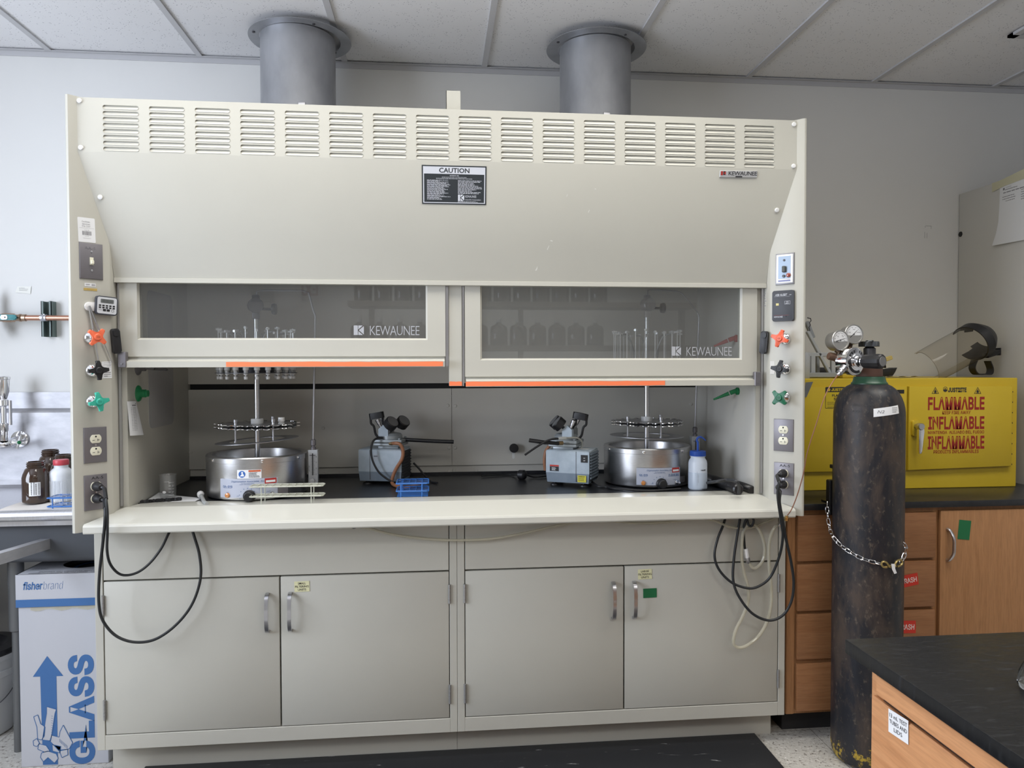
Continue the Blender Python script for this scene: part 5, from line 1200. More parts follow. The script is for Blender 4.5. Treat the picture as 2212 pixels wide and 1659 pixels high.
b.f(A[::-1]); b.f(C); b.build('backsplash', SINKS, t, recalc=True, sharp=20)
b = B(); b.box(SX0, SX1, -.655, -.05, DR-.004, DR); b.build('drainboard', SINKT, t)
b = B(); q = [(-.640, DR)]+[(-.655+.0195*math.cos(R45(a_)), .888+.0195*math.sin(R45(a_))) for a_ in range(80, 285, 17)]+[(-.650, .868), (-.650, .852), (-.645, .852), (-.640, .868)]
A = [b.v((SX0, y, z)) for y, z in q]; C = [b.v((SX1, y, z)) for y, z in q]
for i in range(len(q)): b.f((A[i], C[i], C[(i+1) % len(q)], A[(i+1) % len(q)]))
b.f(A[::-1]); b.f(C); b.build('rolled_rim', SINKT, t, recalc=True, sharp=50)
b = B(); b.box(SX0+.02, SX1-.01, -.62, -.10, .715, DR-.004, .02, 3); b.build('sink_bowl', SINKD, t)
b = B(); b.box(SX0, -.82, -.63, -.03, 0, .70); b.build('window_light_blocker', SINKD, t)  # unseen box added to block window light under the bench
p0_ = AZ(-40, 1208, .80); p1_ = AZ(163, 1147, .80); d = (p1_-p0_); d.z = 0; 
Tb = fr(p0_, d, (0, 0, 1)); b = B(Tb); L_ = d.length; b.rrect(0, L_, -.036, .0, .008, -.03, 0); b.build('support_channel', SINKS, t)
for x, y in ((-.366, -.50), (-1.35, -.50)):
    b = B(); b.lathe([(.016, .0), (.016, .44), (.0245, .445), (.0245, .60), (.026, .61), (.026, .714), (0, .714)], (x+.010, y, 0), 24); b.build('leg', mat('leg_grey', (.16, .165, .17), .4, .6) if 'leg_grey' not in MATS else MATS['leg_grey'], t)
# faucet
t = thing('faucet', 'chrome laboratory faucet with a green-tipped cross handle at the left edge', 'faucet', (-.6, -.05, 1.08))
fx, fy = -.600, -.115
b = B(); b.lathe([(.014, 1.095), (.014, 1.13), (.016, 1.135), (.016, 1.165), (.010, 1.17), (.010, 1.235), (.0175, 1.24), (.0175, 1.262), (.012, 1.266), (.014, 1.270), (.022, 1.30), (.024, 1.345), (.027, 1.347), (.027, 1.356), (.023, 1.358), (.020, 1.36), (0, 1.36)], (fx, fy, 0), 24); b.build('riser', CHROME, t)
b = B(); b.lathe([(.006, 1.16), (.006, 1.26)], (fx+.026, fy, 0), 12); b.build('pull_rod', SATIN, t)
b = B(); b.tube(smooth_pts([(fx-.12, fy, 1.078), (fx-.02, fy, 1.078), (fx+.010, fy+.02, 1.082), (fx+.020, fy+.045, 1.09), (fx+.024, -.046, 1.095)], 5), .017, 18); b.lathe([(.036, 0), (.034, .008), (.022, .014), (0, .014)], (fx+.026, -.046, 1.095), 28, (0, -1, 0)); b.build('valve_body', CHROME, t)
hc = V((fx+.052, fy-.005, 1.085)); hd = V((.75, -.62, .2)).normalized(); b = B(); b.cyl(hc-hd*.045, hc+hd*.012, .009, 14); b.build('valve_stem', CHROME, t)
Th = fr(hc+hd*.012, hd.orthogonal(), hd.cross(hd.orthogonal())); b = B(Th)
for k in range(2): 
    a_ = PI/2*k+.5; dx, dy = math.cos(a_)*.026, math.sin(a_)*.026; b.tube([(-dx, -dy, 0), (0, 0, .003), (dx, dy, 0)], [.0055, .0065, .0055], 10)
h_ = b.build('cross_handle', CHROME, t)
b = B(Th); b.lathe([(.0075, .004), (.0075, .009), (.005, .011), (0, .011)], n=16); b.build('index_button', NGREEN, h_)
# towel, jars, bottle, rack and vials on the drainboard
b = B(); N = 16; g = []
cs = [AZ(x, y, DR+.004) for x, y in ((-10, 1104), (52, 1081), (175, 1076), (172, 1104))]
for i in range(N+1):
    row = []
    for j in range(N+1):
        u, w = i/N, j/N; p = cs[0]*(1-u)*(1-w)+cs[1]*(1-u)*w+cs[3]*u*(1-w)+cs[2]*u*w; row.append(b.v((min(p.x, HL-.01), p.y, DR+.003+.0015*math.sin(u*9+w*4))))
    g.append(row)
for i in range(N):
    for j in range(N): b.f((g[i][j], g[i+1][j], g[i+1][j+1], g[i][j+1]))
b.build('bench_mat', mat('mat_white', (.74, .70, .66), .85), None, 'white absorbent mat under the jars on the drainboard', 'bench mat')
def jar(cx, cy, h, r, label, lab=False):
    z0 = DR+.005; t = thing('amber_jar', label, 'jar', (cx, cy, z0), 'amber jars on the drainboard')
    b = B(); nr = r*.62; b.lathe([(0, 0), (r-.008, 0), (r-.001, .005), (r, .012), (r, h*.62), (r-.003, h*.70), (nr+.006, h*.83), (nr, h*.86), (nr, h*.885), (nr+.0025, h*.89), (nr+.0025, h*.905), (nr, h*.915), (nr, h*.93), (nr+.0025, h*.94), (nr+.0025, h*.955), (nr, h*.965), (nr, h), (nr-.003, h), (nr-.003, h*.9)], (cx, cy, z0), 40); g = b.build('jar_glass', AMBER, t)
    if lab:
        va = math.atan2(CAM.y-cy, CAM.x-cx)
        def wrap(b, rr):
            for v in b.bm.verts: a = va-.10+v.co.x/r; v.co = V((cx+math.cos(a)*rr, cy+math.sin(a)*rr, z0+v.co.y))
        b = B(); n = 6
        for i in range(n): b.rect(-.018+.036*i/n, -.018+.036*(i+1)/n, h*.20, h*.53, 0)
        wrap(b, r+.0005); b.build('jar_label', PAPER, t)
        b = B()
        for x in (-.011, -.003, .003, .012):
            y = h*.23
            while y < h*.50: l_ = random.uniform(.002, .006); b.rect(x, x+.0022, y, y+l_, 0); y += l_+.0012
        wrap(b, r+.0009); b.build('label_print', INK, t)
    return t
cj = AZ(78, 1080, DR+.005); jar(AY(78, 1060, -.475).x, -.475, .150, .0445, 'front amber glass jar with a white label', True)
jar(AY(110, 1050, -.245).x, -.245, .168, .047, 'rear amber glass jar without a label, behind the labelled jar')
jar(AY(139, 1050, -.345).x, -.345, .160, .0455, 'rear amber glass jar partly hidden by the hood post')
cx, cy = AY(133, 1060, -.445).x, -.445; z0 = DR+.005
t = thing('plastic_bottle', 'translucent plastic bottle with a red cap on the drainboard', 'bottle', (cx, cy, z0)); h = .150
b = B(); b.lathe([(0, 0), (.036, 0), (.040, .004), (.040, .098), (.037, .110), (.028, .119), (.0235, .122), (.0235, .134), (0, .134)], (cx, cy, z0), 36); b.build('bottle_body', mat('cloudy_plastic', (.70, .72, .76), .35), t)
b = B(); b.lathe([(.0255, .133), (.0262, .135), (.0262, .150), (.0245, .1525), (0, .1525)], (cx, cy, z0), 36); b.build('bottle_cap', mat('red_plastic', (.50, .055, .075), .4), t)
y0 = -.60; xa, xb = AY(100, 1086, y0).x, HL-.02; zt_ = AY(130, 1084, y0).z
z1_ = DR+.040
wire_rack('vial_rack', 'blue wire rack holding glass vials on the drainboard', xa, xb, y0, y0+.075, [z1_, DR+.010], 4, 3, BWIRE, zfloor=DR+.004, r=.0017, cat='test tube rack')
for i, (px, yy, lab) in enumerate(((113.5, y0+.012, 'leftmost glass vial in the blue rack, front row'), (124.5, y0+.035, 'second glass vial from the left in the blue rack, set further back'), (139.5, y0+.012, 'third glass vial from the left in the blue rack'), (150, y0+.035, 'rightmost visible glass vial in the blue rack, against the hood post'))):
    c = AY(px, 1060, yy); r = .0085 ; zt_ = AY(px, 1039+(0 if i < 2 else -3), yy).z; zb_ = DR+.012; L_ = zt_-zb_
    t = thing('glass_vial', lab, 'vial', (c.x, yy, zb_), 'glass vials in the blue rack')
    b = B(); b.lathe([(0, 0), (r*.8, .002), (r, .006), (r, L_-.012), (r-.001, L_-.011), (r-.001, L_-.009), (r+.0012, L_-.008), (r+.0012, L_), (r-.0015, L_), (r-.0015, .008), (0, .006)], (c.x, yy, zb_), 20); b.build('vial_body', VIALG, t)
# --- bucket behind the waste box
cx, cy = -.605, -.33
t = thing('plastic_bucket', 'white plastic bucket with a black liner under the sink', 'bucket', (cx, cy, 0))
b = B(); b.lathe([(0, .003), (.125, .003), (.130, .010), (.146, .225), (.152, .228), (.152, .250), (.147, .252), (.150, .290), (.156, .292), (.156, .312), (.150, .314), (.146, .30), (.12, .02), (0, .02)], (cx, cy, 0), 44); b.build('bucket_body', mat('bucket_white', (.55, .56, .57), .5), t)
b = B(); b.lathe([(.153, .300), (.158, .316), (.152, .330), (.11, .335), (.05, .300), (0, .29)], (cx, cy, 0), 44); b.build('liner', mat('liner_black', (.02, .02, .022), .35), t)
b = B(); b.tube([(cx+.150*math.cos(a_), cy+.150*math.sin(a_)-.003, .235-.11*math.sin(PI*(a_+2.2)/2.6)) for a_ in [(-2.2+2.6*i/24) for i in range(25)]], .002, 6); b.build('bucket_bail', DARKM, t)
# --- glass waste box
bx0, bx1, by0, by1, bh = -.289, .012, -.628, -.325, .678
CARD = mat('white_card', (.45, .46, .50), .75); CBLUE = mat('card_blue', (.045, .13, .32), .7)
t = thing('glass_waste_box', 'tall white cardboard glass disposal box with blue GLASS lettering', 'box', ((bx0+bx1)/2, (by0+by1)/2, 0))
b = B(); e = .005; b.box(bx0+e, bx1-e, by0+e, by1-e, 0, bh-.02, .002, 1); b.build('box_body', CARD, t)
# lid with an oval hole
b = B(); zl = bh-.114
for q in ((bx0, bx1, by0, by0+.004), (bx0, bx1, by1-.004, by1), (bx0, bx0+.004, by0+.004, by1-.004), (bx1-.004, bx1, by0+.004, by1-.004)): b.box(q[0], q[1], q[2], q[3], zl, bh)
N = 48; hx, hy = bx0+.175, by0+.155; top = []; 
def edge(a_):
    c, s_ = math.cos(a_), math.sin(a_); k = min(abs((bx1-hx if c > 0 else bx0-hx)/c) if abs(c) > 1e-6 else 9, abs((by1-hy if s_ > 0 else by0-hy)/s_) if abs(s_) > 1e-6 else 9); return (hx+c*k, hy+s_*k)
an = sorted([2*PI*i/N for i in range(N)]+[math.atan2(y-hy, x-hx) % (2*PI) for x in (bx0, bx1) for y in (by0, by1)])
ou = [b.v((*edge(a_), bh)) for a_ in an]; inn = [b.v((hx+.083*math.cos(a_), hy+.083*math.sin(a_), bh)) for a_ in an]; dn = [b.v((hx+.083*math.cos(a_), hy+.083*math.sin(a_), bh-.004)) for a_ in an]
n = len(an)
for i in range(n): j = (i+1) % n; b.f((ou[i], ou[j], inn[j], inn[i])); b.f((inn[i], inn[j], dn[j], dn[i]))
lid = b.build('box_lid', CARD, t)
b = B(); b.lathe([(0, bh-.0195), (.09, bh-.0195)], (hx, hy, 0), 32); b.build('lid_opening', mat('hole_dark', (.05, .055, .065), .8), lid)
F = FRONT((0, by0-.0002, 0)); b = B(F); b.rect(bx0, bx1, zl, zl+.027, .0004); b.build('lid_stripe', CBLUE, lid)
b = B(F); p = AY(50, 1266, by0); b.text('fisher', p.x, p.z, .028, .064, .0005, 'L', bold=.022, shear=.2, sp=1.0); b.build('lid_print', CBLUE, lid)
b = B(F); b.text('brand', p.x+.0655, p.z, .028, .066, .0005, 'L', bold=-.018, shear=.2, sp=1.0); b.build('lid_print', CBLUE, lid)
Tt = fr((0, 0, bh), (1, 0, 0), (0, 1, 0)); b = B(Tt); b.text('GEBROCHENES GLAS HIER ABLEGEN', (bx0+bx1)/2+.02, by0+.014, .010, .27, .0006, bold=.03); b.text('PONGA SU CRISTAL ROTO AQUI', (bx0+bx1)/2+.03, by0+.030, .010, .235, .0006, bold=.03)
b.lines(bx0+.02, bx0+.08, by0+.06, by0+.085, 3, .4, .3, .0006); b.text('DISPOSE OF BROKEN GLASS', (bx0+bx1)/2+.02, by1-.03, .010, .24, .0006, bold=.02); b.build('top_print', INKG, lid)
b = B(Tt)
for r0, r1, a0_, a1_ in ((.058, .072, 1.2, 4.6), ):
    for i in range(20): q0, q1 = a0_+(a1_-a0_)*i/20, a0_+(a1_-a0_)*(i+1)/20; b.poly([(hx+.02+r0*math.cos(q0), hy+r0*math.sin(q0)), (hx+.02+r1*math.cos(q0), hy+r1*math.sin(q0)), (hx+.02+r1*math.cos(q1), hy+r1*math.sin(q1)), (hx+.02+r0*math.cos(q1), hy+r0*math.sin(q1))], -.016)
b.build('inner_ring_print', CBLUE, lid)
F = FRONT((0, by0+e-.0002, 0)); b = B(F)
def bp(x, y): q = AY(x, y, by0+e); return (q.x, q.z)
b.poly([bp(102, 1417), bp(137, 1460), bp(122, 1460.5), bp(125.5, 1651), bp(93, 1652), bp(87, 1461.5), bp(71, 1462)][::-1], .0004); b.build('arrow_print', CBLUE, t)
b = B(F); a = bp(176, 1414); c = bp(178, 1650); x_l, x_r = bp(147, 1530)[0], bp(206, 1530)[0]
b.text('GLASS', (x_l+x_r)/2, (a[1]+c[1])/2, x_r-x_l-.004, a[1]-c[1], .0005, bold=.038, rot=PI/2, sp=1.06); b.build('glass_lettering', CBLUE, t)
# drawing of broken glassware
def outline(b, P, w_=.0022, closed=True, z=.0012, fill=None):
    P = [V((*bp(x, y), 0)) for x, y in P]; n = len(P)
    for i in range(n if closed else n-1):
        p, q = P[i], P[(i+1) % n]; d = (q-p); 
        if d.length < 1e-6: continue
        nrm = V((-d.y, d.x, 0)).normalized()*w_/2; b.poly([(p-nrm)[:2], (q-nrm)[:2], (q+nrm)[:2], (p+nrm)[:2]], z)
SH = [[(101, 1526), (122, 1532), (119, 1541), (110, 1600), (92, 1598), (101, 1540)], [(73, 1548), (82, 1544), (88, 1563), (98, 1570), (96, 1590), (90, 1598), (82, 1596), (80, 1570)],
      [(137, 1566), (157, 1604), (150, 1617), (128, 1622), (108, 1600), (112, 1588), (128, 1592), (130, 1580)], [(72, 1600), (80, 1595), (86, 1606), (80, 1612), (73, 1610)],
      [(113, 1608), (132, 1612), (130, 1626), (114, 1622)], [(90, 1626), (104, 1622), (122, 1628), (126, 1638), (118, 1648), (104, 1636), (94, 1645), (88, 1636)], [(128, 1620), (146, 1618), (147, 1630), (134, 1636)], [(84, 1606), (100, 1610), (108, 1622), (96, 1624), (82, 1618)]]
for P in SH:
    b = B(F); b.poly([bp(*q) for q in P], .0008); o = b.build('glass_drawing', CARD, t, recalc=False)
    b = B(F); outline(b, P, .0022, True, .0012); b.build('drawing_outline', CBLUE, o)
b = B(F)
for i in range(9): outline(b, [(111+.4*i-4.2*i/9, 1546+5*i), (115+.4*i-4.2*i/9, 1547+5*i)], .0011, False, .0013)
for i in range(8): outline(b, [(130+2.3*i, 1596+2*i), (129.2+2.3*i, 1603+2*i)], .0011, False, .0013)
b.build('drawing_ticks', CBLUE, t)
# crinkled tape under the lid
b = B(F); N = 14; g = []
for i in range(N+1):
    x = bx0+.045+(bx1-bx0-.06)*i/N; g.append((b.v((x, zl+.002, .0012)), b.v((x, zl-.012-.004*math.sin(i*1.3), .001+.002*random.random()))))
for A_, C_ in zip(g, g[1:]): b.f((A_[1], C_[1], C_[0], A_[0]))
b.build('clear_tape', TUBING, t)

# ================================================================ right of the hood
def cyl_hit(px, py, cx, cy, r):
    d = _d(px, py); ox, oy = CAM.x-cx, CAM.y-cy; a = d.x*d.x+d.y*d.y; bb = ox*d.x+oy*d.y; c = ox*ox+oy*oy-r*r; D = bb*bb-a*c
    k = (-bb-math.sqrt(D))/a if D > 0 else -bb/a
    return CAM+d*k
# --- tall white cabinet at the far right
TX = 3.655
t = thing('tall_cabinet', 'tall white cabinet at the far right with a printed sheet taped to its side', 'cabinet', (TX+.4, -.42, 0))
b = B(); b.box(TX, TX+.8, -.82, -.004, 0, 2.213, .004, 2); b.build('cabinet_body', mat('cabinet_white', (.62, .61, .58), .45), t)
q = AX(2075, 506, TX); b = B(); b.lathe([(.013, 0), (.012, .002), (0, .002)], q, 20, (-1, 0, 0)); b.build('hole_plug', BLACKM, t)
T = fr((TX-.0006, 0, 0), (0, -1, 0), (0, 0, 1))
def tp(x, y): q = AX(x, y, TX); return (-q.y, q.z)
b = B(T); N = 8; L_ = [tp(2161, 399), tp(2160, 440), tp(2158.5, 480), tp(2155, 505), tp(2149, 531)]; R_ = [(p[0]+.216, p[1]) for p in L_]; R_[-1] = (L_[0][0]+.216, L_[-1][1]-.004); g = []
for i, (p, q) in enumerate(zip(L_, R_)): g.append([b.v((p[0]+(q[0]-p[0])*k/6, p[1]+(q[1]-p[1])*k/6, .001+(.012*(i/4)**2*(1-k/6)))) for k in range(7)])
for A_, C_ in zip(g, g[1:]):
    for k in range(6): b.f((A_[k], C_[k], C_[k+1], A_[k+1]))
b.mi = 1; x0, zt_ = L_[0][0], L_[0][1]; z = .0016
b.rect(x0+.018, x0+.028, zt_-.030, zt_-.020, z); b.text('CHEMISTRY', x0+.050, zt_-.021, .005, .032, z); b.lines(x0+.03, x0+.10, zt_-.034, zt_-.026, 1, .4, .1, z); b.lines(x0+.02, x0+.19, zt_-.046, zt_-.038, 1, .5, .05, z)
b.lines(x0+.016, x0+.10, zt_-.085, zt_-.055, 3, .3, .3, z); b.lines(x0+.12, x0+.19, zt_-.095, zt_-.045, 5, .3, .3, z)
for xx in (.014, .064, .118, .172): b.rect(x0+xx, x0+xx+.001, zt_-.205, zt_-.125, z)
for zz in (.125, .138, .205): b.rect(x0+.014, x0+.172, zt_-zz, zt_-zz+.001, z)
for xx in (.018, .068, .122): b.lines(x0+xx, x0+xx+.035, zt_-.19, zt_-.143, 9, .35, .5, z)
b.build('taped_sheet', [PAPER, INKG], None, 'white printed form taped to the side of the tall cabinet', 'paper')
b = B(T); b.poly([tp(2144, 396), tp(2144, 415), (x0+.03, zt_-.012), (x0+.22, zt_-.005), (x0+.22, zt_+.045), (x0+.0, zt_+.018)], .0022); b.build('masking_tape', mat('masking_tape', (.58, .56, .40), .7), None, 'wide pale masking tape holding the printed form on the tall cabinet', 'tape')

# --- counter, wooden base cabinet
ZR = .887; YR = -.745; WX0 = HR+.004
b = B(); b.box(WX0, TX-.004, YR, -.004, ZR-.024, ZR, .002, 2); b.build('countertop', BWORK, None, 'black countertop under the yellow flammables cabinet', 'countertop')
YW = -.72
t = thing('wooden_cabinet', 'oak base cabinet with four drawers and a door behind the gas cylinder', 'base cabinet', (3.0, -.38, 0))
xs0 = 2.455; zb_, zt_ = .098, ZR-.0245
b = B(); b.box(xs0-.004, TX-.01, YW+.001, -.01, zb_, zt_); b.box(xs0-.002, xs0+.026, YW-.002, YW+.02, zb_, zt_); b.box(xs0+.026, TX-.012, YW-.0005, YW+.02, zt_-.014, zt_); b.build('cabinet_body', WOODV, t)
b = B(); b.box(xs0+.02, TX-.01, -.643, -.05, 0, zb_); b.build('toe_kick', BLACKM, t)
dx0, dx1 = AY(1718, 1250, YW).x, AY(2014.5, 1250, YW).x
for za, zc in ((.672, .845), (.487, .662), (.306, .476), (.112, .291)):
    b = B(); b.box(dx0, dx1, YW-.018, YW, za, zc, .004, 2); d = b.build('drawer', WOODH, t)
    b = B(); b.tube(smooth_pts([(2.76-.05, YW-.018, (za+zc)/2), (2.76-.045, YW-.034, (za+zc)/2), (2.76, YW-.042, (za+zc)/2), (2.76+.045, YW-.034, (za+zc)/2), (2.76+.05, YW-.018, (za+zc)/2)], 5), .005, 8); b.build('handle', SATIN, d)
ex0 = AY(2024, 1200, YW).x
b = B(); b.box(ex0, TX-.02, YW-.018, YW, .112, .849, .004, 2); d = b.build('door', WOODV, t)
q0, q1 = AY(2047, 1143, YW-.02), AY(2047, 1210, YW-.02); hx, ha, hb_ = q0.x, q0.z, q1.z
b = B(); P = smooth_pts([(hx, YW-.018, ha), (hx+.002, YW-.03, ha-.004), (hx+.006, YW-.045, ha-.028), (hx+.007, YW-.047, (ha+hb_)/2), (hx+.006, YW-.045, hb_+.028), (hx+.002, YW-.03, hb_+.004), (hx, YW-.018, hb_)], 5)
b.tube(P, .0062, 10); b.build('handle', SATIN, d)
def wtape(P, label, m=TAPEG, txt=None, name='tape_piece', cat='tape', group=None):
    P = [V(AY(x, y, YW-.0185)) for x, y in P]; c = sum(P, V())/4; ax = (P[1]-P[0]).normalized(); T = fr(c, ax, ax.cross(V((0, 1, 0)))*-1 if ax.cross(V((0, 1, 0))).z < 0 else ax.cross(V((0, 1, 0))))
    Ti = T.inverted(); b = B(T); q = [Ti @ p for p in P]; b.f([b.v((p.x, p.y, .0006)) for p in q][::-1]); b.mi = 1
    if txt: w_ = (P[1]-P[0]).length; h_ = (P[0]-P[3]).length; b.text(txt, 0, 0, h_*.42, w_*.84, .0009, bold=.01)
    return b.build(name, [m, mat('tape_white', (.75, .74, .72), .6) if 'tape_white' not in MATS else MATS['tape_white']], None, label, cat)
wtape([(2072, 1122.5), (2098, 1125), (2093.5, 1166.5), (2068, 1164)], 'piece of green tape on the oak cabinet door')
wtape([(1942, 1245), (1981.5, 1237), (1984.5, 1262), (1945, 1271)], 'upper red tape label reading TRASH on the second drawer', TAPER, 'TRASH', 'tape_label', 'label')
wtape([(1937, 1340.5), (1978, 1340.5), (1978, 1367.5), (1937, 1368.5)], 'lower red tape label reading TRASH on the third drawer', TAPER, 'TRASH', 'tape_label', 'label')

# --- yellow flammables cabinet
YY = -.474; yx0, yx1, yz = 2.482, 3.574, 1.342
t = thing('flammables_cabinet', 'yellow steel flammables cabinet with red warning lettering on the counter', 'safety cabinet', ((yx0+yx1)/2, -.25, ZR))
b = B(); b.box(yx0, yx1, YY+.0, YY+.026, ZR, yz, .0025, 1); b.box(yx0+.001, yx1-.001, YY+.026, -.02, ZR, yz); b.build('cabinet_body', YELLOW, t)
dl, dr = AY(1957, 930, YY).x, AY(2178, 930, YY).x; dz0, dz1 = .968, 1.309
b = B(); P = [(dl, AY(1957, 1016, YY-.02).z), (dr, AY(2176, 1007, YY-.02).z), (dr, dz1), (dl, dz1)]
b = B(FRONT((0, YY, 0))); b.prism(P, .001, .019, bev=.003); d = b.build('door', YELLOW, t)
lx0, lx1 = yx0+.04, dl-.004
b = B(FRONT((0, YY, 0))); b.prism([(lx0, .966), (lx1, .962), (lx1, dz1), (lx0, dz1)], .0005, .012, bev=.003); dl_ = b.build('door', YELLOW, t)
b = B(); q0 = AY(1938, 842, YY-.012); q1 = AY(1953, 850, YY-.012); b.box(q0.x, q1.x, YY-.0128, YY-.0118, q1.z, q0.z); b.build('latch_slot', BLACKM, dl_)
b = B(FRONT((0, YY, 0)))
for i in range(7): zz = .985+.043*i; b.box(dr+.0005, dr+.0085, zz, zz+.040, .001, .012, .002, 1)
b.build('piano_hinge', YELLOW, t)
b = B()
for i in range(8): zz = .981+.043*i; b.box(dr+.0, dr+.003, YY-.0200, YY-.0194, zz, zz+.005)
b.build('hinge_gap', BLACKM, t)
# handle
q = AY(1975, 926, YY-.02); b = B(FRONT((q.x, YY-.019, q.z))); b.rrect(-.015, .015, -.030, .034, .008, 0, .012, bev=.004); b.build('handle_base', YELLOW, d)
b = B(); q2 = AY(1983, 921, YY-.05); b.cyl((q.x, YY-.03, q2.z), (q2.x, YY-.055, q2.z), .009, 16); b.lathe([(0, 0), (.0135, .0), (.0145, .004), (.0145, .02), (.012, .024), (0, .024)], (q2.x+.002, YY-.048, q2.z), 20, (0, -1, 0)); b.build('handle_hub', SATIN, d)
b = B(FRONT((q2.x+.004, YY-.058, q2.z))); b.prism([(-.011, .012), (.012, .012), (.013, -.02), (.008, -.098), (.003, -.110), (-.007, -.110), (-.010, -.10), (-.010, -.02)], -.006, .008, bev=.004); b.build('handle_lever', CHROME, d)
LRED = mat('lettering_red', (.33, .022, .018), .5); LBLK = INK
F = FRONT((0, YY-.0191, 0))
def line(txt, x0, x1, y0, y1, m, strike=None, bold=.02, nm='lettering'):
    a = AY(x0, y1, YY-.0195); c = AY(x1, y0, YY-.0195); b = B(F); b.text(txt, (a.x+c.x)/2, (a.z+c.z)/2, c.z-a.z, c.x-a.x, .0005, bold=bold, strike=strike, sp=1.03); b.build(nm, m, d)
line('FLAMMABLE', 2004.5, 2127, 857, 886, LRED, None, .028)
line('INFLAMABLE', 2005, 2126.5, 899, 928, LRED, None, .028)
line('INFLAMMABLE', 2004, 2126.5, 941, 971, LRED, None, .028)
line('KEEP FIRE AWAY', 2035.5, 2097, 887.3, 895, LRED, None, .014); line('MANTENGA  ALEJADO DEL FUEGO', 2004.5, 2126, 929.5, 937.8, LRED, None, .014); line('PRODUITS INFLAMMABLES', 2016.5, 2114, 971, 980, LRED, None, .014)
line('JUSTRITE', 2048, 2088, 837, 847.5, LBLK, None, .04)
for px in (2020.5, 2112):
    b = B(F); c = AY(px, 844, YY-.0195); r = .0185
    for r0, r1 in ((r, r*.78),):
        P = [(c.x+r0*math.sin(a), c.z-.003+r0*math.cos(a)) for a in (0, 2*PI/3, 4*PI/3)]; Q = [(c.x+r1*math.sin(a), c.z-.003+r1*math.cos(a)) for a in (0, 2*PI/3, 4*PI/3)]
        for i in range(3): b.poly([P[i], Q[i], Q[(i+1) % 3], P[(i+1) % 3]], .0005)
    b.poly([(c.x-.004, c.z-.008), (c.x+.004, c.z-.008), (c.x+.0055, c.z-.002), (c.x+.002, c.z+.001), (c.x+.0005, c.z+.008), (c.x-.003, c.z+.001), (c.x-.0055, c.z-.002)], .0005); b.rect(c.x-.006, c.x+.006, c.z-.0105, c.z-.009, .0005); b.build('flame_triangle', LBLK, d)
c = AY(2042, 841, YY-.0195); b = B(F); n = 22
for i in range(n): a0_, a1_ = 2*PI*i/n, 2*PI*(i+1)/n; b.poly([(c.x+.0098*math.cos(a0_), c.z+.0112*math.sin(a0_)), (c.x+.0098*math.cos(a1_), c.z+.0112*math.sin(a1_)), (c.x+.008*math.cos(a1_), c.z+.0092*math.sin(a1_)), (c.x+.008*math.cos(a0_), c.z+.0092*math.sin(a0_))], .0005)
b.poly([(c.x-.008, c.z-.001), (c.x-.006, c.z-.006), (c.x, c.z-.0092), (c.x+.006, c.z-.006), (c.x+.008, c.z-.001)], .0005); b.poly([(c.x-.005, c.z), (c.x+.005, c.z), (c.x+.004, c.z+.004), (c.x+.001, c.z+.002), (c.x, c.z+.0065), (c.x-.002, c.z+.002), (c.x-.004, c.z+.004)], .0005); b.build('maker_emblem', LBLK, d)
# label on the left door
F2 = FRONT((0, YY-.0122, 0)); a = AY(1782.5, 882.5, YY-.012); c = AY(1882, 835.5, YY-.012); b = B(F2); b.rrect(a.x, c.x, a.z, c.z, .004, .0002, .0007); o = b.build('door_label', LBLK, dl_)
yl = mat('label_bright', (.62, .47, .02), .5); b = B(F2); hh = c.z-a.z; b.rrect(a.x+.0015, c.x-.0015, a.z+.0015, c.z-hh*.24, .003, .0007, .0010)
b.text('JUSTRITE', a.x+.062, c.z-hh*.125, hh*.13, .075, .0010, strike=(.0008, .0005)); b.lathe([(.0065, .0010), (0, .0010)], (a.x+.014, c.z-hh*.125, 0), 18); b.build('label_field', yl, o)
b = B(F2); b.text('FLAMMABLE LIQUID', (a.x+c.x)/2, c.z-hh*.40, hh*.12, .14, .0014, strike=(.0006, .0004)); b.text('STORAGE CABINET', (a.x+c.x)/2, c.z-hh*.56, hh*.12, .125, .0014, strike=(.0006, .0004)); b.lines(a.x+.008, a.x+.07, a.z+.012, a.z+.028, 3, .3, .3, .0014); b.lines(a.x+.008, a.x+.06, a.z+.004, a.z+.008, 1, .5, .3, .0014); b.build('label_print', LBLK, o)
b = B(F2); P = [AY(x, y, YY-.012) for x, y in ((1739, 826), (1755.5, 824.5), (1741, 858), (1735, 858))]; b.f([b.v((p.x, p.z, .004)) for p in P][::-1]); b.build('corner_patch', mat('patch_grey', (.16, .17, .18), .35), dl_, 'grey corner patch')

# --- things on top of the yellow cabinet
GP = mat('grey_plastic', (.30, .32, .34), .45); GP2 = mat('grey_plastic_light', (.42, .44, .46), .45)
yk = -.36
t = thing('bottle_carrier', 'grey plastic bottle carrier with slanted struts on the yellow cabinet', 'bottle carrier', (2.55, yk, yz))
def P3(x, y, Y=yk): return AY(x, y, Y)
def bar(n_, m_, p, q, w_, par): 
    d = (q-p); L_ = d.length; dn = d.normalized(); T = fr(p, dn, V((0, 1, 0)).cross(dn)*-1 if 0 else dn.cross(V((0, 1, 0)))*-1); b = B(T); b.box(0, L_, -w_/2, w_/2, -.008, .008, .002, 1); return b.build(n_, m_, par)
bar('cross_bar', GP2, P3(1738, 766), P3(1797, 766), .016, t); bar('base_rail', GP, P3(1738, 811, yk-.02)+V((0, 0, .002)), P3(1806, 811, yk-.02)+V((0, 0, .002)), .020, t)
bar('upright', GP2, P3(1755, 768), P3(1755, 808), .02, t); bar('upright', GP2, P3(1798.5, 772), P3(1799, 808), .018, t); bar('upright', GP, P3(1766, 768, yk+.06), P3(1766, 806, yk+.06), .013, t)
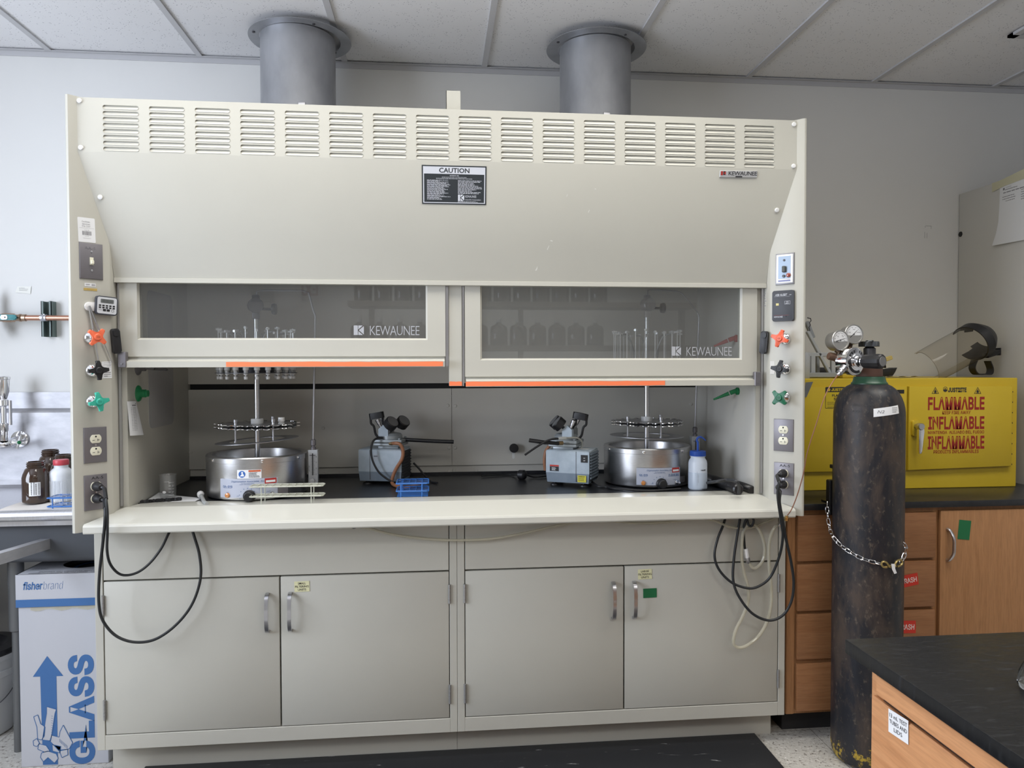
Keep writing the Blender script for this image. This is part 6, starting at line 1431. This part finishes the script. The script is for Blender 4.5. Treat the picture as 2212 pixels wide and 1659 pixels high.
bar('strut', GP2, P3(1744, 716), P3(1792, 806), .013, t); bar('strut', GP, P3(1742, 695, yk+.05), P3(1756, 730, yk+.05), .018, t)
b = B(); b.tube([P3(x, y, yk+.02) for x, y in ((1744, 686.5), (1751, 688), (1752, 693), (1748.5, 697), (1750.5, 702), (1747.5, 707), (1749.5, 713), (1747, 720), (1749, 728))], .0022, 6); b.build('wire_clip', DARKM, t)
b = B(); c = P3(1738, 806, yk-.03); zb2 = yz; b.lathe([(0, 0), (.034, 0), (.036, .003), (.036, .092), (.030, .106), (.012, .112), (.012, .130), (.009, .14), (0, .142)], (c.x, yk-.0, zb2), 28)
b.build('grey_bottle', GP2, None, 'grey plastic bottle standing in the bottle carrier, half hidden by the hood', 'bottle')
yg = -.33
t = thing('safety_goggles', 'black and yellow safety goggles lying behind the gas regulator', 'goggles', (2.82, yg, yz))
c = AY(1913, 785, yg); b = B(); d = V((.8, -.5, .12)).normalized(); b.lathe([(.017, -.10), (.018, -.02), (.020, .0), (.018, .0), (.015, -.012), (.0, -.02)], c, 24, d); b.build('strap_roll', BLACK, t)
b = B(); A_ = P3(1896, 782, yg+.01); C_ = P3(1926, 772, yg+.01); bar('foam_band', mat('foam_yellow', (.60, .47, .16), .7), A_, C_, .017, t)
b = B(FRONT((0, yg-.01, 0))); P = [AY(x, y, yg-.01) for x, y in ((1870, 812), (1868, 796), (1905, 797), (1925, 797), (1936, 794), (1931, 803), (1926, 812))]; b.prism([(p.x, max(p.z, yz+.001)) for p in P][::-1], -.05, .01, bev=.003); b.build('goggle_frame', BLACK, t, recalc=True)
b = B(); N = 12; g = []
x0, x1 = AY(1892, 815, -.30).x, AY(1971, 815, -.30).x
for i in range(N+1): x = x0+(x1-x0)*i/N; g.append([b.v((x, -.36+.11*j/4, yz+.002+.006*abs(math.sin(i*.8+j))*(1-.3*(j % 2)))) for j in range(5)])
for A_, C_ in zip(g, g[1:]):
    for j in range(4): b.f((A_[j], C_[j], C_[j+1], A_[j+1]))
b.build('paper_towel', mat('towel_tan', (.52, .43, .24), .85), None, 'crumpled tan paper towel on the yellow cabinet beside the goggles', 'paper towel')
b = B(); bb = AY(1818, 812, -.34); b.box(bb.x-.03, bb.x+.05, -.40, -.30, yz+.0005, yz+.018, .003); b.build('yellow_block', mat('block_yellow', (.55, .40, .03), .5), None, 'small yellow block on the yellow cabinet behind the regulator', 'block')
b = B(); bb = AY(1775, 800, -.20); b.box(bb.x-.05, bb.x+.16, -.24, -.12, yz+.0005, yz+.045, .004); b.build('black_case', BLACK, None, 'low black case behind the bottle carrier on the yellow cabinet', 'case')
# face shield
ysd = -.30
pA, pB = AY(2002, 793, ysd), AY(2098, 741, ysd+.02)             # axis from chin edge to brow
t = thing('face_shield', 'clear face shield with black headband lying on the yellow cabinet', 'face shield', (pB.x, ysd, yz))
ax = (pB-pA).normalized(); sd = V((0, 1, 0)); sd = (sd-ax*sd.dot(ax)).normalized(); nn = ax.cross(sd)
# nn points across the axis in the picture plane
L_ = (pB-pA).length
b = B(); N = 30; g = []
for i in range(N+1):
    a = R45(-118+236*i/N); row = []
    for s_, r in ((-.035, .070), (.0, .0755), (.5, .078), (1.0, .078)):
        p = pA+ax*(L_*s_ if s_ > 0 else s_*.6*math.cos(a)) + (sd*(-math.cos(a))*r*1.18 + nn*math.sin(a)*r); row.append(b.v(p))
    g.append(row)
for A_, C_ in zip(g, g[1:]):
    for k in range(3): b.f((A_[k], C_[k], C_[k+1], A_[k+1]))
vz = b.build('visor', VISOR, t)
P = [pA+ax*(-.021*math.cos(a))+(sd*(-math.cos(a))*.0705*1.18+nn*math.sin(a)*.0705) for a in [R45(-118+236*i/40) for i in range(41)]]; b = B(); b.tube(P, .0012, 6); b.build('visor_edge', mat('visor_rim', (.24, .22, .18), .3), vz)
b = B()
def arc(h0, h1, r0, r1, a0_, a1_, n=36, th=.004):
    rows_ = []
    for i in range(n+1):
        a = R45(a0_+(a1_-a0_)*i/n); e = (sd*(-math.cos(a))*1.18+nn*math.sin(a)); rows_.append([b.v(pA+ax*h0+e*r0), b.v(pA+ax*h1+e*r1), b.v(pA+ax*h1+e*(r1-th)), b.v(pA+ax*h0+e*(r0-th))])
    for A_, C_ in zip(rows_, rows_[1:]):
        for k in range(4): b.f((A_[k], A_[(k+1) % 4], C_[(k+1) % 4], C_[k]))
    b.f(rows_[0]); b.f(rows_[-1][::-1])
arc(L_-.008, L_+.030, .081, .083, -140, 140); arc(L_+.030, L_+.050, .083, .072, -140, 140); b.build('brow_guard', BLACK, t, recalc=True)
b = B(); arc(L_+.05, L_+.075, .072, .055, -150, 150); b.build('crown_piece', BLACK, t, recalc=True)
q = [AY(x, y, ysd+.0) for x, y in ((2105, 778), (2100, 795), (2108, 808), (2124, 814), (2136, 808), (2139, 797), (2133, 780))]
q = [V((p.x, p.y, max(p.z, yz+.014))) for p in q]; sp_ = smooth_pts(q, 5); b = B(); rows_ = []
for i, p in enumerate(sp_): dd = (sp_[min(i+1, len(sp_)-1)]-sp_[max(i-1, 0)]).normalized(); nr = V((-dd.z, 0, dd.x)); rows_.append([b.v(p+nr*.002+V((0, -.02, 0))), b.v(p+nr*.002+V((0, .02, 0))), b.v(p-nr*.002+V((0, .02, 0))), b.v(p-nr*.002+V((0, -.02, 0)))])
for A_, C_ in zip(rows_, rows_[1:]):
    for k in range(4): b.f((A_[k], A_[(k+1) % 4], C_[(k+1) % 4], C_[k]))
b.build('head_strap', BLACK, t, recalc=True)
b = B(); A_, C_ = AY(2128, 770, ysd), AY(2155, 761, ysd); T = fr(A_, C_-A_, (0, 0, 1)); b = B(T); b.box(0, (C_-A_).length, -.008, .014, -.02, .02, .003, 1); b.box((C_-A_).length-.004, (C_-A_).length+.002, -.013, .019, -.02, .02, .001, 1); b.build('strap_knob', BLACK, t)

# --- gas cylinder
GX, GY, GR = 2.677, -.868, .1155
CYLM = mat('cylinder_paint', (.02, .02, .022), .42)
v = coords(CYLM, (1, 1, .35)); n1 = noise(CYLM, v, 9, 6, .68, .3); n2 = noise(CYLM, coords(CYLM, (1, 1, .6)), 60, 4, .7); n_, l_, b_ = NT(CYLM)
tc = n_.new('ShaderNodeTexCoord'); sx = n_.new('ShaderNodeSeparateXYZ'); l_.new(tc.outputs['Object'], sx.inputs[0])
rust = ramp(CYLM, n1, [(.46, (0, 0, 0)), (.64, (1, 1, 1))]); c1 = mixc(CYLM, rust, (.015, .016, .021), (.065, .047, .037))
sc = ramp(CYLM, n2, [(.57, (0, 0, 0)), (.70, (.7, .7, .7))]); c2 = mixc(CYLM, sc, c1, (.13, .105, .08))
mr = n_.new('ShaderNodeMapRange'); mr.inputs[1].default_value = .30; mr.inputs[2].default_value = .05; l_.new(sx.outputs[2], mr.inputs[0])
ms = n_.new('ShaderNodeMath'); ms.operation = 'MULTIPLY'; l_.new(mr.outputs[0], ms.inputs[0]); l_.new(noise(CYLM, coords(CYLM), 26, 5, .75), ms.inputs[1])
yw = ramp(CYLM, ms.outputs[0], [(.50, (0, 0, 0)), (.56, (1, 1, 1))]); c3 = mixc(CYLM, yw, c2, (.40, .28, .035))
setc(CYLM, c3); setr(CYLM, ramp(CYLM, n1, [(.3, (.30,)*3), (.7, (.62,)*3)])); bump(CYLM, n2, .12, .002)
t = thing('gas_cylinder', 'tall scuffed black gas cylinder chained in front of the oak cabinet', 'gas cylinder', (GX, GY, 0))
prof = [(0, .004), (.085, .0), (.103, .006), (.112, .022), (GR, .045), (GR, 1.215), (.1150, 1.232), (.1130, 1.250), (.1090, 1.268), (.1030, 1.285), (.095, 1.300), (.085, 1.313), (.073, 1.323), (.060, 1.330), (.05, 1.333)]
b = B(); b.lathe(prof, (GX, GY, 0), 72); b.build('cylinder_body', CYLM, t)
b = B(); b.lathe([(.059, 1.322), (.0595, 1.334), (.054, 1.340), (.050, 1.357), (0, 1.357)], (GX, GY, 0), 40); b.build('neck_ring', mat('neck_green', (.025, .075, .045), .35), t)
b = B(); b.lathe([(.041, 1.355), (.043, 1.358), (.042, 1.386), (.034, 1.392), (0, 1.392)], (GX, GY, 0), 32); b.build('neck_collar', mat('rusty_brown', (.085, .042, .03), .6), t)
va = math.atan2(CAM.y-GY, CAM.x-GX)
def wrapc(b, r, da, z0):
    for v in b.bm.verts: a = va+da+v.co.x/r; v.co = V((GX+math.cos(a)*(r+v.co.z), GY+math.sin(a)*(r+v.co.z), z0+v.co.y))
def shoulder(b, da):
    """wrap flat artwork onto the rounded shoulder"""
    for v in b.bm.verts:
        zz = v.co.y
        for (r0, h0), (r1, h1) in zip(prof, prof[1:]):
            if h0 <= zz <= h1 and h1 > h0: r = r0+(r1-r0)*(zz-h0)/(h1-h0); break
        else: r = GR
        a = va+da+v.co.x/.10; v.co = V((GX+math.cos(a)*(r+.0016), GY+math.sin(a)*(r+.0016), zz))
b = B(); n = 12
for i in range(n): 
    x0 = .012+.078*i/n; x1 = .012+.078*(i+1)/n; k0, k1 = .012*i/n, .012*(i+1)/n; b.f([b.v((x0, 1.222+k0, 0)), b.v((x1, 1.222+k1, 0)), b.v((x1, 1.250+k1, 0)), b.v((x0, 1.250+k0, 0))])
for f in b.bm.faces[:]: pass
bmesh.ops.subdivide_edges(b.bm, edges=b.bm.edges[:], cuts=3, use_grid_fill=True)
shoulder(b, 0); b.build('tape_label', PAPER, t, 'white tape label')
b = B(); b.text('N2', .032, 1.240, .010, .020, 0, bold=.0, shear=.3); b.lines(.066, .086, 1.236, 1.256, 3, .3, .3, 0)
for v_ in b.bm.verts: v_.co.y += 0
shoulder(b, 0); bmesh.ops.translate(b.bm, verts=b.bm.verts[:], vec=(-.0004, -.0006, .0002)); b.build('tape_writing', INKG, t)
for txt, z, w_ in (('3AA2400', 1.262, .060), ('C03195', 1.240, .055)):
    b = B(); b.text(txt, -.018, z, .0085, w_, 0, bold=0); shoulder(b, 0); b.build('stamped_number', mat('stamp_dark', (.05, .05, .052), .6) if 'stamp_dark' not in MATS else MATS['stamp_dark'], t)
# valve, regulator
VX, VY = GX, GY
NK = mat('valve_brass_dark', (.16, .11, .075), .4, .8)
b = B(); b.lathe([(.024, 1.385), (.022, 1.40), (.020, 1.41), (.020, 1.455), (.013, 1.462), (.013, 1.478), (0, 1.478)], (VX, VY, 0), 24); b.build('cylinder_valve', DARKM, t)
b = B(Matrix.Translation((VX, VY, 1.462)))
P = []
for i in range(60): a = 2*PI*i/60; r = .031+.005*math.cos(5*a); P.append((r*math.cos(a), r*math.sin(a)))
b.prism(P, 0, .018, bev=.005); b.lathe([(.014, .018), (.012, .022), (0, .023)]); b.build('valve_handwheel', mat('handwheel_grey', (.07, .075, .08), .35, .5), t)
t2 = thing('gas_regulator', 'chrome two-gauge gas regulator with a black knob on the cylinder', 'regulator', (VX, VY-.06, 1.40))
n = V((.37, -.93, .0)).normalized()
rc = AY(1841, 781, -.93)
b = B(); b.lathe([(0, -.052), (.018, -.052), (.026, -.040), (.040, -.036), (.040, -.012), (.046, -.010), (.046, .006), (.048, .007), (.048, .012), (.040, .016), (.026, .018), (.026, .020), (.019, .021), (.019, .034), (.013, .036), (.013, .05), (0, .05)], rc, 40, n); b.build('regulator_body', CHROME, t2)
Tn = fr(rc+n*.0165, n.cross(V((0, 0, 1)))*-1, (0, 0, 1))
b = B(fr(rc+n*.0168, V((0, 0, 1)).cross(n), (0, 0, 1)))
for i in range(26): 
    if 8 <= i <= 10 or 19 <= i <= 20: continue
    a0_, a1_ = R45(200+i*12), R45(200+(i+.96)*12); b.poly([(.041*math.cos(a0_), .041*math.sin(a0_)), (.041*math.cos(a1_), .041*math.sin(a1_)), (.031*math.cos(a1_), .031*math.sin(a1_)), (.031*math.cos(a0_), .031*math.sin(a0_))], .0005)
b.build('black_ring', BLACK, t2)
b = B(fr(rc+n*.0172, V((0, 0, 1)).cross(n), (0, 0, 1)))
for i, ch in enumerate('MATHESON'): a = R45(160-20*i); b.text(ch, .036*math.cos(a), .036*math.sin(a), .0085, None, .0006, rot=a-PI/2, bold=.03)
b.build('ring_lettering', SATIN, t2)
b = B(); kb = rc+n*.040; pr = [(.014, 0), (.021, .006), (.0235, .012), (.0255, .060), (.0245, .070), (.020, .074), (0, .074)]; b.lathe(pr, kb, 12, n); kn = b.build('adjusting_knob', BLACK, t2, sharp=20)
b = B(); b.lathe([(.0165, .0742), (.016, .0755), (0, .0758)], kb, 24, n); b.build('knob_cap', mat('knob_grey', (.16, .16, .165), .5), kn)
def gauge(px, py, Y, ang, roll, label):
    c = AY(px, py, Y); d = V((math.cos(va+ang), math.sin(va+ang), .10)).normalized()
    b = B(); b.lathe([(0, -.040), (.030, -.040), (.0325, -.036), (.0325, -.008), (.0350, -.007), (.0350, .003), (.0335, .005), (.0305, .005), (.030, .001), (0, .001)], c, 40, d); g = b.build('pressure_gauge', MATS['gauge_case'] if 'gauge_case' in MATS else mat('gauge_case', (.46, .45, .43), .33, .85), t2)
    rt = V((0, 0, 1)).cross(d); F_ = fr(c+d*.0014, rt, (0, 0, 1)) @ Matrix.Rotation(roll, 4, 'Z')
    b = B(F_); b.lathe([(.0298, 0), (0, 0)]); b.build('gauge_dial', PAPER, g)
    b = B(F_)
    for i in range(28): a = R45(225-270*i/27); r0 = .024 if i % 3 else .021; ca, sa = math.cos(a), math.sin(a); w_ = .0005; b.poly([(r0*ca-w_*sa, r0*sa+w_*ca), (.026*ca-w_*sa, .026*sa+w_*ca), (.026*ca+w_*sa, .026*sa-w_*ca), (r0*ca+w_*sa, r0*sa-w_*ca)], .0005)
    for i in range(5): a = R45(225-270*i/4); b.text(str(i*50), .0165*math.cos(a), .0165*math.sin(a), .0035, None, .0005)
    b.lines(-.012, .012, -.016, -.009, 2, .4, .2, .0005); b.poly([(-.015, -.011), (-.013, -.0125), (.013, .0135), (.0125, .0145)], .0008); b.lathe([(.0025, .001), (0, .0015)], n=14); b.build('gauge_marking', INK, g)
    b = B(); b.cyl(c-d*.02+V((0, 0, -.03)), rc.lerp(c, .25)-n*.02, .009, 12); b.build('gauge_stem', NK, g)
gauge(1815, 735, -.915, .72, -.5, ''); gauge(1844, 722, -.895, .58, .0, '')
nt = AY(1796, 770, -.90); b = B(); e = (AY(1822, 776, -.90)-nt).normalized(); b.lathe([(0, -.012), (.012, -.011), (.0135, -.006), (.0135, .016), (.016, .018), (.016, .040), (.010, .044), (.010, .06), (0, .06)], nt, 14, e); b.build('inlet_fitting', mat('brown_fitting', (.13, .075, .05), .5, .3), t2, sharp=20)
b = B(); b.cyl(rc-n*.03, V((VX, VY, rc.z)), .014, 14); b.build('inlet_nut', NK, t2)
ot = AY(1814, 805, -.955); b = B(); e = (AY(1809, 812, -.955)-AY(1822, 796, -.94)).normalized(); b.lathe([(.011, -.034), (.011, -.012), (.0085, -.010), (.0085, -.006), (.0105, -.004), (.0105, .002), (.006, .004), (.006, .012), (.0035, .014), (0, .014)], ot, 14, e); b.build('outlet_fitting', SATIN, t2)
P = [ot+e*.012]+pts([(1800, 823, -.955), (1787, 845, -.955), (1776, 872, -.955), (1765, 910, -.95), (1752, 950, -.945), (1742, 985, -.94), (1735, 1025, -.93), (1722, 1070, -.91), (1710, 1100, -.895), (1701, 1113, -.88)])
t = thing('copper_tube', 'thin copper tube running from the regulator down to the hood corner', 'gas tube', P[-1])
hose('tube', P, .0019, COPPER, t, 8, 8)
b = B(); q = AY(1699, 1119, -.875); b.lathe([(.006, -.010), (.008, -.008), (.008, .002), (.006, .003), (.006, .008), (0, .008)], q, 6, (.1, -.05, 1)); b.build('brass_nut', mat('brass_bright', (.62, .46, .20), .25, .95), t)
b = B(); q = AY(1685.5, 1131, -.80); b.lathe([(.005, -.012), (.0075, -.010), (.0075, .0), (.006, .002), (.006, .010), (0, .010)], q, 12, (.5, 0, 1)); b.build('tube_clamp', CHROME, t)
# bracket behind the cylinder and the chain
t = thing('cylinder_bracket', 'black cylinder bracket clamped to the countertop edge', 'bracket', (2.585, -.76, .80))
q0, q1 = AY(1790, 1037, -.77), AY(1800, 1112, -.77)
b = B(); b.box(q0.x, q1.x+.05, -.778, -.750, q1.z, q0.z, .003, 1); b.box(q0.x+.01, q0.x+.09, -.752, -.70, ZR+.0005, ZR+.008, .001, 1); b.build('bracket_plate', BLACK, t)
q = AY(1797, 1008, -.77); b = B(); b.box(q.x-.004, q.x+.02, -.785, -.76, q.z-.006, q.z+.008, .002, 1); b.box(q.x+.004, q.x+.014, -.775, -.765, q0.z, q.z, .001, 1); b.build('clamp_arm', BLACK, t)
cp = [AY(1787, 1083, -.792), AY(1786.5, 1100, -.80), AY(1789, 1122, -.815), AY(1793, 1145, -.835), AY(1800, 1160, -.87)]
for x, y in ((1812, 1174), (1826, 1186), (1840, 1195), (1854, 1203), (1868, 1209), (1882, 1213), (1896, 1217), (1908, 1219)): cp.append(cyl_hit(x, y, GX, GY, GR+.006))
cp2 = [cyl_hit(1944, 1217, GX, GY, GR+.006), cyl_hit(1950, 1208, GX, GY, GR+.008), cyl_hit(1955, 1196, GX, GY, GR+.008), cyl_hit(1957.5, 1182, GX, GY, GR+.010), cyl_hit(1957, 1168, GX, GY, GR+.010)+V((0, .03, 0))]
t = thing('safety_chain', 'silver chain with a brass double snap hook around the gas cylinder', 'chain', cp[0])
def chain(P, pitch=.0205):
    S = smooth_pts(P, 12); acc = [0]
    for a, c in zip(S, S[1:]): acc.append(acc[-1]+(c-a).length)
    s_ = 0; k = 0; j = 0
    while s_+pitch*.6 < acc[-1]:
        def at(q):
            for i in range(len(acc)-1):
                if acc[i+1] >= q: return S[i].lerp(S[i+1], (q-acc[i])/max(1e-9, acc[i+1]-acc[i]))
            return S[-1]
        a = at(s_); c = at(min(acc[-1], s_+pitch*1.12)); d = (c-a).normalized(); m_ = (a+c)/2
        out = V((m_.x-GX, m_.y-GY, 0)).normalized(); side = d.cross(out).normalized()
        if k % 2: w_ = (side*.35+out*.94).normalized()
        else: w_ = (side*.94+out*.2).normalized()
        hl = pitch*.58; rr = .0054; L = []
        for i in range(16): an_ = 2*PI*i/16; ca, sa = math.cos(an_), math.sin(an_); L.append(m_+d*(rr*ca+(hl-rr)*(1 if ca > 0 else -1)*min(1, abs(ca)*4))+w_*rr*sa)
        b = B(); b.tube(L, .00155, 7, closed=True); b.build('chain_link', CHROME, t); s_ += pitch; k += 1
chain(cp); chain(cp2)
BR = mat('brass_hook', (.44, .34, .14), .3, .9)
def oncyl(x, y, o=.010): return cyl_hit(x, y, GX, GY, GR+o)
b = B(); b.tube(smooth_pts([oncyl(1918, 1222), oncyl(1926, 1224), oncyl(1934, 1222)], 4), .0052, 10)
for L in ([(1920, 1222), (1914, 1214.5), (1907, 1213.5), (1904, 1219), (1908, 1224.5), (1916, 1225)], [(1932, 1221.5), (1937, 1212.5), (1944, 1209.5), (1949, 1213), (1947, 1220), (1938, 1224)]): b.tube(smooth_pts([oncyl(*p) for p in L], 5), .0036, 8)
b.build('snap_hook', BR, t)
b = B(); q = [oncyl(x, y, .018) for x, y in ((1925, 1218), (1933, 1218), (1934, 1229), (1937.5, 1238), (1932, 1240), (1927, 1230))]; b.f([b.v(p) for p in (q[0], q[5], q[2], q[1])]); b.f([b.v(p) for p in (q[5], q[4], q[3], q[2])]); b.build('hook_tape', PAPER, t, 'white tape tag')

# --- floor mat
MATM = mat('mat_black', (.017, .018, .021), .38); n_, l_, b_ = NT(MATM)
f1 = noise(MATM, coords(MATM, (1.2, 7, 1), (0, 0, .12)), 5, 6, .62, 1.2); f2 = noise(MATM, coords(MATM, (1, 1, 1)), 2.6, 2)
mk = ramp(MATM, f1, [(.66, (0, 0, 0)), (.70, (.5, .5, .5)), (.74, (0, 0, 0))]); setc(MATM, mixc(MATM, mk, (.017, .018, .021), (.60, .60, .60)))
b = B(); mx, my = AZ(1632, 1590, 0).x, -.684; b.box(.15, 2.352, -1.62, -.676, .0005, .010, .002, 1); b.build('floor_mat', MATM, None, 'black marbled anti-fatigue mat on the floor before the hood', 'floor mat')

# --- foreground bench
ZB = .90; BX, BY = 1.9036, -2.0537
b = B(); b.box(BX, BX+1.5, BY-2.2, BY, ZB-.026, ZB, .0025, 2); 
BT = mat('bench_top', (.014, .0145, .016), .33, spec=.3); f = noise(BT, coords(BT, (3, 14, 1), (0, 0, .5)), 9, 5, .7, .8); setc(BT, ramp(BT, f, [(.55, (.009, .0095, .011)), (.80, (.032, .034, .038))])); setr(BT, ramp(BT, f, [(.4, (.30,)*3), (.8, (.5,)*3)]))
b.build('bench_worktop', BT, None, 'black bench top in the right foreground', 'countertop')
XF = BX+.028; YBK = AX(1884, 1470, XF).y
t = thing('bench_cabinet', 'light oak drawer cabinet under the black bench top in the foreground', 'base cabinet', (XF+.3, YBK-.9, 0))
b = B(); b.box(XF, XF+1.4, YBK-2.1, YBK, .10, ZB-.0265); b.box(XF+.06, XF+1.34, YBK-2.1, YBK-.03, 0, .10); b.build('cabinet_body', WOODB, t)
T = fr((XF, 0, 0), (0, -1, 0), (0, 0, 1))
def bx_(x, y): q = AX(x, y, XF); return (-q.y, q.z)
zg = bx_(1915, 1506)[1]; s0 = bx_(1912, 1500)[0]
b = B(T); b.box(s0, s0+.60, zg+.004, ZB-.030, .0, .018, .003, 1); b.build('drawer', WOODB, t)
b = B(T); b.box(s0-.002, s0+.60, zg-.008, zg+.004, 0, .0012); b.build('drawer_gap', BLACKM, t)
sn = bx_(1893, 1500)[0]
b = B(T); b.box(sn, s0+.60, zg-.40, zg-.008, .0, .010, .003, 1); b.build('drawer', WOODB, t)
def by_(x, y): q = AX(x, y, XF-.011); return (-q.y, q.z)
T2 = fr((XF-.0107, 0, 0), (0, -1, 0), (0, 0, 1)); P = [by_(*p) for p in ((1919.5, 1530), (1962.5, 1557), (1962.5, 1609), (1919.5, 1580))]
cx_, cz_ = sum(p[0] for p in P)/4, sum(p[1] for p in P)/4; w_ = P[1][0]-P[0][0]; h_ = P[0][1]-P[3][1]
b = B(T2); b.poly([P[0], P[3], P[2], P[1]], .0006); b.mi = 1
sl = (P[1][1]-P[0][1])/w_
for i, (tx_, ww) in enumerate((('13 mL TEST', .88), ('TUBES AND', .88), ('LIDS', .42))):
    b.text(tx_, cx_, cz_+h_*(.27-.27*i), h_*.17, w_*ww, .0010, rot=math.atan(sl))
b.build('taped_note', [PAPER, INK], None, 'white handwritten note reading 13 mL TEST TUBES AND LIDS on the foreground drawer', 'note')
# flask at the right edge
q = AZ(2243, 1490, ZB); 
t = thing('erlenmeyer_flask', 'clear glass flask standing on the foreground bench at the right edge', 'flask', (q.x, q.y, ZB))
rr = .040; rr = (AZ(2243, 1478, ZB)-AZ(2196, 1470, ZB)).length*.98
b = B(); k = rr/.04; b.lathe([(0, .001), (rr*.9, .001), (rr, .006), (rr*1.0, .012), (rr*.93, .025), (rr*.40, .085*k), (rr*.36, .11*k), (rr*.42, .112*k), (rr*.36, .110*k), (rr*.34, .10*k), (rr*.88, .024), (rr*.94, .010), (0, .005)], (q.x, q.y, ZB+.0005), 40); b.build('flask_body', GLASSM, t)

# ================================================================ the far side of the room (seen mirrored in the sash glass)
YBK2 = YF
def mir(x, y, Yv): q = AY(x, y, -1.48-Yv); return V((q.x, Yv, q.z))
# shelf unit with amber bottles
ysh = -4.35
t = thing('reagent_shelf', 'two-tier reagent shelf across the room, mirrored in the sash glass', 'shelf', (2.3, ysh, 0))
zA = mir(850, 653, ysh).z; zB = zA-.36; x0 = mir(755, 660, ysh).x; x1 = x0+2.9
SH_ = mat('shelf_wood', (.13, .105, .08), .5)
b = B(); b.box(x0, x1, ysh-.15, ysh+.15, zA-.045, zA, .003, 1); b.build('shelf_board', SH_, t); b = B(); b.box(x0-.02, x1, ysh-.15, ysh+.15, zB-.045, zB, .003, 1); b.build('shelf_board', SH_, t)
for xx in (x0+.16, x0+1.4, x1-.1): b = B(); b.box(xx, xx+.04, ysh-.03, ysh+.03, 0, zA-.045); b.build('shelf_post', SH_, t)
first = None
for r_ in range(2):
    z0 = (zA, zB)[r_]
    for i in range(13):
        o = thing('reagent_bottle', ('amber reagent bottle in the row on the upper shelf across the room', 'amber reagent bottle in the row on the lower shelf across the room')[r_], 'bottle', (x0+.11+.165*i-(.03 if r_ else 0), ysh, z0+.0005), ('amber bottles on the upper shelf', 'amber bottles on the lower shelf')[r_])
        if first is None:
            ox, oy, oz = o.location; b = B(); b.lathe([(0, 0), (.070, 0), (.074, .006), (.074, .14), (.062, .165), (.022, .185), (.020, .20), (0, .20)], (ox, oy, oz), 24); g = b.build('bottle_glass', AMBER, o); b = B(); b.lathe([(.023, .196), (.023, .222), (0, .222)], (ox, oy, oz), 16); c = b.build('bottle_cap', WHITEP, o); first = (g, c)
        else:
            for p in first: c = p.copy(); COL.objects.link(c); c.parent = o
yw_ = YF+.002
q = mir(662, 626, yw_); t = thing('exit_sign', 'lit EXIT sign on the far wall, mirrored in the left sash glass', 'exit sign', (q.x, yw_+.03, q.z-.1))
Tf = fr((q.x, yw_+.05, q.z), (-1, 0, 0), (0, 0, 1))
b = B(Tf); b.box(-.17, .17, -.10, .10, -.05, 0, .006, 1); b.build('sign_box', WHITEP, t); b = B(Tf); b.text('EXIT', 0, 0, .14, .27, .001, strike=(.006, .004)); b.build('sign_letters', mat('exit_red', (.20, .02, .02), .4), t)
q = mir(572, 641, yw_); t = thing('emergency_light', 'twin-lamp emergency light on the far wall, mirrored in the left sash glass', 'emergency light', (q.x, yw_+.04, q.z))
Tf = fr((q.x, yw_+.06, q.z), (-1, 0, 0), (0, 0, 1)); b = B(Tf); b.box(-.20, .20, -.06, .06, -.06, 0, .01, 2); b.build('light_box', mat('light_box', (.30, .30, .30), .5), t)
for sx in (-1, 1): b = B(Tf); b.lathe([(0, -.02), (.06, -.01), (.145, .03), (.15, .04), (.14, .045), (0, .05)], (sx*.27, 0, 0), 32); b.build('lamp_head', mat('lamp_head', (.75, .75, .75), .3) if 'lamp_head' not in MATS else MATS['lamp_head'], t)
